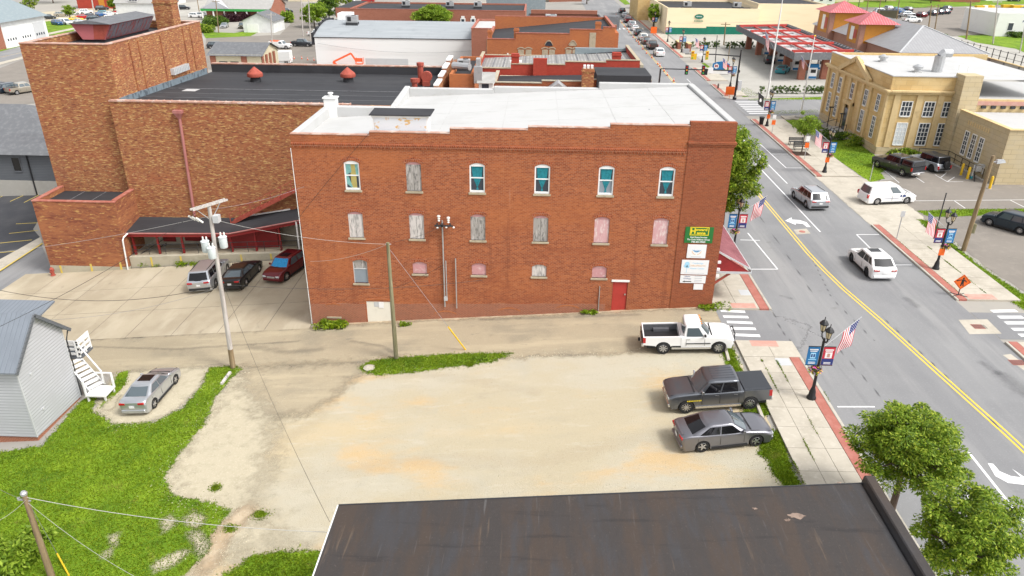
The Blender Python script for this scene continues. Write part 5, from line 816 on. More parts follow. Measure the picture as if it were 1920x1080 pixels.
gb2 = block('black_roof_shop', 'black-roofed brick shop beyond the pale grey roof', -2.0, 13.4, 156, 172, 8.3, 'brick_far', 'roof_black', .7, cop='roof_black'); part('sign_board', m['roof_shingle'], gb2, lambda b: b.box(13.5, 16.5, 157, 160.5, 7.0, 9.4)); part('planter_box', m['brick_far'], gb2, lambda b: b.box(-1.5, 13, 171.5, 172.4, 8.4, 9.2))
hb = block('narrow_brick_shop', 'narrow brick building end with one arched window above the white building', -12.0, -6.2, 140, 156, 8.6, 'brick_far', 'roof_white', .3, cop='coping_red'); 
q = atY(945, 45, 140); part('blocked_window', m['stone_sill'], hb, lambda b: b.box(-9.2, -8.4, 139.93, 139.99, 4.5, 6.8))
# white long building with curved grey roof
wl = empty('white_hall', (0, 0, 0), label='long white-painted wall with curved grey roof and a rooftop unit at its left end', cat='building'); WX0, WX1, WYa, WYb, WZ = -43.8, -8.0, 150, 172, 5.45
part('front_wall', m['wall_white'], wl, lambda b: b.box(WX0, WX1, WYa, WYa+.4, -6, WZ)); part('side_wall', m['wall_white'], wl, lambda b: b.box(WX0, WX0+.4, WYa+.4, WYb, -6, WZ-.01)); part('side_wall', m['brick_far'], wl, lambda b: b.box(WX1-.4, WX1, WYa+.4, WYb, -6, WZ-.01))
def vault(b):
    n = 10
    for k in range(n):
        a, c = k/n, (k+1)/n; f = lambda t: (WYa-.1+(WYb-WYa)*t, WZ+.05+2.0*math.sin(pi*t)); b.quad((WX0-.2,*f(a)),(WX1+.1,*f(a)),(WX1+.1,*f(c)),(WX0-.2,*f(c)))
part('roof', m['roof_grey'], wl, vault, smooth=60); part('eave_trim', m['dark_metal'], wl, lambda b: b.box(WX0-.2, WX1, WYa-.12, WYa-.01, WZ-.08, WZ+.06)); part('end_parapet', m['roof_black'], wl, lambda b: [b.box(WX0-.6, WX0-.21, WYa+k*2.8, WYa+k*2.8+2.8, 4, WZ+.4+2.0*math.sin(pi*min(k*2.8+1.4, 21)/22)) for k in range(7)])
part('wall_stain', m['sign_grey'], wl, lambda b: b.box(-34, -25.5, WYa-.02, WYa-.005, .2, 1.6)); hvac(-37.7, 157, 7.0, 'grey rooftop unit at the left end of the curved roof', 1.2)
part('stair_bulkhead', m['white_trim'], wl, lambda b: b.box(-42.5, -39.8, 164, 168, 6, 8.6))
# brick building with flat roof beyond
bk = block('long_brick_store', 'long low brick store with flat grey roof at the top centre', -45.0, -3.0, 186, 206, 7.6, 'brick_far', 'roof_black', .3, cop='coping_red'); part('canopy', m['brick_far'], bk, lambda b: b.box(-48.5, -45.0, 186, 206, 5.6, 7.8)); part('canopy_roof', m['roof_black'], bk, lambda b: b.box(-48.4, -45.0, 186.2, 206, 7.8, 7.84)); [part('canopy_post', m['white_trim'], bk, lambda b: b.box(x, x+.5, 186.5, 187, -4, 5.6)) for x in (-47.6, -46.3)]
for px in (868, 887): q = atY(px, 40, 185.9); part('arched_window', m['white_trim'], bk, lambda b: (b.box(q.x-.6, q.x+.6, 185.85, 185.99, q.z-.9, q.z+.7), b.box(q.x-.4, q.x+.4, 185.85, 185.99, q.z+.7, q.z+1.2))); part('pane', m['glass_win'], bk, lambda b: b.box(q.x-.35, q.x+.35, 185.8, 185.85, q.z-.8, q.z+.5))
for k, x in enumerate((-33, -22, -15)): hvac(x, 195, 7.3, ('left','middle','right')[k] + ' rooftop unit on the long brick store', 1.0)
bk2 = block('dark_roof_store', 'dark flat-roofed building behind the long brick store', -14, 2, 212, 232, 9.2, 'roof_slate_blue', 'roof_black', .2, cop=None)
# ------------------------------------------------------------------ post office
po = empty('stone_post_office', (0, 0, 0), label='two-storey tan stone office with pediment, flagpole lawn and white roof', cat='building')
PX0, PX1, PY0, PY1, PZ = 41.0, 50.5, 88.0, 107.5, 9.75
part('front_wall', m['stone_tan'], po, lambda b: b.box(PX0, PX0+.5, PY0, PY1, -1, PZ)); part('side_wall', m['stone_tan'], po, lambda b: b.box(PX0+.5, PX1, PY0+.002, PY0+.5, -1, PZ-.003)); part('far_wall', m['stone_tan'], po, lambda b: b.box(PX0+.5, 62, PY1-.5, PY1-.002, -1, PZ-.003)); part('roof', m['roof_white'], po, lambda b: (b.quad((PX0+.5,PY0+.5,PZ-.25),(60,PY0+.5,PZ-.25),(60,PY1-.5,PZ-.25),(PX0+.5,PY1-.5,PZ-.25))))
part('coping', m['roof_white'], po, lambda b: (b.box(PX0-.08, PX0+.55, PY0-.08, PY1+.05, PZ, PZ+.1), b.box(PX0+.55, PX1, PY0-.08, PY0+.55, PZ, PZ+.098))); part('cornice', m['stone_trim'], po, lambda b: (b.box(PX0-.55, PX0, PY0-.5, PY1+.5, 8.0, 8.25), b.box(PX0-.35, PX0, PY0-.3, PY1+.3, 7.75, 8.0), b.box(PX0, 48.2, PY0-.5, PY0, 8.0, 8.25), b.box(PX0, 48.2, PY0-.3, PY0, 7.75, 8.0)), bevel=.04)
part('water_table', m['stone_grey'], po, lambda b: (b.box(PX0-.12, PX0, PY0-.1, PY1+.1, -1, 1.55), b.box(PX0, 48.2, PY0-.12, PY0, -1, 1.55)))
pyc = 98.0; part('pediment', m['stone_trim'], po, lambda b: (b.bar((PX0-.35,pyc-5.0,8.3),(PX0-.35,pyc,10.3),.6,.35,(1,0,0)), b.bar((PX0-.35,pyc+5.0,8.3),(PX0-.35,pyc,10.3),.6,.35,(1,0,0)))); part('tympanum', m['stone_tan'], po, lambda b: b.add([(PX0-.2,pyc-4.8,8.25),(PX0-.2,pyc+4.8,8.25),(PX0-.2,pyc,10.2),(PX0+.3,pyc-4.8,8.25),(PX0+.3,pyc+4.8,8.25),(PX0+.3,pyc,10.2)], [(0,2,1),(0,3,5,2),(1,2,5,4)]))
for y in (88.25, 92.6, 95.0, 97.2, 99.2, 101.4, 103.6, 107.1): part('pilaster', m['stone_trim'], po, lambda b: b.box(PX0-.22, PX0, y-.3, y+.3, 1.55, 7.75))
for y in (90.4, 105.4): fwin(po, y, 5.4, 7.2, .8, PX0, axis='x'); fwin(po, y, 2.2, 4.6, .8, PX0, axis='x')
for y in (93.9, 98.2, 102.5): fwin(po, y, 5.3, 7.1, .85, PX0-.05, axis='x')
for y in (93.9, 102.5): fwin(po, y, 2.1, 4.6, .85, PX0-.05, axis='x')
dr = part('door', m['glass_win'], po, lambda b: b.box(PX0-.3, PX0-.2, 97.5, 98.9, .9, 4.0)); part('door_surround', m['stone_trim'], dr, lambda b: (b.box(PX0-.4, PX0, 97.0, 97.5, .9, 4.5), b.box(PX0-.4, PX0, 98.9, 99.4, .9, 4.5), b.box(PX0-.5, PX0, 96.9, 99.5, 4.5, 4.9)))
part('entrance_steps', m['concrete_grey'], po, lambda b: [b.box(PX0-2.6+k*.4, PX0-.13, 96.4, 100.0, 0, .72+k*.16) for k in range(4)]); part('stair_rail', m['black_metal'], po, lambda b: [(b.bar((PX0-2.8,y,1.5),(PX0-.6,y,2.2),.06), b.bar((PX0-2.8,y,.6),(PX0-2.8,y,1.5),.06), b.bar((PX0-.6,y,1.0),(PX0-.6,y,2.2),.06)) for y in (96.5, 99.9)]); part('entry_lamp', m['black_metal'], po, lambda b: [(b.tube([(PX0-1.6,y,.7),(PX0-1.6,y,3.6)],.06,6), b.box(PX0-1.8,PX0-1.2,y-.1,y+.1,3.6,3.75)) for y in (96.2, 100.2)])
for x, w in ((43.3, 1.1), (45.9, 1.1), (47.9, .7)): fwin(po, x, 5.3, 6.9, w, PY0); fwin(po, x, 1.9, 4.4, w, PY0, pane='sheer_white' if x < 44 else 'glass_win')
for x in (42.0, 44.6, 47.0): part('pilaster', m['stone_trim'], po, lambda b: b.box(x-.35, x+.35, PY0-.15, PY0, 1.55, 7.75))
part('stone_chimney', m['stone_grey'], po, lambda b: b.hexa([(48.2,85.9,-1),(50.4,85.9,-1),(50.4,88.4,-1),(48.2,88.4,-1)],[(48.25,86.4,10.2),(50.3,86.4,10.2),(50.3,88.4,10.2),(48.25,88.4,10.2)]))
part('rear_wing_wall', m['stone_trim'], po, lambda b: b.box(50.4, 75, 86.6, 87.0, 5, 7.6)); part('rear_wing_roof', m['roof_white'], po, lambda b: b.quad((50.4,87,7.4),(75,87,7.4),(75,100,7.4),(50.4,100,7.4))); part('rear_cornice', m['dark_metal'], po, lambda b: [b.box(51+k*1.1, 51.5+k*1.1, 86.4, 86.6, 6.6, 6.9) for k in range(20)]); part('rear_band', m['ramp_red'], po, lambda b: b.box(50.4, 75, 86.5, 86.62, 6.95, 7.4))
part('annex_wall', m['stone_grey'], po, lambda b: (b.box(48.5, 48.9, 76.2, 86.0, -1, 6.5), b.box(48.9, 75, 76.2, 76.6, -1, 6.497))); part('annex_roof', m['roof_white'], po, lambda b: b.quad((48.9,76.6,6.2),(75,76.6,6.2),(75,86.4,6.2),(48.9,86.4,6.2))); part('annex_coping', m['stone_trim'], po, lambda b: (b.box(48.42, 48.98, 76.1, 86.0, 6.5, 6.6), b.box(48.98, 75, 76.1, 76.65, 6.497, 6.6)))
for y in (83.4, 81.9, 80.4): fwin(po, y, 2.1, 4.6, .72, 48.5, axis='x')
fwin(po, 53.0, 1.9, 4.8, 1.9, 76.2); part('carved_letters', m['stone_trim'], po, lambda b: [b.box(48.47, 48.5, 79.6+k*.45, 79.85+k*.45, 5.35, 5.8) for k in range(10)])
for x, y in ((45.2, 101), (46.0, 93)): o = empty('roof_ventilator', (x, y, PZ-.25), label='round metal ventilator on the stone office roof, ' + ('farther' if y > 97 else 'nearer') + ' one', cat='roof vent'); part('stack', m['galv'], o, lambda b: b.lathe([(.35,0),(.35,.4),(.55,.45),(.6,.7),(.1,.95)], 12)); part('base', m['roof_white'], o, lambda b: b.box(-.45, .45, -.45, .45, -.05, .12))
o = empty('roof_hatch', (48.6, 93.5, PZ-.25), label='tall grey vent hood on the stone office roof', cat='roof vent'); part('stack', m['galv'], o, lambda b: b.lathe([(.6,0),(.6,1.9)], 12)); part('hood', m['galv'], o, lambda b: b.tube([(0,0,1.8),(.3,0,2.2),(1.2,0,2.2)], .5, 10))
o = empty('roof_ladder', (50.6, 92.5, PZ-.25), label='white steel ladder frame at the edge of the stone office roof', cat='ladder'); part('frame', m['white_trim'], o, lambda b: (b.bar((0,0,-1.6),(0,0,1.0),.08), b.bar((1.1,0,-1.6),(1.1,0,1.0),.08), [b.bar((0,0,z),(1.1,0,z),.06) for z in (-1.0,-.3,.4,1.0)]))
part('area_railing', m['black_metal'], po, lambda b: ([b.bar((48.3,78.2+k*1.5,.7),(48.3,78.2+k*1.5,1.8),.05) for k in range(6)], b.bar((48.3,78.2,1.8),(48.3,85.7,1.8),.05), b.bar((48.3,78.2,1.25),(48.3,85.7,1.25),.05), b.bar((45.2,86.4,1.9),(48.3,85.7,1.8),.05), b.bar((45.2,86.4,.8),(45.2,86.4,1.9),.05), b.bar((48.25,80,1.8),(47.0,77.2,.7),.09))); part('area_wall', m['concrete_grey'], po, lambda b: b.box(47.9, 48.2, 77, 86.2, 0, .85))
# ------------------------------------------------------------------ filling station
cp = empty('fuel_canopy', (0, 0, 0), label='large fuel station canopy with red steel frame and white panels on top', cat='canopy'); c4 = [(45.2,134.8),(57.8,141.5),(58.6,185.0),(45.8,176.5)]; c4 = [(45.2,135.5),(58.0,137.5),(58.6,184.0),(45.8,180.5)]
part('fascia', m['roof_shingle'], cp, lambda b: [b.hexa([(*a,4.6),(*c,4.6),(c[0]*.985+.77,c[1]+.3*(1 if i==0 else -1 if i==2 else 0),4.6),(a[0]*.985+.77,a[1]+.3*(1 if i==0 else -1 if i==2 else 0),4.6)],[(*a,5.8),(*c,5.8),(c[0]*.985+.77,c[1]+.3*(1 if i==0 else -1 if i==2 else 0),5.8),(a[0]*.985+.77,a[1]+.3*(1 if i==0 else -1 if i==2 else 0),5.8)]) for i, (a, c) in enumerate(zip(c4, c4[1:]+c4[:1]))])
def cpt(u, v, z): a = Vector(c4[0]).lerp(Vector(c4[1]), u); c = Vector(c4[3]).lerp(Vector(c4[2]), u); q = a.lerp(c, v); return Vector((q.x, q.y, z))
part('deck', m['sign_grey'], cp, lambda b: b.quad(cpt(.02,.02,4.9), cpt(.98,.02,4.9), cpt(.98,.98,4.9), cpt(.02,.98,4.9)))
NV = 5
for i in range(3):
    for j in range(NV-1):
        u0, u1 = .05+i*.27, .05+(i+1)*.27; v0, v1 = .06+j*.225, .06+(j+1)*.225; part('white_panel', m['roof_white'], cp, lambda b: b.hexa([cpt(u0+.02,v0+.02,4.93),cpt(u1-.02,v0+.02,4.93),cpt(u1-.02,v1-.02,4.93),cpt(u0+.02,v1-.02,4.93)],[cpt(u0+.02,v0+.02,5.1),cpt(u1-.02,v0+.02,5.1),cpt(u1-.02,v1-.02,5.1),cpt(u0+.02,v1-.02,5.1)]))
for j in range(NV): v = .06+j*.225; part('red_beam', m['red_door'], cp, lambda b: b.bar(cpt(.03,v,5.75), cpt(.93,v,5.75), .45, .4))
for i in range(4): u = .05+i*.27; part('red_purlin', m['red_door'], cp, lambda b: b.bar(cpt(u,.05,5.45), cpt(u,.97,5.45), .35, .25))
for k in range(30): v = (k+.5)/30; part('fascia_rib', m['seam_grey'], cp, lambda b: b.bar(cpt(.945,v,5.6), cpt(.985,v,5.75), .25, .12))
for u in (.22, .55):
    for v in (.06, .27, .5, .73, .93): part('column', m['brick_far'], cp, lambda b: (lambda q: b.box(q.x-.55, q.x+.55, q.y-.5, q.y+.5, .4, 4.55))(cpt(u, v, 0)))
pumps = [(1486,60+54),(1447,104)]
for u in (.38, .78):
    for v in (.06, .27, .5, .73):
        q = cpt(u, v, tz(50, 150)+.1); o = empty('fuel_pump', q, label=['first','second','third','fourth'][(.06,.27,.5,.73).index(v)] + ' blue and white fuel pump from the street end in the ' + ('left' if u < .5 else 'right') + ' row', cat='fuel pump', group='fuel pumps under the canopy'); part('cabinet', m['sign_white'], o, lambda b: b.box(-.7, .7, -.4, .4, 0, 2.0)); part('crown', m['banner_blue'], o, lambda b: b.box(-.85, .85, -.45, .45, 2.0, 2.6)); part('screen', m['plastic_black'], o, lambda b: b.box(-.45, .45, -.42, -.4, 1.1, 1.7)); part('kick_panel', m['banner_blue'], o, lambda b: b.box(-.68, .68, -.42, -.4, .1, .5))
# store with two hipped towers
sto = empty('station_store', (0, 0, 0), label='fuel station shop with two red hipped tower roofs and grey metal roof', cat='building'); SX0, SX1, SY0, SY1 = 70.5, 86, 150, 200
part('wall', m['brick_pink'], sto, lambda b: (b.box(SX0, SX0+.4, SY0, SY1, 0, 4.4), b.box(SX0+.4, SX1, SY0, SY0+.4, 0, 4.39), b.box(SX1-.4, SX1, SY0+.4, SY1, 0, 4.38)))
part('roof', m['roof_metal_grey'], sto, lambda b: b.add([(SX0-.8,SY0-.8,4.3),(SX1+.8,SY0-.8,4.3),((SX0+SX1)/2,SY0+10,8.2)], [(0,1,2)])); part('roof_slope', m['roof_metal_grey_y'], sto, lambda b: b.add([(SX0-.8,SY0-.8,4.3),(SX0-.8,SY1,4.3),((SX0+SX1)/2,SY0+10,8.2),((SX0+SX1)/2,SY1,8.2),(SX1+.8,SY0-.8,4.3),(SX1+.8,SY1,4.3)], [(0,2,3,1),(4,5,3,2)])); part('ridge_cap', m['sign_grey'], sto, lambda b: (b.bar((SX0-.8,SY0-.8,4.35),((SX0+SX1)/2,SY0+10,8.25),.3,.12), b.bar(((SX0+SX1)/2,SY0+10,8.25),(SX1+.8,SY0-.8,4.35),.3,.12)))
for (tx0, tx1, ty0, ty1, tzp) in ((68.5, 75.5, 166.5, 173.5, 8.8), (69.0, 77.0, 186, 194, 9.4)):
    tw = part('tower', m['brick_pink'], sto, lambda b: b.box(tx0, tx1, ty0, ty1, 0, tzp-1.0)); part('tower_panel', m['wall_yellow'], tw, lambda b: None) if False else None
    simple('ochre', (.52,.22,.03), .7) if 'ochre' not in MT else None
    part('tower_panel', m['ochre'], tw, lambda b: (b.box(tx0-.05, tx0, ty0+1.3, ty1-.6, 3.6, tzp-1.1), b.box(tx0+1.0, tx1, ty0-.05, ty0, 3.8, tzp-1.1)))
    part('tower_sign', m['sign_white'], tw, lambda b: b.box(tx0-.09, tx0-.05, ty0+3.2, ty0+5.0, 4.2, tzp-1.9)); part('tower_sign_print', m['red_door'], tw, lambda b: b.box(tx0-.12, tx0-.09, ty0+1.5, ty0+3.1, 4.6, tzp-2.4))
    c = ((tx0+tx1)/2, (ty0+ty1)/2, tzp+1.2); e = .9
    part('hip_roof', m['roof_metal_red'], tw, lambda b: b.add([(tx0-e,ty0-e,tzp-1.1),(tx1+e,ty0-e,tzp-1.1),c,(tx1+e,ty1+e,tzp-1.1),(tx0-e,ty1+e,tzp-1.1)], [(0,1,2),(3,4,2)])); part('hip_side', m['roof_metal_red_y'], tw, lambda b: b.add([(tx0-e,ty0-e,tzp-1.1),(tx1+e,ty0-e,tzp-1.1),c,(tx1+e,ty1+e,tzp-1.1),(tx0-e,ty1+e,tzp-1.1)], [(1,3,2),(4,0,2),(0,4,3,1)]))
# yellow store with green skirt
ys_ = block('yellow_store', 'long yellow-walled store with green painted base and oval sign', 33.9, 58.0, 206, 240, 7.2, 'wall_yellow', 'roof_black', .9, cop=None); block('yellow_wing', 'taller right wing of the yellow store', 58.1, 76, 209, 240, 8.3, 'wall_yellow', 'roof_black', .4, cop=None); bk3 = block('ochre_block', 'yellow brick upper storey rising behind the yellow store', 30.5, 50, 241, 262, 10.5, 'stone_tan', 'roof_black', .4, cop=None)
part('green_skirt', m['wall_green'], ys_, lambda b: (b.box(33.9, 44.5, 205.9, 206, 0, 2.3), b.box(44.5, 58, 205.9, 206, 0, 2.7))); part('roof_slope', m['roof_black'], ys_, lambda b: b.quad((34.2,206.3,6.4),(57.7,206.3,6.4),(57.7,216,6.7),(34.2,216,6.7))); hvac(40.2, 213, 6.5, 'left rooftop unit on the yellow store', 1.1); hvac(53.5, 213, 6.5, 'right rooftop unit on the yellow store', 1.1)
q = atY(1311, 31, 205.95); sg = empty('store_sign', (q.x, 205.9, q.z), label='green oval sign with green lettering on the yellow store wall', cat='sign'); part('oval', m['wall_green'], sg, lambda b: b.add([(1.2*cos(a*pi/10), -.03, .6*sin(a*pi/10)) for a in range(20)], [tuple(range(20))]))
def marks(b, x0, z, h, ws, gap=.07, y=-.05):      # worn lettering too far off to read
    x = x0
    for w in ws: b.box(x, x+w*.35, y-.01, y, z, z+h); b.box(x+w*.35, x+w, y-.01, y, z+h*.35, z+h*.6); x += w+gap
part('lettering', m['sign_white'], sg, lambda b: marks(b, -.75, -.18, .36, (.16,.2,.14,.2,.18,.2))); part('lettering', m['wall_green'], sg, lambda b: marks(b, -1.15, -1.35, .5, (.3,.22,.3,.24,.3,.3,.24)))
# far retaining wall with fence, white office, others
rw = empty('panel_wall', (0, 0, 0), label='long pale concrete panel wall with dark fence on top behind the stone office', cat='wall'); ra = Vector((89.0, 182, 0)); rc = Vector((89, 118, 0)); N = 13
for k in range(N): p = ra.lerp(rc, k/N); q = ra.lerp(rc, (k+.94)/N); part('panel', m['concrete_grey'], rw, lambda b: b.bar((p.x,p.y,1.5),(q.x,q.y,1.5),.25,3.0))
for k in range(N+1): p = ra.lerp(rc, k/N); part('panel_post', m['seam_grey'], rw, lambda b: b.box(p.x-.2, p.x+.2, p.y-.2, p.y+.2, 0, 3.05))
part('coping', m['stone_trim'], rw, lambda b: b.bar((ra.x,ra.y,3.1),(rc.x,rc.y,3.1),.5,.15))
for k in range(26): p = ra.lerp(rc, k/26); part('fence_post', m['black_metal'], rw, lambda b: b.box(p.x+1.5, p.x+1.62, p.y-.06, p.y+.06, 2.0, 4.7))
part('fence_rail', m['black_metal'], rw, lambda b: [b.bar((ra.x+1.56,ra.y,z),(rc.x+1.56,rc.y,z),.06) for z in (3.5, 4.5)])
wo = block('white_office', 'small white office building with blue lettering at the far right', 120.5, 150, 208, 225, 6.8, 'wall_white', 'roof_white', .2, cop=None); part('door', m['sign_grey'], wo, lambda b: b.box(129.2, 131, 207.9, 208, .8, 3.8)); fwin(wo, 124.2, 2.6, 4.4, 1.3, 208, bars=False); part('lettering', m['ink_navy'], wo, lambda b: (marks(b, 127.3, 5.6, .6, (.3,.34,.3,.36,.3), .1, 207.99), marks(b, 127.0, 4.6, .6, (.36,.3,.4,.3,.36,.3), .1, 207.99)))
# left background
dg = empty('dark_grey_house', (0, 0, 0), label='dark grey sided house with black hipped roof at the left edge', cat='house'); da = atZ(92, 262, -.2); gx_, gy_ = -56.2, 83.0
part('wall', m['siding_dark'], dg, lambda b: (b.box(-90, gx_, gy_, gy_+.3, -3.2, .2), b.box(gx_-.3, gx_, gy_+.3, 100, -3.2, .2))); part('foundation', m['concrete_grey'], dg, lambda b: (b.box(-90, gx_-.05, gy_-.06, gy_+.2, -7, -3.2), b.box(gx_-.2, gx_+.05, gy_-.05, 100, -7, -3.2))); part('roof', m['roof_shingle'], dg, lambda b: b.add([(-90,gy_-.6,.1),(gx_+.6,gy_-.6,.1),(gx_+.6,101,.1),(-90,101,.1),(gx_-8,gy_+8,4.2),(-90,gy_+8,4.2)], [(0,1,4,5),(1,2,4),(2,3,5,4)])); part('downpipe', m['black_metal'], dg, lambda b: b.tube([(-60,gy_-.1,.1),(-60,gy_-.1,-5)],.08,6)); fwin(dg, -66, -2.2, -.5, 1.1, gy_, 'siding_dark', 'glass_tint', False); fwin(dg, -61.5, -2.0, -.4, .9, gy_, 'siding_dark', 'glass_tint', False)
fs = empty('fire_station', (0, 0, 0), label='brick garage building with slate-blue gable roof and white bay doors, top left', cat='building'); q0 = G(5, 55); fx0, fx1, fy0, fy1, fz = -175, -134, 186, 207, 3.0
part('wall', m['brick_far'], fs, lambda b: (b.box(fx0, fx1, fy0, fy0+.4, -5, fz), b.box(fx1-.4, fx1, fy0+.4, fy1, -5, fz))); part('roof', m['roof_slate_blue'], fs, lambda b: b.add([(fx1+1,fy0-.6,fz),(fx1+1,fy1+.6,fz),(fx1-16,fy1+.6,fz+7),(fx1-16,fy0-.6,fz+7),(fx1-33,fy1+.6,fz),(fx1-33,fy0-.6,fz)], [(0,1,2,3),(3,2,4,5)])); part('gable_wall', m['brick_far'], fs, lambda b: b.add([(fx1,fy0+.1,fz),(fx1-32,fy0+.1,fz),(fx1-16,fy0+.1,fz+6.7)], [(0,1,2),(0,2,1)]))
part('bay_wall', m['siding_white'], fs, lambda b: b.box(fx1, fx1+.1, fy0+3, fy1, -5, fz-.1))
for k in range(3): y = fy0+3.6+k*5.9; d = part('bay_door', m['white_trim'] if k < 2 else m['sign_grey'], fs, lambda b: b.box(fx1+.1, fx1+.22, y, y+4.4, -4.2, 1.6)); part('door_lights', m['glass_win'], d, lambda b: [b.box(fx1+.22, fx1+.26, y+.4+i*1.0, y+.9+i*1.0, -1.6, -1.0) for i in range(4)])
def house(name, label, x0, x1, y0, y1, ze, zr, wall, roof, z0=-5, axis='x', gablewin=True):
    o = empty(name, (0, 0, 0), label=label, cat='house'); part('wall', m[wall], o, lambda b: b.box(x0, x1, y0, y1, z0, ze)); e = .5
    if axis == 'x': ym = (y0+y1)/2; part('roof', m[roof], o, lambda b: b.add([(x0-e,y0-e,ze-.2),(x1+e,y0-e,ze-.2),(x1+e,ym,zr),(x0-e,ym,zr),(x0-e,y1+e,ze-.2),(x1+e,y1+e,ze-.2)], [(0,1,2,3),(3,2,5,4)])); part('gable', m[wall], o, lambda b: b.add([(x1-.01,y0,ze),(x1-.01,y1,ze),(x1-.01,ym,zr-.2),(x0+.01,y0,ze),(x0+.01,y1,ze),(x0+.01,ym,zr-.2)], [(0,1,2),(4,3,5)]))
    else:
        xm = (x0+x1)/2; part('roof', m[roof], o, lambda b: b.add([(x0-e,y0-e,ze-.2),(x0-e,y1+e,ze-.2),(xm,y1+e,zr),(xm,y0-e,zr),(x1+e,y0-e,ze-.2),(x1+e,y1+e,ze-.2)], [(0,3,2,1),(3,4,5,2)])); part('gable', m[wall], o, lambda b: b.add([(x0,y0+.01,ze),(x1,y0+.01,ze),(xm,y0+.01,zr-.2),(x0,y1-.01,ze),(x1,y1-.01,ze),(xm,y1-.01,zr-.2)], [(0,1,2),(4,3,5)]))
    return o
g0 = G(470, 61); g = house('white_garage', 'white gabled garage with dark roof beside a lane', g0.x-2.0, g0.x+7.2, g0.y, g0.y+10, g0.z+3.4, g0.z+5.6, 'siding_white', 'roof_shingle', g0.z-1, 'y'); part('garage_door', m['white_trim'], g, lambda b: b.box(g0.x-.8, g0.x+2.6, g0.y-.08, g0.y, g0.z-.2, g0.z+2.5))
g1 = G(400, 37); g = house('green_trim_house', 'brick house with pale roof and bright green porch trim', g1.x-2, g1.x+20, g1.y, g1.y+16, g1.z+4, g1.z+8.5, 'brick_far', 'roof_shingle_pale', g1.z-1, 'x'); simple('green_trim', (.05,.36,.08), .6); part('porch_trim', m['green_trim'], g, lambda b: b.box(g1.x-3, g1.x+20.5, g1.y-2.2, g1.y-1.6, g1.z+3.0, g1.z+3.7)); part('porch_roof', m['roof_shingle_pale'], g, lambda b: b.quad((g1.x-3,g1.y-2.2,g1.z+3.75),(g1.x+20.5,g1.y-2.2,g1.z+3.75),(g1.x+20.5,g1.y,g1.z+4.5),(g1.x-3,g1.y,g1.z+4.5))); [part('porch_post', m['white_trim'], g, lambda b: b.box(g1.x-2.8+k*3.8, g1.x-2.4+k*3.8, g1.y-2.1, g1.y-1.7, g1.z, g1.z+3.0)) for k in range(6)]; part('porch_gable', m['siding_grey'], g, lambda b: b.add([(g1.x-2.6,g1.y-2.3,g1.z+3.75),(g1.x+7,g1.y-2.3,g1.z+3.75),(g1.x+2.2,g1.y-2.3,g1.z+6.4),(g1.x+2.2,g1.y+3,g1.z+6.4)], [(0,1,2),(0,2,3),(1,3,2)]))
g2 = G(240, 27); g = house('white_cottage', 'white cottage with pale shingle roof behind the theatre chimney', g2.x-4, g2.x+14, g2.y, g2.y+11, g2.z+4, g2.z+8, 'siding_white', 'roof_shingle_pale', g2.z-1, 'x'); fwin(g, g2.x+3, g2.z+4.6, g2.z+6.2, 3, g2.y-.3, bars=True)
g3 = G(180, 16); g = block('brown_brick_church', 'dark red brick building with arched orange door at the top left', g3.x-7, g3.x+16, g3.y, g3.y+14, g3.z+9, 'brick_painted', 'roof_black', .4, z0=g3.z-1, cop=None); part('arched_door', m['ochre'], g, lambda b: b.box(g3.x+1.6, g3.x+3.8, g3.y-.15, g3.y, g3.z+.5, g3.z+4.8))
g4 = G(440, 116); sh = house('cream_shop', 'small cream and brick shop with grey hipped shingle roof behind the black roof', -63.5, -53.5, 146, 156, 2.5, 4.2, 'wall_cream', 'roof_shingle', -4, 'x'); [part('brick_pier', m['brick_far'], sh, lambda b: b.box(x, x+1.1, 145.85, 146, -4, 2.3)) for x in (-63.5, -57.4)]; part('overhang', m['brick_far'], sh, lambda b: [b.box(-53.4, -53.1, 146+k*2.2, 146.6+k*2.2, -4, 2.3) for k in range(4)]); [part('sill_grille', m['dark_metal'], sh, lambda b: b.box(x, x+1.6, 145.9, 146, 1.0, 1.2)) for x in (-61.8, -59.6)]
g5 = G(20, 20); 
for k, (px, py, w, h, c, rf_, lb_) in enumerate([(1530,8,14,5,'siding_white','roof_shingle','white house beyond the far car park, left one'),(1590,4,12,4.5,'wall_cream','roof_shingle','cream house beyond the far car park, middle one'),(1650,2,13,4.5,'stone_grey','roof_shingle_pale','grey stone house beyond the far car park'),(1800,4,16,5,'brick_far','roof_shingle','brick house on the far right skyline'),(1880,2,14,5,'siding_white','roof_shingle_pale','white house on the far right skyline'),(1010,2,16,4.5,'wall_cream','roof_white','cream shop front across the far street'),(1060,3,13,5,'brick_far','roof_black','brick shop front across the far street'),(570,3,14,4.5,'wall_cream','roof_shingle','cream building at the top behind the trees'),(960,-6,12,5,'brick_far','roof_black','brick block at the top centre'),(300,8,13,4,'siding_white','roof_shingle','white house left of the green-trimmed house'),(340,-2,12,4,'wall_cream','roof_shingle_pale','cream house on the street at the top left'),(265,-6,12,4.5,'siding_grey','roof_shingle','grey house at the top edge left of centre'),(150,-4,14,5,'siding_white','roof_shingle','white house at the top left edge'),(480,-8,13,4.5,'brick_far','roof_shingle','brick house at the top edge above the white garage'),(1400,-8,16,5,'siding_white','roof_shingle','white house at the top edge above the yellow store')]):
    q = G(px, py); g = house('distant_house', lb_, q.x-w/2, q.x+w/2, q.y, q.y+10, q.z+h, q.z+h+3, c, rf_, q.z-1, 'x'); [fwin(g, q.x-w/2+w*(i+.5)/4, q.z+1.2, q.z+2.8, 1.2, q.y, bars=False) for i in range(4)]
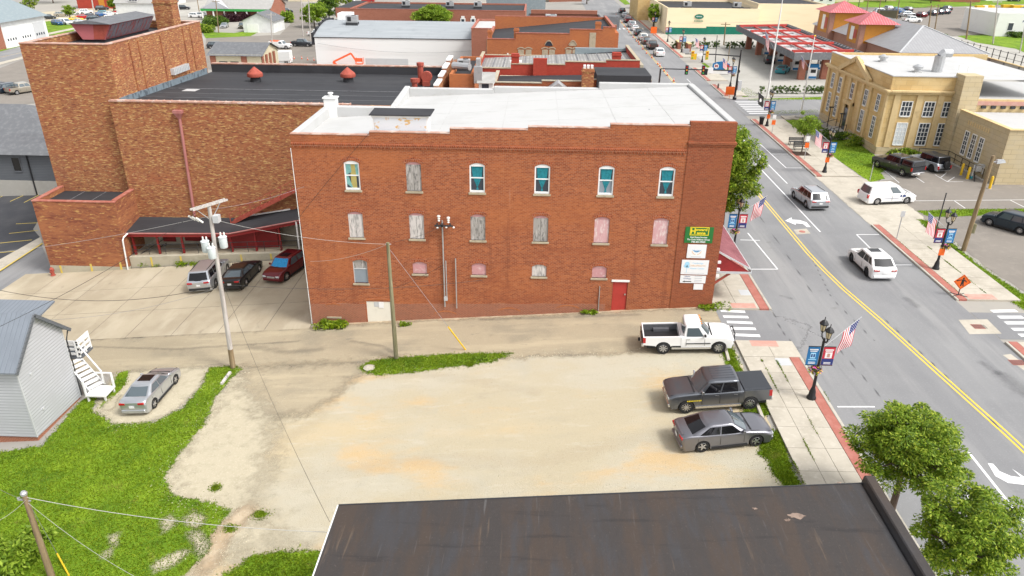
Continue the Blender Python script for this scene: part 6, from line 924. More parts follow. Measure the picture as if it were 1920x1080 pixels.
# ------------------------------------------------------------------ vehicles
# local frame: +x forward, +y left, z up, wheels touch z=0, origin under the middle of the wheelbase
def car_spec(L, W, H, wb, wr, top, cab, clear=.2, fo=None, **k):
    """top: body upper outline from nose to tail [(x from nose, z)]; cab: (windscreen base, roof front, roof rear, rear glass base) distances from nose; fo: front overhang"""
    d = dict(L=L, W=W, H=H, wb=wb, wr=wr, top=top, cab=cab, clear=clear, fo=fo if fo else (L-wb)*.46); d.update(k); return d
SPEC = {
 'sedan':   car_spec(4.85,1.84,1.46,2.82,.35,[(0,.66),(.06,.78),(.5,.90),(1.35,1.0),(2.2,1.01),(3.6,1.05),(4.3,1.09),(4.75,1.07),(4.85,.92)],(1.22,2.0,3.5,4.42),.17,.93,wins=[(.08,.47),(.50,.88)],wt=.58),
 'compact': car_spec(4.50,1.76,1.44,2.70,.32,[(0,.64),(.06,.76),(.45,.88),(1.1,.99),(2.0,1.01),(3.4,1.04),(4.0,1.07),(4.42,1.05),(4.5,.9)],(.98,1.8,3.2,4.05),.17,.88,wins=[(.10,.49),(.52,.88)],wt=.57),
 'suv':     car_spec(4.85,1.93,1.72,2.83,.38,[(0,.74),(.05,.90),(.4,1.03),(1.25,1.10),(2.2,1.12),(4.0,1.15),(4.75,1.13),(4.85,.95)],(1.1,1.85,4.25,4.78),.23,.95,wins=[(.10,.40),(.43,.70),(.73,.93)],wt=.62,rails=True),
 'bigsuv':  car_spec(5.15,2.0,1.80,3.05,.39,[(0,.78),(.05,.95),(.4,1.06),(1.25,1.15),(2.2,1.17),(4.3,1.20),(5.0,1.18),(5.15,.95)],(1.15,1.9,4.62,5.08),.23,.97,wins=[(.09,.36),(.39,.64),(.67,.92)],wt=.66,rails=True),
 'cuv':     car_spec(4.72,1.90,1.66,2.75,.38,[(0,.68),(.05,.84),(.4,.97),(1.2,1.06),(2.2,1.10),(3.8,1.16),(4.55,1.12),(4.72,.92)],(1.08,1.85,3.85,4.62),.22,.93,wins=[(.11,.44),(.47,.74),(.77,.92)],wt=.60,rails=False,roofglass=True),
 'hatch':   car_spec(4.15,1.80,1.62,2.57,.35,[(0,.70),(.05,.86),(.35,.98),(.95,1.05),(2.0,1.08),(3.7,1.14),(4.05,1.12),(4.15,.9)],(.9,1.45,3.75,4.05),.2,.82,wins=[(.12,.46),(.50,.80),(.83,.95)],wt=.64),
 'minivan': car_spec(5.1,1.98,1.75,3.05,.35,[(0,.68),(.05,.84),(.3,.96),(.95,1.08),(2.0,1.12),(4.5,1.16),(5.0,1.14),(5.1,.85)],(.85,1.75,4.55,5.0),.18,.96,wins=[(.12,.38),(.42,.68),(.72,.94)],wt=.66),
 'cargovan':car_spec(5.1,1.98,1.86,3.05,.35,[(0,.70),(.05,.88),(.3,1.0),(.95,1.12),(2.0,1.16),(4.5,1.2),(5.02,1.18),(5.1,.85)],(.8,1.8,4.75,5.03),.18,.96,wins=[(.14,.38)],wt=.66),
 'jeep':    car_spec(4.5,1.85,1.85,2.85,.43,[(0,.85),(.04,1.02),(.4,1.10),(1.3,1.15),(2.2,1.15),(4.2,1.17),(4.35,1.17),(4.4,.7)],(1.35,1.6,4.2,4.36),.3,.7,wins=[(.06,.33),(.37,.62),(.67,.94)],wt=.74,spare=True),
 'pickup':  car_spec(5.75,2.02,1.92,3.53,.41,[(0,.98),(.05,1.10),(.4,1.19),(1.55,1.26),(2.2,1.25),(4.0,1.27),(5.6,1.27),(5.75,1.2)],(1.45,2.1,3.92,4.1),.32,.97,wins=[(.10,.48),(.52,.93)],wt=.66,bed=4.14),
 'regular': car_spec(5.70,2.02,1.93,3.45,.42,[(0,.94),(.05,1.06),(.5,1.18),(1.55,1.25),(2.0,1.25),(3.2,1.25),(5.6,1.25),(5.70,1.2)],(1.4,1.98,3.02,3.2),.38,.92,wins=[(.16,.90)],wt=.68,bed=3.28),
}
_CM = {}
def car_meshes(kind):
    if kind in _CM: return _CM[kind]
    s = SPEC[kind]; L, W, H, wb, wr = s['L'], s['W'], s['H'], s['wb'], s['wr']; xf = wb/2 + s['fo']; X = lambda d: xf - d; D = {}
    hw = W/2; cl = s['clear']; xw = (wb/2, -wb/2); ar = wr*1.17
    gr_ = np.linspace(-.2, L+.2, 400); zz_ = np.interp(gr_, [p[0] for p in s['top']], [p[1] for p in s['top']]); kw_ = 5 if s.get('bed') or kind == 'jeep' else 8; zz_ = np.convolve(np.pad(zz_, kw_, mode='edge'), np.ones(2*kw_+1)/(2*kw_+1), 'valid'); ztop = lambda d: float(np.interp(d, gr_, zz_))
    bed = s.get('bed')
    # side outline with wheel arches, swept across the width
    ds = sorted(set([p[0] for p in s['top']] + list(np.linspace(.1, L-.1, 24))))
    if bed: ds = [d for d in ds if d < bed-.05] + [bed-.02]
    bl = .3 if bed or kind == 'jeep' else .5
    def outline(inset, dtop, tuck, back):
        inset *= bl; dtop = dtop*(.5 if bed or kind == 'jeep' else .8)
        end = (bed-.02) if bed else L
        def X2(d):
            if bed: return X(min(d + max(0, inset*(1-d/1.2)), end))
            t = max(0, inset*(1-d/1.4)) - max(0, inset*(1-(L-d)/1.0)); return X(d + t)
        top = [(X2(d), ztop(d) - dtop*(1 if .0 < d < L else 1)) for d in ds]; pts = top[:]
        xr = X2(end); pts += [(xr, cl+.28), (xr + (.06 if not bed else 0), cl+tuck)]
        for cx_ in ((xw[1], xw[0]) if not bed else (xw[0],)):
            for k in range(9): a = pi - pi*k/8; pts.append((cx_ - ar*cos(pi-a)*1.0 if False else cx_ + ar*cos(a), max(cl+tuck, wr*.98 + ar*sin(a)) if 0 < k < 8 else cl+tuck))
        pts += [(X2(0)-.08, cl+tuck), (X2(0)-.01, cl+.25)]
        return pts
    yy = [(1.0,.36,.20,.05), (.99,.28,.11,.0), (.965,.21,.06,.0), (.91,.14,.028,.0), (.75,.06,.006,.02), (.4,.015,-.012,.02)]
    sl = [(-f, a, b_, c) for f, a, b_, c in yy] + [(f, a, b_, c) for f, a, b_, c in reversed(yy)]
    b = MB(); n = None
    for f, ins, dt, tk in sl:
        o = outline(ins, dt, tk, 0); n = len(o); b.v += [(x, f*hw*(1 - (.0 if z > cl+.25 else .03)), z) for x, z in o]
    for i in range(len(sl)-1):
        for k in range(n): b.f.append((i*n+k, i*n+(k+1)%n, (i+1)*n+(k+1)%n, (i+1)*n+k))
    b.f.append(tuple(range(n))); b.f.append(tuple(reversed(range((len(sl)-1)*n, len(sl)*n))))
    b.f = [tuple(reversed(f)) for f in b.f]
    bm = bmesh.new(); me = b.mesh('body'); bm.from_mesh(me); bmesh.ops.triangulate(bm, faces=[f for f in bm.faces if len(f.verts) > 4]); bmesh.ops.recalc_face_normals(bm, faces=bm.faces[:]); bm.to_mesh(me); bm.free()
    me.polygons.foreach_set('use_smooth', [True]*len(me.polygons)); me.set_sharp_from_angle(angle=radians(45)); D['body'] = me
    if bed:     # open load box with arches
        zb = ztop(bed+.3)-.02; b = MB(); xr, x0 = X(L-.08), X(bed)
        def sidepan(y0, y1):
            P = [(x0, cl+.22)]
            cxr = xw[1]; P += [(cxr+ar, cl+.22)] + [(cxr+ar*cos(a), wr*.98+ar*sin(a)) for a in np.linspace(.25, pi-.25, 8)] + [(cxr-ar, cl+.22), (xr, cl+.3), (xr, zb), (x0, zb)]
            k = len(P); b.add([(x, y0, z) for x, z in P] + [(x, y1, z) for x, z in P], [tuple(range(k)), tuple(reversed(range(k, 2*k)))] + [(i, k+i, k+(i+1)%k, (i+1)%k) for i in range(k)])
        sidepan(hw*.99, hw*.86); sidepan(-hw*.86, -hw*.99); b.box(xr, xr+.07, -hw*.86, hw*.86, cl+.3, zb); b.box(x0-.06, x0, -hw*.86, hw*.86, cl+.3, zb)
        bm = bmesh.new(); me = b.mesh('load_box'); bm.from_mesh(me); bmesh.ops.triangulate(bm, faces=[f for f in bm.faces if len(f.verts) > 4]); bmesh.ops.recalc_face_normals(bm, faces=bm.faces[:]); bm.to_mesh(me); bm.free(); D['load_box'] = me
        b = MB(); b.box(xr+.07, x0-.06, -hw*.855, hw*.855, .62, .70); [b.box(xw[1]-.5, xw[1]+.5, sg*hw*.855-(.28 if sg > 0 else 0), sg*hw*.855+(.28 if sg < 0 else 0), .7, .95) for sg in (1, -1)]; b.box(xr+.07, x0-.06, hw*.852, hw*.858, .7, zb-.06); b.box(xr+.07, x0-.06, -hw*.858, -hw*.852, .7, zb-.06); D['bed_liner'] = b.mesh('bed_liner')
        b = MB(); b.hexa([(xr,-hw*.93,zb),(x0,-hw*.93,zb),(x0,hw*.93,zb),(xr,hw*.93,zb)], [(xr+.03,-hw*.9,zb+.05),(x0-.02,-hw*.9,zb+.05),(x0-.02,hw*.9,zb+.05),(xr+.03,hw*.9,zb+.05)]); D['bed_cover'] = b.mesh('bed_cover', bevel=.015)
        b = MB(); b.hexa([(xr,-hw*.95,zb),(x0,-hw*.95,zb),(x0,hw*.95,zb),(xr,hw*.95,zb)], [(xr+.12,-hw*.8,H-.04),(x0,-hw*.8,H-.04),(x0,hw*.8,H-.04),(xr+.12,hw*.8,H-.04)]); D['bed_cap'] = b.mesh('bed_cap', bevel=.06)
        b = MB(); [b.hexa([(xr+.25,sg*(hw*.935),zb+.18),(x0-.2,sg*hw*.935,zb+.18),(x0-.2,sg*hw*.9,zb+.18),(xr+.25,sg*hw*.9,zb+.18)],[(xr+.3,sg*(hw*.845),H-.2),(x0-.2,sg*hw*.845,H-.2),(x0-.2,sg*hw*.8,H-.2),(xr+.3,sg*hw*.8,H-.2)]) for sg in (1,-1)]; b.hexa([(xr-.0,-hw*.75,zb+.12),(xr+.1,-hw*.75,zb+.12),(xr+.1,hw*.75,zb+.12),(xr-.0,hw*.75,zb+.12)],[(xr+.085,-hw*.68,H-.16),(xr+.2,-hw*.68,H-.16),(xr+.2,hw*.68,H-.16),(xr+.085,hw*.68,H-.16)]); D['cap_glass'] = b.mesh('cap_glass')
    b = MB(); b.box(-L*.42 if not bed else X(L-.3), wb/2+.45, -hw*.82, hw*.82, cl-.02, wr*2*.92); D['underbody'] = b.mesh('underbody')
    # cabin: rings from waist to roof, bowed front and rear
    c0, c1, c2, c3 = s['cab']; wbh = hw*.955; wrh = hw*(.73 if s['wt'] < .6 else .84 if bed or kind == 'jeep' else .79); zb0 = ztop(c0)-.05; zb3 = ztop(c3)-.05; zr = H-.075; TT = [-1,-.92,-.6,0,.6,.92,1]
    def cab(v, t, end):    # point on windscreen (end 0) or rear glass (end 1)
        w = wbh + (wrh-wbh)*v; bow = (.22*(1-v)+.10*v) if end == 0 else (.12*(1-v)+.07*v); x = (X(c0)+(X(c1)-X(c0))*v - bow*t*t) if end == 0 else (X(c3)+(X(c2)-X(c3))*v + bow*t*t); z = (zb0 if end == 0 else zb3); return Vector((x, w*t, z+(zr-z)*v))
    def ring(v, zadd=0, sc=1.0):
        f = [cab(v, t, 0) for t in TT]; r = [cab(v, t, 1) for t in reversed(TT)]; out = []
        out += f; a, c = f[-1], r[0]; out += [a.lerp(c, k/5) + Vector((0, .02*math.sin(pi*k/5), 0)) for k in range(1, 5)]; out += r; a, c = r[-1], f[0]; out += [a.lerp(c, k/5) - Vector((0, .02*math.sin(pi*k/5), 0)) for k in range(1, 5)]
        cx_ = (X(c1)+X(c2))/2; return [Vector((cx_+(p.x-cx_)*sc, p.y*sc, p.z+zadd)) for p in out]
    R_ = [ring(0), ring(.35), ring(.7), ring(.94)]; r3 = ring(1.0, .012, .985); r3b = ring(1.0, .045, .93); r3c = ring(1.0, .065, .8); r4 = ring(1.0, .075, .5); allr = R_+[r3, r3b, r3c, r4]; n = len(r4); b = MB(); b.v = [tuple(p) for r in allr for p in r]
    for i in range(len(allr)-1):
        for k in range(n): b.f.append((i*n+k, i*n+(k+1)%n, (i+1)*n+(k+1)%n, (i+1)*n+k))
    b.f.append(tuple((len(allr)-1)*n+k for k in range(n))); me = b.mesh('cabin'); bm = bmesh.new(); bm.from_mesh(me); bmesh.ops.recalc_face_normals(bm, faces=bm.faces[:]); bm.to_mesh(me); bm.free(); me.polygons.foreach_set('use_smooth', [True]*len(me.polygons)); me.set_sharp_from_angle(angle=radians(60)); D['cabin'] = me
    def glass(end, v0, v1, tw):
        b = MB(); ts = [-tw,-.6*tw,-.25*tw,.25*tw,.6*tw,tw]; off = Vector(((.014 if end == 0 else -.014), 0, .010)); b.v = [tuple(cab(v, t, end)+off) for v in (v0, .5*(v0+v1), v1) for t in ts]; k = len(ts)
        for i in range(2):
            for j in range(k-1): b.f.append((i*k+j, i*k+j+1, (i+1)*k+j+1, (i+1)*k+j) if end == 0 else (i*k+j+1, i*k+j, (i+1)*k+j, (i+1)*k+j+1))
        return b.mesh(('windshield','rear_window')[end], smooth=True)
    D['windshield'] = glass(0, .06, .96, .88); D['rear_window'] = glass(1, .10 if not bed else .2, .93, .84)
    def side(sg, u0, u1, v0=.07, v1=.92):
        P_ = []
        for v in (v0, v1):
            a, c = cab(v, sg, 0), cab(v, sg, 1)
            for u in np.linspace(u0, u1, 5): q = a.lerp(c, u); q.y += sg*(.02*math.sin(pi*u) + .014); P_.append(tuple(q))
        b = MB(); b.v = P_; b.f = [(j, j+1, 5+j+1, 5+j) if sg < 0 else (j+1, j, 5+j, 5+j+1) for j in range(4)]; return b.mesh('side_window')
    D['sides'] = [side(sg, u0, u1) for sg in (1, -1) for u0, u1 in s['wins']]
    # trim
    zn = ztop(.05); b = MB(); b.box(X(.0)-.10, X(0)+.012, -hw*.42, hw*.42, cl+.30, zn-.10); D['grille'] = b.mesh('grille', bevel=.02)
    lamp = lambda sg: MB().hexa([(X(.02),sg*hw*.46,zn-.24),(X(.02),sg*hw*.46+.01*sg,zn-.24),(X(.42),sg*hw*.955,zn-.16),(X(.12),sg*hw*.84,zn-.26)], [(X(.06),sg*hw*.46,zn-.05),(X(.3),sg*hw*.5,zn-.02),(X(.55),sg*hw*.965,zn-.02),(X(.2),sg*hw*.86,zn-.05)])
    def mkbox(nm, *a, bev=.0): return MB().box(*a).mesh(nm, bevel=bev)
    D['headlights'] = [mkbox('headlight', X(.35), X(.0)+.006, min(sg*hw*.50, sg*hw*.86), max(sg*hw*.50, sg*hw*.86), zn-.21, zn-.045, bev=.03) for sg in (1, -1)]
    zt = ztop(L-.12); xt = X(L)
    if bed: D['taillights'] = [mkbox('taillight', xt+.06, xt+.24, min(sg*hw*.88, sg*hw*1.0), max(sg*hw*.88, sg*hw*1.0), zt-.42, zt-.02, bev=.015) for sg in (1, -1)]
    elif kind in ('minivan','cargovan','jeep','hatch'): D['taillights'] = [mkbox('taillight', xt-.01, xt+.22, min(sg*hw*.80, sg*hw*.975), max(sg*hw*.80, sg*hw*.975), zt-.42, zt-.05, bev=.02) for sg in (1, -1)]
    else: D['taillights'] = [mkbox('taillight', xt-.008, xt+.30, min(sg*hw*.46, sg*hw*.90), max(sg*hw*.46, sg*hw*.90), zt-.22, zt-.08, bev=.02) for sg in (1, -1)]
    b = MB(); b.box(X(.16), X(-.02), -hw*.88, hw*.88, cl+.06, cl+.30); D['front_bumper'] = b.mesh('front_bumper', bevel=.04); b = MB(); b.box(xt-.03, xt+.16, -hw*.86, hw*.86, cl+.10, cl+.30 if not bed else cl+.34); D['rear_bumper'] = b.mesh('rear_bumper', bevel=.03)
    D['plate'] = mkbox('plate', xt-.045, xt-.03, -.16, .16, (zt+cl)/2+.02 if not bed else cl+.12, (zt+cl)/2+.18 if not bed else cl+.26)
    xm = cab(.12, 1, 0).x - .10; zm = ztop(c0)+.08; D['mirrors'] = [MB().hexa([(xm-.06,sg*(hw*.92),zm-.06),(xm+.07,sg*(hw*.92),zm-.06),(xm+.05,sg*(hw+.17),zm-.04),(xm-.07,sg*(hw+.17),zm-.04)],[(xm-.06,sg*(hw*.92),zm+.05),(xm+.05,sg*(hw*.92),zm+.05),(xm+.04,sg*(hw+.15),zm+.12),(xm-.07,sg*(hw+.15),zm+.12)]).mesh('mirror', bevel=.02) for sg in (1, -1)]
    hs2 = []
    for u in [w_[1]-.03 for w_ in s['wins'][:2]]:
        for sg in (1, -1):
            a = cab(0, sg, 0).lerp(cab(0, sg, 1), u); hs2.append(mkbox('door_handle', a.x-.02, a.x+.18, min(sg*hw*.985, sg*(hw+.02)), max(sg*hw*.985, sg*(hw+.02)), a.z-.16, a.z-.12))
    D['handles'] = hs2
    b = MB()
    for u in [w_[1]+.015 for w_ in s['wins'][:2]] + [max(.02, s['wins'][0][0]-.03)]:
        for sg in (1, -1): a = cab(0, sg, 0).lerp(cab(0, sg, 1), u); b.box(a.x-.008, a.x+.008, min(sg*hw*.97, sg*(hw+.003)), max(sg*hw*.97, sg*(hw+.003)), cl+.22, a.z-.12)
    for yh in (-1, 1): b.bar((X(.12), yh*hw*.80, ztop(.12)+.004), (X(c0)+.02, yh*hw*.86, ztop(c0)+.0), .014, .02)
    D['seams'] = b.mesh('door_seams')
    D['sill_trim'] = [mkbox('side_step', -wb/2+wr+.1, wb/2-wr-.1, min(sg*hw*.9, sg*(hw*1.005)), max(sg*hw*.9, sg*(hw*1.005)), cl-.02, cl+.11) for sg in (1, -1)]
    if s.get('rails'): b = MB(); [b.bar(cab(1,sg*.86,0)+Vector((-.25,0,.06)), cab(1,sg*.86,1)+Vector((.25,0,.06)), .05) for sg in (1,-1)]; D['roof_rails'] = b.mesh('roof_rails')
    b = MB(); zz = H+.002; a0, a1 = X(c1)-.25, X(c1)-.95; b.box(a1, a0, -.42, .42, zz-.03, zz+.012); D['sunroof'] = b.mesh('sunroof')
    b = MB(); b.tube([(X(c0)+.02,-hw*.5,ztop(c0)+.03),(X(c0)-.06,.1,ztop(c0)+.05)], .012, 4); b.box(X(c0)-.02, X(c0)+.07, -hw*.78, hw*.78, ztop(c0)-.03, ztop(c0)+.01); D['cowl'] = b.mesh('cowl')
    if s.get('spare'): D['spare'] = MB().lathe([(.12,-.14),(.36,-.14),(.40,-.07),(.40,.07),(.36,.13),(.12,.13)], 18, (0,0,0), 'y').mesh('spare_wheel', smooth=True)
    tw_ = .24 if not bed else .28
    D['tyre'] = MB().lathe([(wr*.66,-tw_/2),(wr*.93,-tw_/2),(wr,-tw_*.36),(wr,tw_*.36),(wr*.93,tw_/2),(wr*.66,tw_/2)], 24, (0,0,0), 'y', False).mesh('wheel', smooth=True)
    def rimmesh(ns, wsp):
        b = MB(); yo = tw_/2-.02; r0 = wr*.68
        for k in range(24):
            a, c = 2*pi*k/24, 2*pi*(k+1)/24; b.quad((r0*cos(a),yo,r0*sin(a)),(r0*cos(c),yo,r0*sin(c)),(r0*.88*cos(c),yo+.015,r0*.88*sin(c)),(r0*.88*cos(a),yo+.015,r0*.88*sin(a)))
        for k in range(ns):
            a = 2*pi*k/ns; d = Vector((cos(a),0,sin(a))); p = Vector((-sin(a),0,cos(a)))*wsp; b.quad(*[tuple(q+Vector((0,yo+.012,0))) for q in (d*.05-p, d*r0*.9-p*.75, d*r0*.9+p*.75, d*.05+p)])
        b.lathe([(.07,0),(.06,.02)], 10, (0,yo,0), 'y'); return b.mesh('rim')
    D['rims'] = {5: rimmesh(5, .05), 10: rimmesh(10, .026), 8: rimmesh(8, .045)}; D['hub'] = MB().lathe([(wr*.66,-.05),(wr*.66,tw_/2-.05)], 18, (0,0,0), 'y').mesh('brake_disc')
    _CM[kind] = D; return D
NV_ = [0]
def vehicle(kind, name, label, col, loc, heading, level=2, group=None, rim=10, glass='glass', far=False, **o):
    """level 2: every part; 1: distant car without small trim"""
    D = car_meshes(kind); s = SPEC[kind]; x, y = loc[0], loc[1]; hd = radians(heading); e = empty(name, (x, y, tz(x, y)+.012), 0, label, o.get('cat', 'car'), group)
    f = Vector((cos(hd), sin(hd))); d = 1.3; ux = Vector((f.x*2*d, f.y*2*d, tz(x+f.x*d, y+f.y*d)-tz(x-f.x*d, y-f.y*d))).normalized(); uy = Vector((-f.y*1.6, f.x*1.6, tz(x-f.y*.8, y+f.x*.8)-tz(x+f.y*.8, y-f.x*.8))).normalized(); uz = ux.cross(uy).normalized(); uy = uz.cross(ux)
    e.rotation_euler = Matrix((ux, uy, uz)).transposed().to_euler()
    zc = (tz(x+f.x*d, y+f.y*d)+tz(x-f.x*d, y-f.y*d))/2; e.location.z = zc + o.get('dz', .02)
    P = m['paint_'+col]; bodyp = link(D['body'], 'body', P, e); cabp = link(D['cabin'], 'cabin', m['paint_'+o.get('roofcol', col)], e); gm = m[glass]
    link(D['windshield'], 'windshield', m['glass'] if not o.get('shade') else m['sunshade'], cabp)
    link(D['rear_window'], 'rear_window', gm, cabp)
    for sd_ in D['sides']: link(sd_, 'side_window', gm, cabp)
    link(D['underbody'], 'underbody', m['plastic_black'], e)
    if s.get('bed'):
        link(D['load_box'], 'load_box', P, e)
        if o.get('cover'): link(D['bed_cover'], 'bed_cover', m['plastic_black'] if o['cover'] == 'black' else m['paint_slate'], e)
        elif o.get('cap'): c = link(D['bed_cap'], 'bed_cap', P, e); link(D['cap_glass'], 'cap_window', m['glass_tint'], c)
        else: link(D['bed_liner'], 'bed_liner', m['bedliner'], e)
    for k, (wx_, sg) in enumerate(((1,1),(1,-1),(-1,1),(-1,-1))):
        w = link(D['tyre'], 'wheel', m['tyre'], e, (wx_*s['wb']/2, sg*(s['W']/2-.13), s['wr'])); w.rotation_euler = (0, 0, 0 if sg > 0 else pi)
        link(D['hub'], 'brake_disc', m['alloy_dark'] if level > 1 else m['alloy'], w)
        if level > 1: link(D['rims'][rim], 'rim', m[o.get('rimmat', 'alloy')], w)
    for t_ in D['taillights']: link(t_, 'taillight', m['lens_red'], bodyp)
    for t_ in D['headlights']: link(t_, 'headlight', m['lens_clear'], bodyp)
    link(D['grille'], 'grille', m[o.get('grille', 'plastic_black')], bodyp); link(D['seams'], 'door_seams', m['plastic_black'], bodyp)
    if level > 1:
        for t_ in D['mirrors']: link(t_, 'mirror', m[o['mirror']] if 'mirror' in o else P, e)
        for t_ in D['handles']: link(t_, 'door_handle', m['chrome'] if o.get('chrome') else P, bodyp)
        link(D['front_bumper'], 'front_bumper', m['chrome'] if o.get('chrome') else (m['plastic_black'] if o.get('dark_bumper') else P), e); link(D['rear_bumper'], 'rear_bumper', m['chrome'] if o.get('chrome') else m['plastic_black'] if kind in ('bigsuv', 'jeep', 'suv') else P, e); link(D['plate'], 'plate', m['sign_white'], e); link(D['cowl'], 'cowl', m['plastic_black'], bodyp)
        if not o.get('sill'): [link(t_, 'sill_trim', m['plastic_black'], e) for t_ in D['sill_trim']]
        if o.get('sill'): [link(t_, 'side_step', m[o['sill']], e) for t_ in D['sill_trim']]
        if 'roof_rails' in D and o.get('rails', True): link(D['roof_rails'], 'roof_rails', m['plastic_black'] if o.get('rail') is None else m[o['rail']], cabp)
        if o.get('sunroof') or s.get('roofglass'): link(D['sunroof'], 'sunroof', m['glass_tint'], cabp)
    if 'spare' in D: w = link(D['spare'], 'spare_wheel', m['tyre'], e, (-s['L']+s['wb']/2+s['fo']-.14, -.05, 1.0)); w.rotation_euler = (0, 0, pi/2)
    return e
def by_wheels(kind, name, label, col, rear, front, side, **o):
    """placed by where the two visible wheels stand: pixel of rear and front tyre contact on one side"""
    a, c = G(*rear), G(*front); d = Vector((c.x-a.x, c.y-a.y)); hd = math.atan2(d.y, d.x); n = Vector((-sin(hd), cos(hd)))*(SPEC[kind]['W']/2-.05)*(1 if side == 'L' else -1); mid = (Vector((a.x, a.y))+Vector((c.x, c.y)))/2 - n
    if o.get('hd') is not None: hd = radians(o.pop('hd')); n = Vector((-sin(hd), cos(hd)))*(SPEC[kind]['W']/2-.05)*(1 if side == 'L' else -1); mid = (Vector((a.x, a.y))+Vector((c.x, c.y)))/2 - n
    return vehicle(kind, name, label, col, mid, math.degrees(hd), **o)
by_wheels('compact', 'parked_car', 'silver sedan with dark sunroof parked on gravel beside the grey house', 'silver', (294.5,763), (329.5,721), 'R', rim=5, sunroof=True, glass='glass', hd=88)
t_ = by_wheels('regular', 'pickup_truck', 'white pickup with short cab and open bed at the alley mouth', 'white', (1247,664), (1343,663), 'R', cat='truck', rim=8, mirror='plastic_black', sill='chrome', chrome=True)
part('cab_lights', m['lens_amber'], t_, lambda b: [b.box(.62, .70, y-.05, y+.05, 1.925, 1.965) for y in (-.55,-.28,0,.28,.55)]); part('side_moulding', m['plastic_black'], t_, lambda b: b.box(-.3, 1.2, -1.02, -1.0, .72, .78)); part('bull_bar', m['plastic_black'], t_, lambda b: b.tube([(2.66,-.8,.9),(2.75,-.5,1.15),(2.75,.5,1.15),(2.66,.8,.9)], .04, 6)); part('tow_hitch', m['plastic_black'], t_, lambda b: (b.box(-3.25, -3.0, -.12, .12, .5, .62), b.box(-3.06, -3.02, -.7, .7, .75, 1.15)))
t_ = by_wheels('pickup', 'pickup_truck', 'dark grey crew-cab pickup with covered bed and chrome trim on the gravel lot', 'gunmetal', (1402,768), (1289,775), 'L', cat='truck', rim=10, chrome=True, cover='grey', sill='chrome', grille='chrome', glass='glass_tint', mirror='chrome'); part('door_badge', m['sign_yellow'], t_, lambda b: [b.box(.95+k*.09, 1.01+k*.09, 1.012, 1.02, .78, .85) for k in range(9)]); part('roof_ribs', m['paint_gunmetal'], t_, lambda b: [b.box(-1.0, .25, y-.05, y+.05, 1.9, 1.935) for y in (-.5,-.25,0,.25,.5)])
t_ = by_wheels('sedan', 'parked_car', 'metallic grey sedan with five-spoke dark wheels, nearest car on the gravel lot', 'graphite', (1318,848), (1415,837), 'R', rim=5, glass='glass_tint'); part('window_trim', m['chrome'], t_, lambda b: b.bar((.62,-.78,1.06),(-1.45,-.80,1.09),.02,.03)); part('boot_lip', m['paint_graphite'], t_, lambda b: b.box(-2.42, -2.3, -.62, .62, 1.0, 1.06)); part('sill_chrome', m['chrome'], t_, lambda b: b.box(-1.0, 1.0, -.915, -.90, .22, .26))
by_wheels('bigsuv', 'parked_car', 'silver sport utility car, leftmost of three parked at the theatre wall', 'silver', (405.6,540), (429,510), 'R', rim=10, cat='car', rail='plastic_black', glass='glass_tint'); by_wheels('sedan', 'parked_car', 'black sedan parked beside the silver utility car at the theatre wall', 'black', (463,537), (488,510), 'R', rim=10, glass='glass')
vehicle('cuv', 'parked_car', 'dark red utility car with blue windscreen sunshade beside the brick wall', 'maroon', G(541,512)[:2], -108, shade=True, rim=10, grille='chrome')
by_wheels('cuv', 'moving_car', 'white crossover with dark glass roof driving up the street', 'white', (1621,517.5), (1596.7,492), 'L', rim=5, rimmat='alloy_dark', glass='glass_tint', hd=92); by_wheels('suv', 'moving_car', 'silver utility car driving up the street ahead of the white crossover', 'silver', (1506,390), (1490.7,372.5), 'L', rim=10, glass='glass_tint', hd=96)
t_ = by_wheels('cargovan', 'delivery_van', 'white delivery minivan with blue emblem turning into the lot', 'white', (1648.7,387), (1693,380.5), 'R', cat='van', rim=8, hd=8); part('emblem', m['ink_navy'], t_, lambda b: (b.quad((.95,-.995,.72),(1.35,-.995,.78),(1.25,-.995,.92),(1.0,-.995,.98)), b.quad((.7,-.995,.78),(.9,-.995,.74),(.85,-.995,.98),(.75,-.995,.98)))); part('side_stripe', m['ink_navy'], t_, lambda b: b.box(-.95, .6, -.997, -.99, .62, .64))
by_wheels('hatch', 'parked_car', 'dark blue boxy hatchback on the rough lot at the right edge', 'navy', (1896,442), (1865.7,422), 'L', rim=10, hd=125); by_wheels('pickup', 'pickup_truck', 'dark brown pickup with matching bed cap beside the stone office', 'slate', (1677.5,331), (1655,314.5), 'L', cat='truck', rim=5, cap=True, chrome=True, glass='glass_tint', hd=112)
vehicle('jeep', 'parked_car', 'silver off-road car with black hardtop and rear spare wheel', 'jeep', (G(1738,315).x, G(1738,315).y), 108, roofcol='slate', rim=5, rimmat='alloy_dark', glass='glass_tint', dark_bumper=True)
# queue on the far street and distant cars
Q = [('suv','slate',1166,24,'first dark car of the far queue'),('sedan','silver',1171,32,'silver car second in the far queue'),('pickup','maroon',1177,42,'dark red pickup in the far queue'),('suv','silver',1184,50,'silver utility car in the far queue'),('compact','white',1190,57,'white hatchback in the far queue'),('jeep','black',1196,66,'black off-road car in the far queue'),('suv','pearl',1205,75,'pale utility car in the far queue'),('suv','brown',1211,82,'brown utility car in the far queue'),('pickup','brown',1222,91,'dark pickup near the end of the far queue'),('cuv','white',1235,104,'white crossover at the end of the far queue')]
for kd, c, px, py, lb in Q: q = G(px, py); vehicle(kd, 'queued_car', lb, c, (q.x, q.y), 91, 1, 'cars queued on the far street', cat='truck' if kd == 'pickup' else 'car', cover='black')
vehicle('pickup', 'pickup_truck', 'dark pickup parked at the kerb beside the red-painted building', 'slate', (18.4, G(1217,150).y), 90, 1, cat='truck')
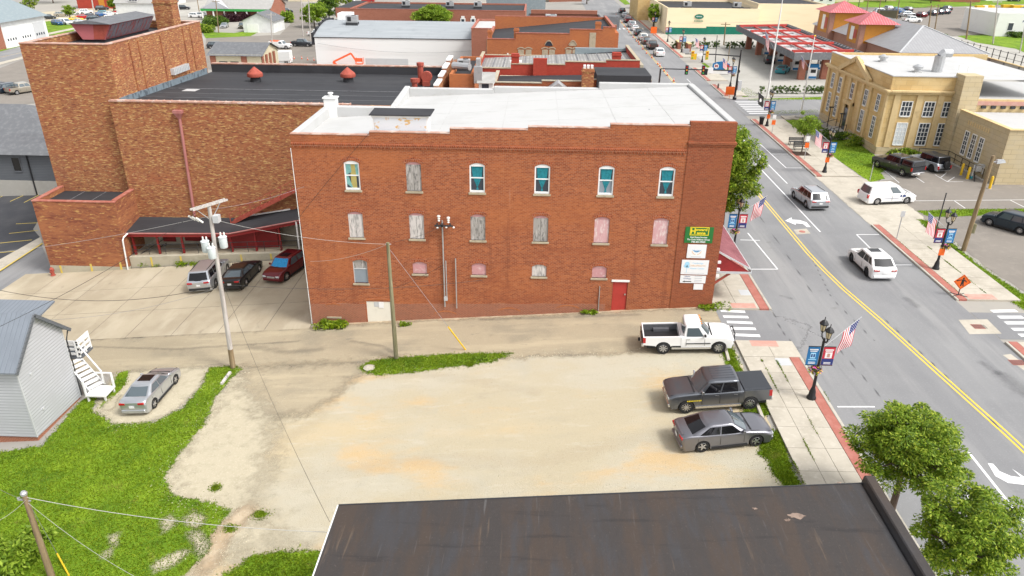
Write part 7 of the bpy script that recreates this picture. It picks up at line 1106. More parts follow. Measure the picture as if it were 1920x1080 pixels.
FAR = [('sedan','white',1639,31,5),('suv','silver',1651,25,5),('suv','silver',1663,20,95),('sedan','teal',1679,21,95),('suv','blue',1688,26,5),('suv','slate',1700,22,95),('suv','black',1674,34,5),('suv','silver',1702,31,5),('suv','maroon',1725,32,100),('suv','slate',1746,29,100),('suv','navy',1758,27,100),('suv','navy',1769,26,100),('suv','slate',1773,20,100),('pickup','white',1709,42,5),('sedan','white',1706,56,5),('suv','slate',1566,24,20),('suv','black',1600,25,20),('suv','slate',1900,3,0),('suv','navy',1916,20,0),
 ('hatch','slate',93,36,30),('suv','tan',117,31,30),('suv','pearl',138,28,30),('sedan','red',157,35,30),('suv','white',163,26,30),('sedan','navy',172,32,30),('suv','slate',192,19,30),('sedan','blue',187,31,30),('suv','teal',197,29,30),('sedan','pearl',208,29,30),('sedan','red',228,26,30),('minivan','white',234,19,10),('sedan','yellow',143,40,30),('cargovan','white',124,46,-30),('hatch','blue',108,47,-30),
 ('minivan','slate',3,172,60),('suv','navy',24,172,60),('pickup','tan',47,174,60),('minivan','tan',86,318,0),('suv','slate',408,91,0),('sedan','silver',421,52,-80),('suv','olive',455,53,-80),('suv','white',368,33,0),('suv','pearl',381,32,0),('suv','navy',524,13,10),('suv','pearl',524,26,10),('suv','slate',538,24,10),('suv','slate',590,14,0),('pickup','slate',568,87,-8),('pickup','white',597,68,-5),('pickup','white',655,4,0),('pickup','red',690,5,180),('suv','silver',300,26,10),('sedan','red',318,22,10),('suv','slate',345,18,10),('sedan','silver',150,44,30),('suv','navy',178,38,30),('suv','white',210,38,20),('suv','slate',1442,118,80),('sedan','teal',1467,136,60),('suv','white',1537,108,0)]
words = {'sedan':'sedan','suv':'utility car','hatch':'hatchback','pickup':'pickup','minivan':'minivan','cargovan':'van'}
NAMEC = {'slate':'dark grey','navy':'navy','pearl':'off-white','tan':'tan','teal':'teal'}
def place(px, py):
    if px > 1560: return 'in the far car park' if px < 1890 else 'at the far right edge'
    if px > 1400: return 'under the fuel canopy'
    if px < 60 and py > 100: return 'at the left edge behind the stage tower'
    if px < 100 and py > 250: return 'beside the dark grey house'
    if px < 250: return 'in the top-left car park'
    if px < 350: return 'on the street left of the green-trimmed house'
    if py > 60: return 'in the yard left of the white hall'
    return 'near the green-trimmed house' if px < 560 else 'on the street at the top'
cnt = {}
for kd, c, px, py, hd in FAR: cnt.setdefault((kd, c, place(px, py)), []).append(px)
for kd, c, px, py, hd in FAR:
    l = cnt[(kd, c, place(px, py))]; q = G(px, py); pos = '' if len(l) == 1 else ['leftmost ', 'second ', 'third ', 'fourth '][sorted(l).index(px)] if sorted(l).index(px) < len(l)-1 else 'rightmost '
    vehicle(kd, 'parked_car' if kd != 'pickup' else 'pickup_truck', f"{pos}{NAMEC.get(c, c)} {words[kd]} {place(px, py)}", c, (q.x, q.y), hd, 1, 'distant parked cars', cat='truck' if kd == 'pickup' else 'van' if kd == 'cargovan' else 'car')
q = G(528, 91); t_ = vehicle('regular', 'utility_truck', 'white utility truck with orange tool body behind the black theatre roof', 'white', (q.x, q.y), -8, 1, cat='truck', cover='black'); part('tool_body', m['white_trim'], t_, lambda b: b.box(-3.0, -.2, -1.05, 1.05, .8, 1.7)); part('tool_lids', m['cone_orange'], t_, lambda b: b.box(-2.6, -.6, -.6, .6, 1.7, 1.95))
q = G(527, 119); t_ = vehicle('cargovan', 'box_van', 'white box van by the traffic cones beside the white hall', 'white', (q.x, q.y), 180, 1, cat='van'); part('cargo_box', m['wall_white'], t_, lambda b: b.box(-2.6, .4, -1.1, 1.1, .6, 2.7), bevel=.08)
for px, py, lb in ((1838,21,'leftmost'),(1851,20,'second'),(1887,19,'third'),(1906,20,'rightmost')):
    q = G(px, py); o = empty('dump_truck', (q.x, q.y, tz(q.x, q.y)+.06), radians(5), lb + ' yellow dump truck parked beyond the far car park', 'truck', 'yellow dump trucks'); part('cab', m['sign_white'] if px == 1838 else m['paint_yellow'], o, lambda b: b.box(1.2, 3.2, -1.2, 1.2, .8, 3.0), bevel=.15); part('dump_body', m['yellow_plastic'], o, lambda b: b.hexa([(-3.2,-1.2,1.3),(1.0,-1.2,1.3),(1.0,1.2,1.3),(-3.2,1.2,1.3)],[(-3.4,-1.35,2.9),(1.1,-1.35,2.9),(1.1,1.35,2.9),(-3.4,1.35,2.9)])); part('windscreen', m['glass'], o, lambda b: b.box(3.2, 3.22, -1, 1, 1.9, 2.8)); part('hood', m['yellow_plastic'], o, lambda b: b.box(3.2, 4.3, -1, 1, .9, 1.8)); [part('wheel', m['tyre'], o, lambda b: b.lathe([(.55,-.2),(.55,.2)], 14, (x, y, .55), 'y')) for x in (-2.4, -1.2, 3.4) for y in (-1, 1)]; part('chassis', m['plastic_black'], o, lambda b: b.box(-3.2, 3.9, -.5, .5, .6, 1.2)); o.scale = (.62,)*3
q = G(1662, 35); o = empty('dumpster', (q.x, q.y, tz(q.x, q.y)+.05), 0, 'olive-brown skip between cars in the far car park', 'skip'); part('container', m['paint_olive'], o, lambda b: b.hexa([(-2.6,-1.1,.2),(2.6,-1.1,.2),(2.6,1.1,.2),(-2.6,1.1,.2)],[(-3,-1.2,2.4),(3,-1.2,2.4),(3,1.2,2.4),(-3,1.2,2.4)])); part('lid', m['plastic_black'], o, lambda b: b.box(-3, 3, -1.2, 1.2, 2.4, 2.5))
ORD = 'first second third fourth fifth sixth seventh eighth ninth tenth eleventh twelfth thirteenth fourteenth fifteenth sixteenth seventeenth eighteenth'.split()
# ------------------------------------------------------------------ trees and shrubs
def leaf_cloud(centres, radii, n, size, seed, flat=.6, drop=.25):
    r = np.random.RandomState(seed); k = len(centres); idx = r.randint(0, k, n); C_ = np.array(centres)[idx]; R_ = np.array(radii)[idx]
    d = r.normal(0, 1, (n, 3)); d /= np.linalg.norm(d, axis=1)[:, None]; rad = r.uniform(.25, 1, n)**.6; p = C_ + d*R_*rad[:, None]; p[:, 2] -= drop*rad**2*R_[:, 2]*.5
    out = d*np.array([1, 1, .35]); out /= np.linalg.norm(out, axis=1)[:, None]+1e-9; u = out + r.normal(0, .45, (n, 3)); u[:, 2] -= .25; u /= np.linalg.norm(u, axis=1)[:, None]
    v = np.cross(u, np.array([0, 0, 1.0]) + r.normal(0, .5, (n, 3))); v /= np.linalg.norm(v, axis=1)[:, None]+1e-9
    s = (size*r.uniform(.6, 1.4, n))[:, None]; V = np.stack([p-u*s, p+v*s*.42, p+u*s*1.1, p-v*s*.42], 1).reshape(-1, 3)
    me = bpy.data.meshes.new('crown'); me.vertices.add(4*n); me.vertices.foreach_set('co', V.ravel()); me.loops.add(4*n); me.loops.foreach_set('vertex_index', np.arange(4*n)); me.polygons.add(n); me.polygons.foreach_set('loop_start', np.arange(n)*4); me.polygons.foreach_set('loop_total', np.full(n, 4)); me.update(calc_edges=True); return me
def tree(loc, h, rx, rz, label, n, size, seed, mat='leaf_street', clumps=26, trunk=.14, base=None, ry=None, name='street_tree', group=None, cz=None):
    r = random.Random(seed); ry = ry or rx; o = empty(name, loc, 0, label, 'tree' if trunk else 'shrub', group); cz = cz if cz is not None else h-rz; cs, rs = [], []
    for k in range(clumps):
        a = k*2.399+r.uniform(-.4,.4); zf = 1-2*(k+.5)/clumps; w = math.sqrt(max(0, 1-zf*zf)); q = r.uniform(.55, .98); s = r.uniform(.22, .42) if clumps < 50 else r.uniform(.15, .3); cs.append((cos(a)*w*rx*q, sin(a)*w*ry*q, cz+zf*rz*q*.95)); rs.append((rx*s, ry*s, rz*s*.62))
    for k in range(max(3, clumps//5)): cs.append((r.uniform(-.3,.3)*rx, r.uniform(-.3,.3)*ry, cz+r.uniform(-.3,.4)*rz)); rs.append((rx*.4, ry*.4, rz*.3))
    if trunk:
        fork = max(.3, cz-rz*.75); tb = MB(); tb.tube([(0,0,-.1),(.03,.02,fork*.5),(0,.05,fork),(.05,0,cz)], [trunk*1.25, trunk, trunk*.8, trunk*.4], 8)
        for k in range(0, clumps, 2): c = Vector(cs[k]); tb.tube([(0,.03,fork+r.uniform(0, .3)*(cz-fork)), tuple(c*.5+Vector((0,0,cz*.25+fork*.25))), tuple(c)], [trunk*.45, trunk*.28, trunk*.1], 5, False)
        tb.build('trunk', m['bark'], o, smooth=True)
    link(leaf_cloud(cs, rs, n, size, seed), 'crown' if trunk else 'foliage', m[mat], o); return o
tree((16.35, 25.9, tz(16.3, 26)+.1), 6.0, 2.4, 1.9, 'bushy green street tree beside the near black roof, closer to the road crossing', 34000, .07, 11, clumps=90, ry=2.2)
tree((16.35, 20.9, tz(17, 22)+.1), 6.0, 1.95, 2.0, 'bushy green street tree at the bottom right corner', 27000, .065, 12, clumps=70, ry=1.8, mat='leaf_street')
tree((15.9, 58.5, .45), 10.2, 2.6, 3.9, 'dense street tree at the corner of the brick building', 42000, .10, 13, clumps=90, ry=2.7, mat='leaf_street', cz=6.6)
tree((15.5, 68.5, .45), 8.0, 1.7, 2.6, 'slim street tree showing behind the white roof edge', 6000, .12, 14, clumps=20, mat='leaf_street')
q = G(1502, 290); tree((q.x, q.y, q.z+.14), 5.2, 1.45, 1.7, 'young airy tree in a square mulch bed by the benches', 2600, .1, 15, clumps=16, trunk=.07, mat='leaf_bright')
b_ = MB(); b_.box(q.x-.9, q.x+.9, q.y-.9, q.y+.9, q.z+.05, q.z+.15); tag(b_.build('tree_pit', m['mulch']), kind='structure')
for k, (px, py, h, rx, rz, n, mat, lb) in enumerate([(590,52,8,4,3.3,6000,'leaf_bright','yellow-green tree left of the white hall'),(618,46,9,3.6,3.6,5000,'leaf_dark','dark tree behind the yellow-green one'),(630,30,11,3.6,4.2,5000,'leaf_street','tall tree on a mulch island at the top'),(655,22,9,3,3.2,3000,'leaf_street','smaller tree beside the tall one at the top'),(1224,56,7,1.7,2.6,2600,'leaf_bright','slim street tree on the far pavement'),(1205,16,7,3,2.6,2500,'leaf_bright','low tree at the end of the far street'),(1300,2,8,3,3,1500,'leaf_dark','dark tree behind the yellow store'),(1660,4,9,5,3.5,3000,'leaf_dark','dark tree on the far right lawn'),(1745,6,10,5,3.5,3000,'leaf_street','green tree on the far right lawn'),(1480,2,9,4,3.5,2500,'leaf_dark','dark tree at the top beside the far street'),(1540,6,8,3,3,2000,'leaf_street','green tree before the far white house'),(980,8,7,2.5,2.5,1500,'leaf_street','small tree on the far square, left one'),(1100,8,6,2.5,2.2,1500,'leaf_street','small tree on the far square, right one'),(12,68,8,4,3.5,3500,'leaf_street','green tree by the brick garage building'),(45,55,4,2,1.6,1500,'leaf_dark','small dark tree before the bay doors'),(132,36,5,2,2,1400,'leaf_bright','small bright tree in the top-left car park, left one'),(214,22,5,2,2,1400,'leaf_bright','small bright tree in the top-left car park, right one'),(100,6,12,9,5,3000,'leaf_dark','large dark tree along the top left edge'),(700,-4,12,9,4,3000,'leaf_dark','wide dark tree row along the top edge'),(850,-6,12,9,4,3000,'leaf_street','wide green tree row along the top edge'),(285,14,7,3,2.6,1800,'leaf_street','green tree before the white house left of the green-trimmed house'),(325,6,8,3.5,3,1800,'leaf_dark','dark tree behind the cottage roof'),(450,4,8,3.5,3,1800,'leaf_street','green tree behind the green-trimmed house'),(250,4,8,4,3,1800,'leaf_dark','dark tree at the top left beside the cottage'),(60,28,7,3,2.6,1500,'leaf_street','green tree at the corner of the bay doors')]):
    q = G(px, py); tree((q.x, q.y, q.z), h, rx, rz, lb, n, .28 if q.y > 140 else .2, 30+k, mat, 22, .2)
q = atY(812, 30, 182); tree((q.x, 182, tz(q.x, 182)), q.z-tz(q.x, 182)+3.0, 4.2, 3.0, 'broad bright green tree against the long brick store', 12000, .24, 29, 'leaf_bright', 40, .2)
for k, (px, py, rx, h, n, mat, lb) in enumerate([(400,48,5.5,3.2,4000,'leaf_dark','large dark hedge left of the silver sedan'),(385,60,4,2.4,2500,'leaf_street','green hedge end near the stage tower'),(440,40,5,3,3000,'leaf_purple','purple-leaved shrub before the green-trimmed porch'),(540,42,2.8,4,2600,'leaf_bright','bright bush beside the white garage'),(1765,74,1.6,1.5,800,'leaf_dark','round shrub before the white office, left one'),(1875,66,1.6,1.6,800,'leaf_dark','round shrub before the white office, middle one'),(1905,70,2.4,1.6,1000,'leaf_dark','round shrub before the white office, right one'),(78,62,2.5,1.8,900,'leaf_purple','reddish shrub at the top left lawn'),(72,342,1.3,1.3,800,'leaf_street','bush beside the dark parking lot'),(660,30,2.5,1.4,700,'leaf_dark','low shrub on the mulch island'),(1610,268,2.6,1.2,2000,'leaf_street','planting along the stone office front'),(1700,292,2.4,1.0,1800,'leaf_street','planting between the stone office and the parked pickup'),(1563,260,1.5,1.3,1200,'leaf_dark','dark shrub beside the stone office steps'),(20,1060,1.6,1.6,2200,'leaf_bright','broad-leaved weed bush at the bottom left corner'),(75,1010,.9,.8,700,'leaf_bright','small weed clump beside the bottom left pole'),(620,612,1.3,.5,900,'leaf_grass','low weeds at the foot of the brick building corner'),(899,588,.55,1.25,1000,'leaf_street','tall weed growing at the brick wall'),(283,495,1.4,.5,500,'leaf_grass','weeds at the retaining wall, left clump'),(355,497,1.6,.45,500,'leaf_grass','weeds at the retaining wall, right clump'),(1340,577,1.4,.3,350,'leaf_grass','weeds along the wall near the crossing'),(1105,588,.6,.35,150,'leaf_grass','weeds along the wall near the red door'),(760,610,.5,.3,150,'leaf_grass','weeds beside the blocked doorway')]):
    q = G(px, py); sz = .3 if q.y > 120 else .16 if q.y > 70 else .11 if q.y > 40 else .13
    r = random.Random(k); o = empty('shrub', (q.x, q.y, q.z), 0, lb, 'shrub'); cs = [(r.uniform(-.7,.7)*rx, r.uniform(-.35,.35)*min(rx, 2.0) if q.y < 60 else r.uniform(-.6,.6)*rx, h*r.uniform(.3,.62)) for _ in range(14)]; link(leaf_cloud(cs, [(rx*.35, rx*.3 if q.y > 60 else min(rx*.3,.5), h*.4)]*14, n, sz, 200+k), 'foliage', m[mat], o)
for k, px in enumerate((1263,1275,1285,1296,1309,1319,1327,1338,1344,1363,1373,1378,1388,1394,1404,1408)):
    q = G(px, 91 if px < 1420 else 175); tree((q.x, q.y, q.z), 1.8, .75, .9, f'{ORD[k]} clipped shrub from the left in the forecourt row', 700, .11, 60+k, 'leaf_dark', 8, 0, name='clipped_shrub', group='clipped shrubs at the forecourt', cz=.9)
for k, px in enumerate((1428,1450,1458,1467,1476,1485,1493,1511,1521,1528,1536,1541)):
    q = G(px, 176); tree((q.x, q.y, q.z), 1.5, .6, .75, f'{ORD[k]} conical shrub from the left beside the cross street', 600, .09, 90+k, 'leaf_dark', 8, 0, name='conical_shrub', group='conical shrubs beside the cross street', cz=.75)
# ------------------------------------------------------------------ street lamps, banners, flags, baskets
def lamp_proto():
    o = empty('street_lamp', (0, 0, 0)); part('base', m['black_metal'], o, lambda b: b.lathe([(.26,0),(.26,.12),(.2,.2),(.17,.5),(.11,.7)], 12), smooth=True); part('pole', m['black_metal'], o, lambda b: b.lathe([(.1,.65),(.085,1.2),(.07,3.6),(.08,3.65),(.06,3.9)], 10), smooth=True)
    part('arm', m['black_metal'], o, lambda b: (b.tube([(0,0,3.75),(0,-.3,3.8),(0,-.42,3.95),(0,-.42,4.1)], .045, 6), b.tube([(0,0,3.75),(0,.3,3.8),(0,.42,3.95),(0,.42,4.1)], .045, 6)))
    for sg in (-1, 1):
        l = part('lantern', m['lamp_glass'], o, lambda b: b.lathe([(.10,4.15),(.19,4.55)], 8, (0,sg*.42,0))); part('cap', m['black_metal'], l, lambda b: b.lathe([(.24,4.55),(.24,4.6),(.13,4.75),(.03,4.82),(.02,5.0)], 10, (0,sg*.42,0))); part('cage', m['black_metal'], l, lambda b: ([b.bar((.105*cos(a),sg*.42+.105*sin(a),4.15),(.195*cos(a),sg*.42+.195*sin(a),4.55),.02) for a in [k*pi/3 for k in range(6)]], b.lathe([(.06,4.05),(.12,4.15)], 8, (0,sg*.42,0))))
    part('banner_bracket', m['black_metal'], o, lambda b: (b.box(-.75, .75, -.02, .02, 3.36, 3.39), b.box(-.75, .75, -.02, .02, 2.18, 2.21))); return o
LP = lamp_proto()
def flag_us(loc, yaw, label, tilt=.9, s=1.0, kind='us', drape=.55):
    """flag hanging from a slanted staff: stripes and canton follow one folded cloth"""
    o = empty('flag', loc, yaw, label, 'flag'); a = Vector((0,0,0)); d = Vector((cos(tilt),0,sin(tilt))); part('staff', m['sign_grey'], o, lambda b: b.tube([a, d*2.3*s], .02, 6))
    def pt(u, v):   # u along staff from tip, v down the fly
        p = d*(2.25-1.05*u)*s; w = math.sin(v*5+u*4)*.06*s*(.3+v); return p + Vector((-.05*v*s + .22*v*(1-u)*s*-1, w, -1.45*v*s*(1-.12*u)))
    def cloth(u0, u1, v0, v1, mat, nm, off=0):
        b = MB(); n, k = 2, 8; us = np.linspace(u0, u1, n+1); vs = np.linspace(v0, v1, k+1); b.v = [tuple(pt(u, v)+Vector((0,off,0))) for u in us for v in vs]; b.f = [(i*(k+1)+j, i*(k+1)+j+1, (i+1)*(k+1)+j+1, (i+1)*(k+1)+j) for i in range(n) for j in range(k)]; b.build(nm, m[mat], o, smooth=True)
    if kind == 'us':
        for k in range(13): cloth(k/13, (k+1)/13, .42 if k < 7 else 0, 1, 'flag_red' if k % 2 == 0 else 'flag_white', 'stripe')
        cloth(0, 7/13, 0, .42, 'flag_blue', 'canton')
        b = MB()
        for i in range(5):
            for j in range(5): q = pt(.05+i*.1, .04+j*.085); [b.add([q+Vector((dx*.03*s, sg*.012, dz*.03*s)) for dx, dz in ((0,1),(.25,.3),(1,.3),(.4,-.2),(.6,-1),(0,-.4),(-.6,-1),(-.4,-.2),(-1,.3),(-.25,.3))], [tuple(range(10))]) for sg in (1,-1)]
        b.build('stars', m['flag_white'], o)
    else:
        cloth(0, 1, 0, 1, 'flag_black', 'cloth'); c = pt(.5, .5); part('emblem', m['flag_white'], o, lambda b: [b.add([c+Vector((.22*s*cos(t*pi/6), sg*.03, .22*s*sin(t*pi/6))) for t in range(12)], [tuple(range(12))]) for sg in (1,-1)])
    return o
def banner(loc, yaw, x0, x1, col, label):
    o = empty('banner', loc, yaw, label, 'banner'); part('cloth', m[col], o, lambda b: b.box(x0, x1, -.012, .012, 2.22, 3.35)); xc = (x0+x1)/2; w = abs(x1-x0)
    if col == 'banner_blue': part('emblem', m['ink_sky'], o, lambda b: (b.box(xc-.22*w, xc+.22*w, -.016, .016, 2.62, 2.98), b.box(xc-.34*w, xc+.34*w, -.015, .015, 2.52, 2.57))); part('emblem_mark', m['ink_navy'], o, lambda b: (b.box(xc-.17*w, xc-.03*w, -.018, .018, 2.7, 2.9), b.box(xc+.03*w, xc+.17*w, -.018, .018, 2.7, 2.9)))
    else: part('lower_field', m['flag_blue'], o, lambda b: b.box(x0+.002, x1-.002, -.014, .014, 2.23, 2.62)); part('portrait_panel', m['flag_white'], o, lambda b: (b.box(xc-.3*w, xc+.3*w, -.015, .015, 2.66, 3.02))); part('portrait', m['ramp_red'], o, lambda b: (b.box(xc-.12*w, xc+.12*w, -.017, .017, 2.72, 2.95)))
    part('print', m['flag_white'], o, lambda b: (b.box(xc-.36*w, xc+.36*w, -.016, .016, 3.14, 3.22), b.box(xc-.3*w, xc+.3*w, -.016, .016, 3.05, 3.1), b.box(xc-.3*w, xc+.3*w, -.016, .016, 2.36, 2.4), b.box(xc-.3*w, xc+.3*w, -.016, .016, 2.28, 2.32)))
def basket(loc, yaw, z, x, label):
    o = empty('flower_basket', (loc[0], loc[1], loc[2]+z), yaw, label, 'flower basket'); part('pot', m['plastic_black'], o, lambda b: b.lathe([(.15,-.22),(.28,0)], 10, (x,0,0))); part('foliage', m['leaf_street'], o, lambda b: None) if False else None
    for i, mt in enumerate(('leaf_street','flower_pink','flower_yellow','flower_purple')): link(leaf_cloud([(x,0,.02),(x-.2,0,-.1),(x+.2,.1,-.1),(x,-.2,-.1)], [(.26,.26,.2)]*4, 130 if i == 0 else 60, .07, 300+i), ('foliage','blossom','blossom','blossom')[i], m[mt], o)
lamps = [(16.02,35.4,'black twin-lantern street lamp standing nearest on the left pavement',('us',20),True),(16.6,56.6,'black twin-lantern street lamp at the brick building corner',('us',10),True),(31.75,53.8,'black twin-lantern street lamp on the right pavement by the rough lot',('us',-165),True),(32.1,79.9,'black twin-lantern street lamp before the stone office lawn',('us',-165),True),(31.8,101.7,'black twin-lantern street lamp before the cross street with a black flag',('pow',-165),True),(33.6,131,'twin-lantern street lamp at the fuel station corner',('us',-165),True),(34.1,158,'twin-lantern street lamp past the brick pier on the far pavement',('us',-165),False),(32.3,172,'twin-lantern street lamp beside the far orange sign',None,False),(32.0,190,'twin-lantern street lamp by the slim far tree',None,False),(32.0,214,'most distant twin-lantern street lamp',None,False)]
SIDE = ['nearest left','brick corner','right pavement','office lawn','cross street','fuel station corner','far pier','far sign','far tree','most distant']
for i, (x, y, lb, fl, bas) in enumerate(lamps):
    o = LP if i == 0 else copy_tree(LP); z = tz(x, y)+.13; o.location = (x, y, z); tag(o, lb, 'street lamp', 'twin-lantern street lamps')
    right = x > 25; banner((x, y, z), 0, -.74, -.1, 'banner_red' if right else 'banner_blue', ('red and blue portrait' if right else 'blue') + f' banner on the {SIDE[i]} street lamp'); banner((x, y, z), 0, .1, .74, 'banner_blue' if right else 'banner_red', ('blue' if right else 'red and blue portrait') + f' banner on the {SIDE[i]} street lamp')
    if fl: flag_us((x+(.0 if right else .05), y, z+3.35 if fl[0] == 'us' else z+3.2), radians(fl[1]), ('striped national flag' if fl[0] == 'us' else 'black flag with white emblem') + f' on the {SIDE[i]} street lamp', .62, 1.15, fl[0])
    if bas: basket((x, y, z), 0, 2.0, .3 if right else -.1, f'flower basket on the {SIDE[i]} street lamp')
def post_sign(px, py, h, label, color='orange_sign', shape='box', w=.4, hh=.5):
    q = G(px, py, .13); o = empty('street_sign', q, 0, label, 'sign'); part('post', m['galv'], o, lambda b: b.box(-.03, .03, -.03, .03, 0, h)); part('plate', m[color], o, lambda b: b.box(-w/2, w/2, -.05, -.035, h-hh, h)); return o
o = post_sign(1447, 250, 2.4, 'slim post with orange notice near the litter bin', 'orange_sign', w=.45, hh=.0); part('notice', m['orange_sign'], o, lambda b: b.box(-.24, .24, -.07, -.052, 1.15, 1.75)); part('header', m['sign_white'], o, lambda b: b.box(-.22, .22, -.05, -.03, 1.95, 2.45))
o = post_sign(1508, 298, 2.6, 'slim post with orange notice beside the benches', 'orange_sign', hh=.0); part('notice', m['orange_sign'], o, lambda b: b.box(-.24, .24, -.07, -.052, 1.35, 1.95)); part('header', m['sign_white'], o, lambda b: b.box(-.22, .22, -.05, -.03, 2.1, 2.7))
o = post_sign(1681, 447, 2.5, 'slim post with pale plate on the right pavement', 'sign_grey', w=.36, hh=.5); o = post_sign(1631, 338, 2.0, 'dark thin post at the end of the office lawn', 'dark_metal', w=.05, hh=.3); o = post_sign(1362, 445, 2.6, 'slim street sign post by the brick building corner', 'sign_grey', w=.3, hh=.4)
for x, y, z, lb in ((32.1, 79.86, 1.3, 'office lawn'), (31.8, 101.66, 1.2, 'cross street'), (31.75, 53.76, 1.35, 'right pavement')): tag(part('notice_board', m['orange_sign'], None, lambda b: b.box(x-.22, x+.22, y-.14, y-.11, tz(x,y)+z, tz(x,y)+z+.55)), f'orange notice strapped to the {lb} street lamp', 'notice')
q = G(1750, 450, .0); o = empty('metal_post', (q.x, q.y, q.z), 0, 'bare dark metal post behind the right pavement', 'post'); part('shaft', m['dark_metal'], o, lambda b: b.tube([(0,0,0),(0,0,4.2)], .05, 8)); part('cap', m['dark_metal'], o, lambda b: b.lathe([(.07,4.2),(.05,4.26)], 8))
# construction sign
q = G(1797, 553, .13); o = empty('work_sign', q, radians(-5), 'orange diamond road-work sign with worker symbol on the right pavement', 'sign'); part('panel', m['orange_sign'], o, lambda b: b.add([(0,-.02,.45),(.6,-.02,1.05),(0,-.02,1.65),(-.6,-.02,1.05),(0,.0,.45),(.6,.0,1.05),(0,.0,1.65),(-.6,.0,1.05)], [(0,1,2,3),(7,6,5,4),(0,4,5,1),(1,5,6,2),(2,6,7,3),(3,7,4,0)]))
part('worker_symbol', m['ink_black'], o, lambda b: (b.lathe([(.07,0),(.07,.004)], 10, (.02,-.027,1.34), 'y'), b.quad((-.08,-.024,1.0),(.1,-.024,1.0),(.12,-.024,1.26),(-.06,-.024,1.26)), b.quad((-.1,-.024,.72),(-.02,-.024,.72),(.04,-.024,1.0),(-.08,-.024,1.0)), b.quad((.08,-.024,.72),(.16,-.024,.72),(.1,-.024,1.0),(.0,-.024,1.0)), b.quad((-.06,-.024,1.18),(-.06,-.024,1.26),(-.3,-.024,1.2),(-.28,-.024,1.14)), b.quad((.12,-.024,1.26),(.1,-.024,1.18),(.26,-.024,1.02),(.3,-.024,1.08)), b.lathe([(.06,0),(.06,.004)], 8, (-.34,-.027,1.14), 'y'))); part('border', m['ink_black'], o, lambda b: [b.bar((p[0],-.022,p[1]),(r_[0],-.022,r_[1]),.008,.025,(0,1,0)) for p, r_ in zip([(0,.52),(.53,1.05),(0,1.58),(-.53,1.05)], [(.53,1.05),(0,1.58),(-.53,1.05),(0,.52)])])
part('stand', m['dark_metal'], o, lambda b: (b.bar((0,.05,0),(0,.05,.6),.05), b.bar((-.5,.3,.02),(.5,-.3,.02),.04), b.bar((-.5,-.3,.02),(.5,.3,.02),.04)))
# benches, bin, bollards, meter, flagpole, hydrant
for px, py, lb in ((1492, 272, 'dark slatted bench farther along the pavement'), (1501, 281, 'dark slatted bench nearer the young tree')):
    q = G(px, py, .13); o = empty('bench', q, 0, lb, 'bench', 'pavement benches')
    for k in range(4): part('seat_slat', m['dark_metal'], o, lambda b: b.box(-.9, .9, -.25+k*.13, -.15+k*.13, .44, .48))
    for k in range(3): part('back_slat', m['dark_metal'], o, lambda b: b.box(-.9, .9, .28, .31, .55+k*.13, .65+k*.13))
    [part('leg', m['dark_metal'], o, lambda b: (b.box(x-.03, x+.03, -.24, -.18, 0, .44), b.box(x-.03, x+.03, .26, .32, 0, .95))) for x in (-.8, .8)]
q = G(1427, 233, .13); o = empty('litter_bin', q, 0, 'black round litter bin on the pavement near the cross street', 'bin'); part('drum', m['bin_black'], o, lambda b: b.lathe([(.26,0),(.34,.95)], 14)); part('rim', m['dark_metal'], o, lambda b: b.lathe([(.37,.95),(.37,1.03),(.26,1.03)], 14))
for (px, py), lb in (((1801,329),'leftmost yellow bollard by the office wall'),((1813,336),'middle yellow bollard beside the gas meter'),((1855,354),'rightmost yellow bollard at the annex corner')): q = G(px, py); o = empty('bollard', q, 0, lb, 'bollard', 'yellow bollards by the stone office'); part('post', m['yellow_plastic'], o, lambda b: b.lathe([(.13,0),(.13,1.25),(.1,1.33),(.03,1.36)], 12), smooth=True); part('collar', m['concrete'], o, lambda b: b.lathe([(.22,-.05),(.2,.04)], 12))
q = G(1830, 338); o = empty('gas_meter', q, 0, 'grey gas meter and pipes against the office annex', 'meter'); part('regulator', m['galv'], o, lambda b: (b.box(-.2, .4, .2, .5, .9, 1.5), b.lathe([(.2,0),(.2,.2)], 10, (.5,.2,1.5), 'y'))); part('pipes', m['sign_grey'], o, lambda b: (b.tube([(-.4,.3,0),(-.4,.3,1.6),(.1,.3,1.7),(.6,.3,1.6),(.6,.3,.6)], .05, 6))); part('valve', m['teal_curtain'], o, lambda b: b.lathe([(.14,.1),(.14,.35)], 8, (-.4,.3,0)))
q = G(1500, 222); o = empty('flagpole', q, 0, 'tall white flagpole on a round base before the stone office', 'flagpole'); part('base', m['concrete'], o, lambda b: b.lathe([(1.5,0),(1.5,.14)], 20)); part('step', m['concrete_grey'], o, lambda b: b.lathe([(.8,.14),(.75,.35)], 16)); part('pole', m['white_trim'], o, lambda b: b.lathe([(.11,.35),(.06,11),(.03,11.2)], 10)); part('finial', m['sign_yellow'], o, lambda b: b.lathe([(.05,11.2),(.12,11.3),(.05,11.42)], 8))
flag_us((q.x, q.y, q.z+7.0), radians(160), 'national flag hanging limp on the flagpole before the stone office', .9, .9)
q = G(1438, 185); o = empty('flagpole', (q.x, q.y, q.z), 0, 'tall white flagpole at the fuel station roadside', 'flagpole'); part('pole', m['white_trim'], o, lambda b: b.lathe([(.15,0),(.1,13),(.05,15)], 10)); part('base', m['concrete'], o, lambda b: b.lathe([(.5,0),(.5,.1)], 12)); flag_us((q.x, q.y, q.z+7.5), radians(170), 'large national flag on the fuel station flagpole', 1.0, 1.5)
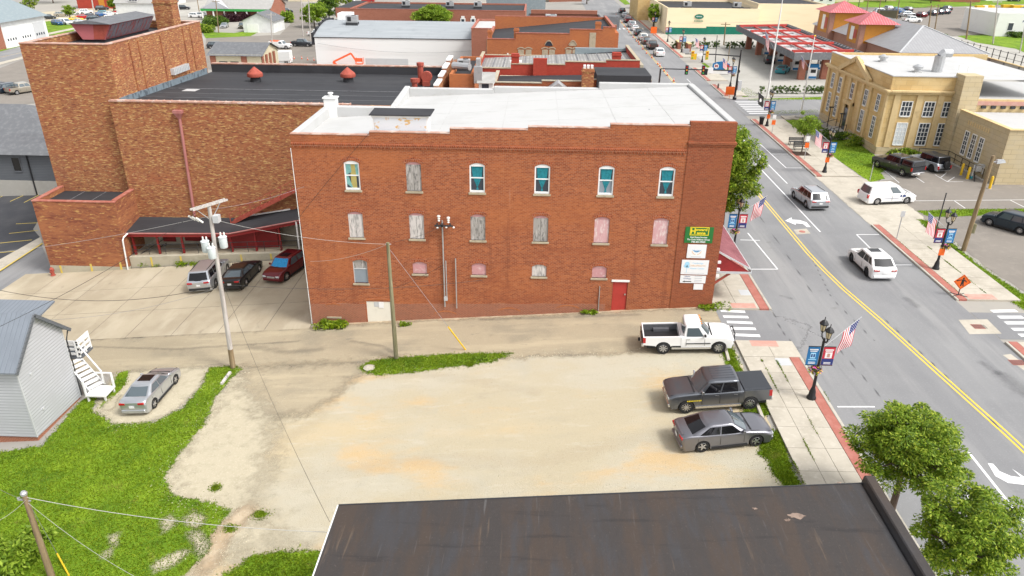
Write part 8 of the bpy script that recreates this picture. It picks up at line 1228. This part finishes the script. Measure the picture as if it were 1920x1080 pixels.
q = G(1346, 167); o = empty('fire_hydrant', q, 0, 'dark fire hydrant by the traffic mast', 'hydrant'); part('barrel', m['paint_brown'], o, lambda b: b.lathe([(.2,0),(.2,.1),(.14,.15),(.14,.7),(.18,.75),(.05,.95)], 10)); part('outlet', m['paint_brown'], o, lambda b: b.lathe([(.08,-.25),(.08,.25)], 8, (0,0,.5), 'y'))
q = G(100, 517); o = empty('fire_hydrant', q, 0, 'rusty orange fire hydrant at the theatre annex corner', 'hydrant'); part('barrel', m['red_rust'], o, lambda b: b.lathe([(.22,0),(.22,.08),(.15,.12),(.15,.62),(.2,.66),(.05,.85)], 10)); part('outlet', m['red_rust'], o, lambda b: b.lathe([(.08,-.26),(.08,.26)], 8, (0,0,.45), 'y'))
q = G(1367, 185); tag(part('notice_board', m['orange_sign'], None, lambda b: (b.box(q.x-.7, q.x+.7, q.y, q.y+.05, q.z+.6, q.z+1.9), b.box(q.x-.03, q.x+.03, q.y+.01, q.y+.04, q.z, q.z+.6))), 'orange sheeted sign beside the traffic mast base', 'sign'); q = G(1225, 67); tag(part('notice_board', m['orange_sign'], None, lambda b: (b.box(q.x-.8, q.x+.8, q.y, q.y+.05, q.z+.6, q.z+2.2), b.box(q.x-.04, q.x+.04, q.y+.01, q.y+.04, q.z, q.z+.6))), 'orange sheeted sign on the far pavement', 'sign')
# traffic signal mast with two arms
q = G(1377, 186, .1); o = empty('traffic_mast', q, 0, 'black traffic signal mast with two long arms at the far crossing', 'traffic light'); part('pole', m['black_metal'], o, lambda b: b.lathe([(.32,0),(.3,.3),(.16,.5),(.12,7.0),(.1,7.6)], 12)); a1 = atY(1283, 115, q.y); a2 = atY(1220, 151, q.y-3)
part('arm', m['black_metal'], o, lambda b: b.tube([(0,0,6.6),(-4,0,6.85),(a1.x-q.x,0,6.85)], [.11,.09,.06], 8)); part('arm', m['black_metal'], o, lambda b: b.tube([(0,0,3.9),(-.3,-2,4.6),(-.5,-2.5,4.9)], .08, 8)); part('second_arm', m['black_metal'], o, lambda b: b.tube([(-3.4,-9.9,6.0),(-13.8,-9.9,6.1)], [.10,.07], 8))
part('second_pole', m['black_metal'], o, lambda b: b.tube([(-13.8,-9.9,6.1),(-13.9,-9.9,0)], .12, 8))
def signal(x, y, z, mat, two=False):
    s = part('signal_head', m[mat], o, lambda b: (b.box(x-.22, x+.22, y-.2, y+.1, z-.65, z+.65), b.box(x+.22, x+.62, y-.2, y+.1, z-.65, z+.2) if two else None)); part('lens', m['lens_red'], s, lambda b: b.lathe([(.12,0),(.12,.02)], 10, (x, y-.24, z+.4), 'y')); part('lens', m['lens_amber'], s, lambda b: b.lathe([(.12,0),(.12,.02)], 10, (x, y-.24, z), 'y')); part('lens', m['green_trim'], s, lambda b: b.lathe([(.12,0),(.12,.02)], 10, (x, y-.24, z-.4), 'y'))
signal(atY(1297,115,q.y).x-q.x, -.2, 6.6, 'paint_yellow', True) if False else None
for px, two in ((1297, True), (1324, False)): signal(atY(px, 115, q.y).x-q.x, -.1, 6.7, 'yellow_plastic', two)
for px, two in ((1285, False), (1316, True)): signal(atY(px, 152, q.y-9.9).x-q.x, -9.9, 6.0, 'black_metal', two)
part('street_name', m['sign_white'], o, lambda b: b.box(atY(1305,115,q.y).x-q.x, atY(1316,115,q.y).x-q.x, -.2, -.16, 6.6, 7.0)); part('turn_sign', m['sign_white'], o, lambda b: b.box(atY(1325,152,q.y-9.9).x-q.x, atY(1334,152,q.y-9.9).x-q.x, -10.1, -10.05, 5.6, 6.4)); part('control_box', m['sign_grey'], o, lambda b: b.box(.2, .75, -.25, .25, 1.4, 2.9)); part('luminaire', m['galv'], o, lambda b: b.box(a1.x-q.x-.4, a1.x-q.x+.6, -.2, .2, 6.95, 7.6))
# fuel station pylon sign
q = G(1350, 140); o = empty('fuel_sign', q, radians(-12), 'blue arched fuel price sign with white letter M', 'sign'); part('cabinet', m['banner_blue'], o, lambda b: b.add([(-2.4,0,1.2),(2.4,0,1.2),(2.4,0,3.0),(1.2,0,3.5),(0,0,3.7),(-1.2,0,3.5),(-2.4,0,3.0),(-2.4,.4,1.2),(2.4,.4,1.2),(2.4,.4,3.0),(1.2,.4,3.5),(0,.4,3.7),(-1.2,.4,3.5),(-2.4,.4,3.0)], [tuple(range(7)), tuple(reversed(range(7,14)))]+[(i, 7+i, 7+(i+1)%7, (i+1)%7) for i in range(7)])); part('plinth', m['sign_white'], o, lambda b: b.box(-2.6, 2.6, -.1, .5, .2, 1.2)); part('price_panel', m['red_door'], o, lambda b: b.box(.9, 2.2, -.05, -.001, 2.2, 2.9)); part('price_panel', m['green_trim'], o, lambda b: b.box(.9, 2.2, -.05, -.001, 1.4, 2.1)); part('emblem_disc', m['sign_white'], o, lambda b: b.add([(-1.3+.75*cos(k*pi/3+pi/6), -.02, 2.35+.75*sin(k*pi/3+pi/6)) for k in range(6)], [tuple(range(6))])); lettering('M', 1.0, m['red_door'], o, (-1.3, -.05, 2.35), ROT, 1.1, .03); o.scale = (.65,)*3; part('foundation_shrub', m['leaf_dark'], o, lambda b: None) if False else None
for px, py in ((1283, 88),): q = G(1283, 93); o = empty('brick_pier', q, 0, 'pair of low brick gate piers at the forecourt entry', 'pier'); part('pier', m['brick_far'], o, lambda b: (b.box(-1.6, -.9, -.35, 3.0, 0, 1.6))); part('pier', m['brick_far'], o, lambda b: b.box(.2, .9, -3.2, 0, 0, 1.6)); part('cap', m['stone_trim'], o, lambda b: (b.box(-1.7, -.8, -.45, 3.1, 1.6, 1.75), b.box(.1, 1.0, -3.3, .1, 1.6, 1.75)))
# traffic cones
def cone_proto():
    o = empty('traffic_cone', (0,0,0)); part('base', m['plastic_black'], o, lambda b: b.box(-.22, .22, -.22, .22, 0, .05)); part('body', m['cone_orange'], o, lambda b: b.lathe([(.18,.05),(.04,.85)], 10)); part('collar', m['sign_white'], o, lambda b: b.lathe([(.125,.42),(.093,.6)], 10)); return o
CP = cone_proto(); cpx = [(1155,29),(1158,33),(1166,43),(1171,51),(1176,56),(1179,61),(1187,71),(1193,78),(1197,80),(1198,84),(1205,93),(1212,101),(1222,109),(1233,121),(1237,125),(1245,134),(1251,142),(1263,153),(552,111),(566,111),(577,113),(589,114)]
for i, (px, py) in enumerate(cpx):
    o = CP if i == 0 else copy_tree(CP); q = G(px, py); o.location = (q.x, q.y, q.z+.03); o.scale = (.8,)*3; lb = f'{ORD[i]} orange traffic cone from the top of the far street' if i < 18 else f'{ORD[i-18]} orange traffic cone from the left beside the white hall'; tag(o, lb, 'traffic cone', 'orange traffic cones')
# boom lift beside the white hall
q = atY(640, 118, 147); gz = tz(q.x, 147); o = empty('boom_lift', (q.x, 147, gz), 0, 'orange boom lift with folded arm before the white hall', 'boom lift'); part('chassis', m['cone_orange'], o, lambda b: b.box(-2, 2, -1, 1, .6, 1.5)); [part('wheel', m['tyre'], o, lambda b: b.lathe([(.5,-.15),(.5,.15)], 14, (x,y,.5), 'y')) for x in (-1.5,1.5) for y in (-1,1)]; p_ = [Vector((q2.x-q.x, 0, q2.z-gz)) for q2 in (atY(625,116,147), atY(658,100,147), atY(667,113,147))]; part('boom', m['cone_orange'], o, lambda b: (b.bar((0,0,1.4), p_[0], .4), b.bar(p_[0], p_[1], .35), b.bar(p_[1], p_[2], .3))); part('basket', m['cone_orange'], o, lambda b: (b.box(p_[2].x, p_[2].x+1.4, -.5, .5, p_[2].z-.7, p_[2].z-.6), [b.bar((p_[2].x+dx, dy, p_[2].z-.6),(p_[2].x+dx, dy, p_[2].z+.5),.1) for dx in (0,1.4) for dy in (-.5,.5)], b.box(p_[2].x, p_[2].x+1.4, -.5, -.45, p_[2].z-.2, p_[2].z+.5)))
# ------------------------------------------------------------------ utility poles and wires
def upole(name, label, base, top, r, mat, **k):
    o = empty('utility_pole', (base.x, base.y, base.z), 0, label, 'utility pole'); d = Vector(top)-Vector(base); part('shaft', m[mat], o, lambda b: b.tube([(0,0,-.4), d*.5, d], [r*1.2, r, r*.8], 12), smooth=True); return o, d
b0 = G(437, 690); t0 = atY(392, 387, 41.3); o, d = upole('', 'tall grey utility pole with three transformers between the lots', b0, t0, .14, 'pole_grey')
part('rust_foot', m['pole_brown'], o, lambda b: b.tube([(0,0,-.3), d*.13], [.172,.168], 12)); part('crossarm', m['pole_grey'], o, lambda b: (b.bar(d+Vector((-.75,-.9,.1)), d+Vector((.55,1.1,.1)), .08, .11), b.bar(d+Vector((-.55,-1.0,.1)), d+Vector((.75,1.0,.1)), .08, .11))); part('brace', m['galv'], o, lambda b: (b.bar(d+Vector((.4,.8,.05)), d+Vector((0,0,-.9)), .04), b.bar(d+Vector((-.5,-.7,.05)), d+Vector((0,0,-.9)), .04))); part('junction_box', m['sign_grey'], o, lambda b: b.box(d.x+.15, d.x+.5, -.2, .2, d.z-1.0, d.z-.55)); part('cutout', m['porcelain'], o, lambda b: [b.tube([d+Vector((-.35-k*.22,-.4,-.9+k*.08)), d+Vector((-.7-k*.22,-.5,-.55+k*.05))], .06, 6) for k in range(3)])
for k, (dx, dy, zf) in enumerate(((-.52,-.15,-2.35),(.0,-.55,-2.6),(.55,.0,-2.1))):
    c = d*((d.z+zf-.2)/d.z); tr = part('transformer', m['trans_grey'], o, lambda b: b.lathe([(.22,-.36),(.24,-.33),(.24,.3),(.26,.32),(.26,.35),(.17,.4)], 16, (c.x+dx, dy, c.z)), smooth=40); part('bushing', m['porcelain'], tr, lambda b: [b.lathe([(.04,.39),(.06,.45),(.04,.5),(.06,.55),(.03,.64)], 8, (c.x+dx+e, dy+.02, c.z)) for e in (-.1,.12)])
b1 = G(743, 672); t1 = atY(727, 455, 41.65); o, d1 = upole('', 'greenish wooden pole standing in the grass strip before the brick wall', b1, t1, .13, 'pole_green'); part('cap_bracket', m['galv'], o, lambda b: b.tube([d1+Vector((-.15,0,-.1)), d1+Vector((.2,0,-.1))], .03, 6))
b2 = G(97, 1082); t2 = atY(45, 927, 23.6); o, d2 = upole('', 'weathered wooden pole in the lawn at the bottom left', b2, t2, .13, 'pole_brown'); part('cap', m['galv'], o, lambda b: b.lathe([(.13,-.02),(.14,.08),(.08,.16)], 10, tuple(d2))); part('bracket', m['galv'], o, lambda b: (b.bar(d2+Vector((-.35,0,-.3)), d2+Vector((.2,0,-.35)), .05), b.lathe([(.06,-.06),(.06,.06)], 8, tuple(d2+Vector((-.3,0,-.25))))))
b3 = G(1806, 470); t3 = atY(1863, 292, 57.9); o, d3 = upole('', 'brown wooden pole with bright street light above the rough lot', b3, t3, .16, 'pole_brown'); part('lamp_arm', m['galv'], o, lambda b: b.tube([d3+Vector((0,0,-.5)), d3+Vector((.5,-.1,-.45))], .04, 6)); part('lamp_head', m['galv'], o, lambda b: b.hexa([d3+Vector(v) for v in ((.3,-.2,-.6),(1.0,-.2,-.5),(1.0,.15,-.5),(.3,.15,-.6))], [d3+Vector(v) for v in ((.35,-.15,-.3),(.9,-.15,-.3),(.9,.1,-.3),(.35,.1,-.3))])); part('cable_box', m['pole_green'], o, lambda b: b.box(.15, .4, -.15, .15, 1.6, 2.4))
poles_far = []
def catpole(px, py0, py1, lb, mat='pole_grey', r=.15, arm=True):
    a = G(px, py0); t = atY(px + (px-960)*.01, py1, a.y); o, d = upole('', lb, a, t, r, mat)
    if arm: part('crossarm', m[mat], o, lambda b: b.box(d.x-1.1, d.x+1.1, -.08, .08, d.z-.5, d.z-.35))
    poles_far.append(Vector(t)); return o
for a in [(178,35,-12,'pale utility pole in the top-left car park','pole_grey',.2),(512,120,24,'grey pole before the cream shop, left of the box van','pole_grey',.16),(410,62,0,'slim dark pole beside the dark hedge','pole_brown',.14),(374,24,-10,'dark pole on the far street by the green-trimmed house','pole_brown',.14),(568,68,-8,'pale pole by the lane, left one','pole_grey',.16),(582,76,-8,'pale pole by the lane, right one','pole_grey',.16),(615,26,-14,'pale pole before the tall tree','pole_grey',.16),(1357,85,42,'slim pole behind the forecourt shrubs','pole_brown',.14),(1341,120,66,'slim dark lamp post at the forecourt edge','dark_metal',.08),(1365,115,80,'slim orange-topped post at the forecourt edge','pole_brown',.08),(1739,68,9,'wooden pole left of the fence','pole_brown',.16),(1752,62,8,'pale wooden pole by the fence','pole_brown',.14),(1812,74,2,'leaning wooden pole beside the white office lawn','pole_brown',.18),(1862,82,0,'pale pole before the white office','pole_grey',.16),(1680,45,-6,'wooden pole in the far car park','pole_brown',.15),(1622,40,-2,'wooden pole behind the red hipped roofs, left one','pole_brown',.14),(1645,38,-2,'wooden pole behind the red hipped roofs, right one','pole_brown',.14),(1606,34,-4,'dark pole by the far street','dark_metal',.12),(1508,34,2,'dark slim pole beside the far street','dark_metal',.1),(1585,26,-4,'pole at the far street kerb','pole_brown',.12),(1912,100,48,'slim pale pole at the right edge before the lawn','pole_grey',.12)]: catpole(a[0], a[1], a[2], a[3], a[4], a[5], a[5] > .13)
def wire(a, c, sag, r, mat, label, n=16, dash=None):
    a, c = Vector(a), Vector(c); P = [a.lerp(c, k/n) - Vector((0,0,4*sag*(k/n)*(1-k/n))) for k in range(n+1)]; b = MB(); b.tube(P, r*.58, 5); return tag(b.build('overhead_wire', m[mat]), label, 'wire', 'overhead wires')
W_ = [(t0+Vector((0,0,-.6)), atY(-40,476,52), .3, .018, 'wire_pale', 'pale wire from the transformer pole to the left, upper'),(t0+Vector((-.3,-.5,0)), atY(-60,640,30), .4, .02, 'wire_dark', 'dark wire from the transformer pole across the concrete lot'),(t0*1.0-Vector((0,0,5.2)), atY(-40,535,46), 1.2, .028, 'wire_dark', 'thick dark cable sagging over the concrete lot'),(t0-Vector((0,0,5.3)), atY(85,600,42), .5, .016, 'wire_grey', 'thin service wire from the transformer pole to the grey house'),(t0-Vector((0,0,.8)), t1-Vector((0,0,.1)), .35, .016, 'wire_pale', 'pale wire between the transformer pole and the green pole'),(t0-Vector((0,0,5.2)), atY(905,525,46.9), .5, .022, 'wire_dark', 'dark cable from the transformer pole along the brick wall'),(t1, Vector((x1, Y0-.4, 6.1)), .2, .018, 'wire_dark', 'service wire from the green pole to the wall insulators'),(t1-Vector((0,0,.1)), atY(582,490,46.9), .3, .016, 'wire_pale', 'pale wire from the green pole to the building corner'),(Vector((x1, Y0-.4, 3.2)), atY(745,538,46.9), .1, .02, 'wire_dark', 'dark cable stapled across the lower brick wall'),(atY(692,250,46.9), atY(555,415,46.8), -.1, .02, 'wire_dark', 'dark cable running down the wall below the penthouse'),(t0-Vector((0,0,5.0)), atY(618,978,20.8), .8, .014, 'wire_dark', 'long thin wire crossing the gravel lot'),(t2-Vector((0,0,.15)), atY(618,998,20.9), .35, .022, 'wire_pale', 'twisted pale service wire from the bottom left pole to the near roof'),(t2-Vector((0,0,.3)), atY(-60,880,18), .2, .014, 'wire_grey', 'thin wire leaving the bottom left pole, upper'),(t2-Vector((0,0,.3)), atY(-60,1000,16), .2, .014, 'wire_pale', 'thin wire leaving the bottom left pole, lower'),(t2-Vector((0,0,.4)), atY(260,1085,20), .3, .012, 'wire_pale', 'thin wire from the bottom left pole over the lawn'),(atY(595,81,149.8), atY(915,92,149.8), 1.2, .04, 'wire_grey', 'cable sagging across the white hall wall'),(atY(1250,43,203), atY(1480,38,203), .3, .04, 'wire_grey', 'cable across the yellow store wall'),(t0-Vector((0,0,.2)), atY(570,350,46.5), .2, .014, 'wire_grey', 'thin wire from the transformer pole to the theatre canopy')]
for w in W_: wire(*w)
gy = empty('guy_wire', (0,0,0), 0, 'guy wire with yellow sleeve anchored in the grass before the brick wall', 'guy wire'); ga = G(873, 656); gt = t1-Vector((0,0,.3)); part('strand', m['wire_grey'], gy, lambda b: b.tube([ga, gt], .012, 5)); part('sleeve', m['yellow_plastic'], gy, lambda b: b.tube([ga, ga.lerp(gt, .24)], .05, 8))
ga = G(130, 1080); gy = empty('guy_wire', (0,0,0), 0, 'yellow guy wire sleeve beside the bottom left pole', 'guy wire'); gt = atY(107, 1038, 24.6); part('sleeve', m['yellow_plastic'], gy, lambda b: b.tube([ga, gt], .035, 8)); part('strand', m['wire_grey'], gy, lambda b: b.tube([gt, Vector(gt).lerp(t2, .9)], .01, 5))
for (a, c), lb in ((((1358,648),(1362,668)),'concrete wheel stop by the white pickup'),(((1370,690),(1374,698)),'concrete wheel stop behind the grey pickup'),(((1418,757),(1425,776)),'concrete wheel stop under the grey pickup bed')):
    p, q = G(*a), G(*c); tag(part('wheel_stop', m['concrete'], None, lambda b: b.hexa([(p.x-.12,p.y,p.z),(q.x-.12,q.y-.6,q.z),(q.x+.12,q.y-.6,q.z),(p.x+.12,p.y,p.z)], [(p.x-.08,p.y,p.z+.14),(q.x-.08,q.y-.55,q.z+.14),(q.x+.08,q.y-.55,q.z+.14),(p.x+.08,p.y,p.z+.14)])), lb, 'wheel stop', 'concrete wheel stops')
p, q = G(416, 722), G(432, 700); tag(part('timber_edging', m['board_weathered'], None, lambda b: b.bar(p+Vector((0,0,.08)), q+Vector((0,0,.08)), .16, .16)), 'pale timber edging lying at the lawn corner near the transformer pole', 'timber')
p = G(693, 690); tag(part('boulder', m['concrete'], None, lambda b: b.lathe([(.4,-.05),(.42,.04),(.2,.1)], 9, tuple(p))), 'pale flat boulder at the end of the grass strip', 'rock')
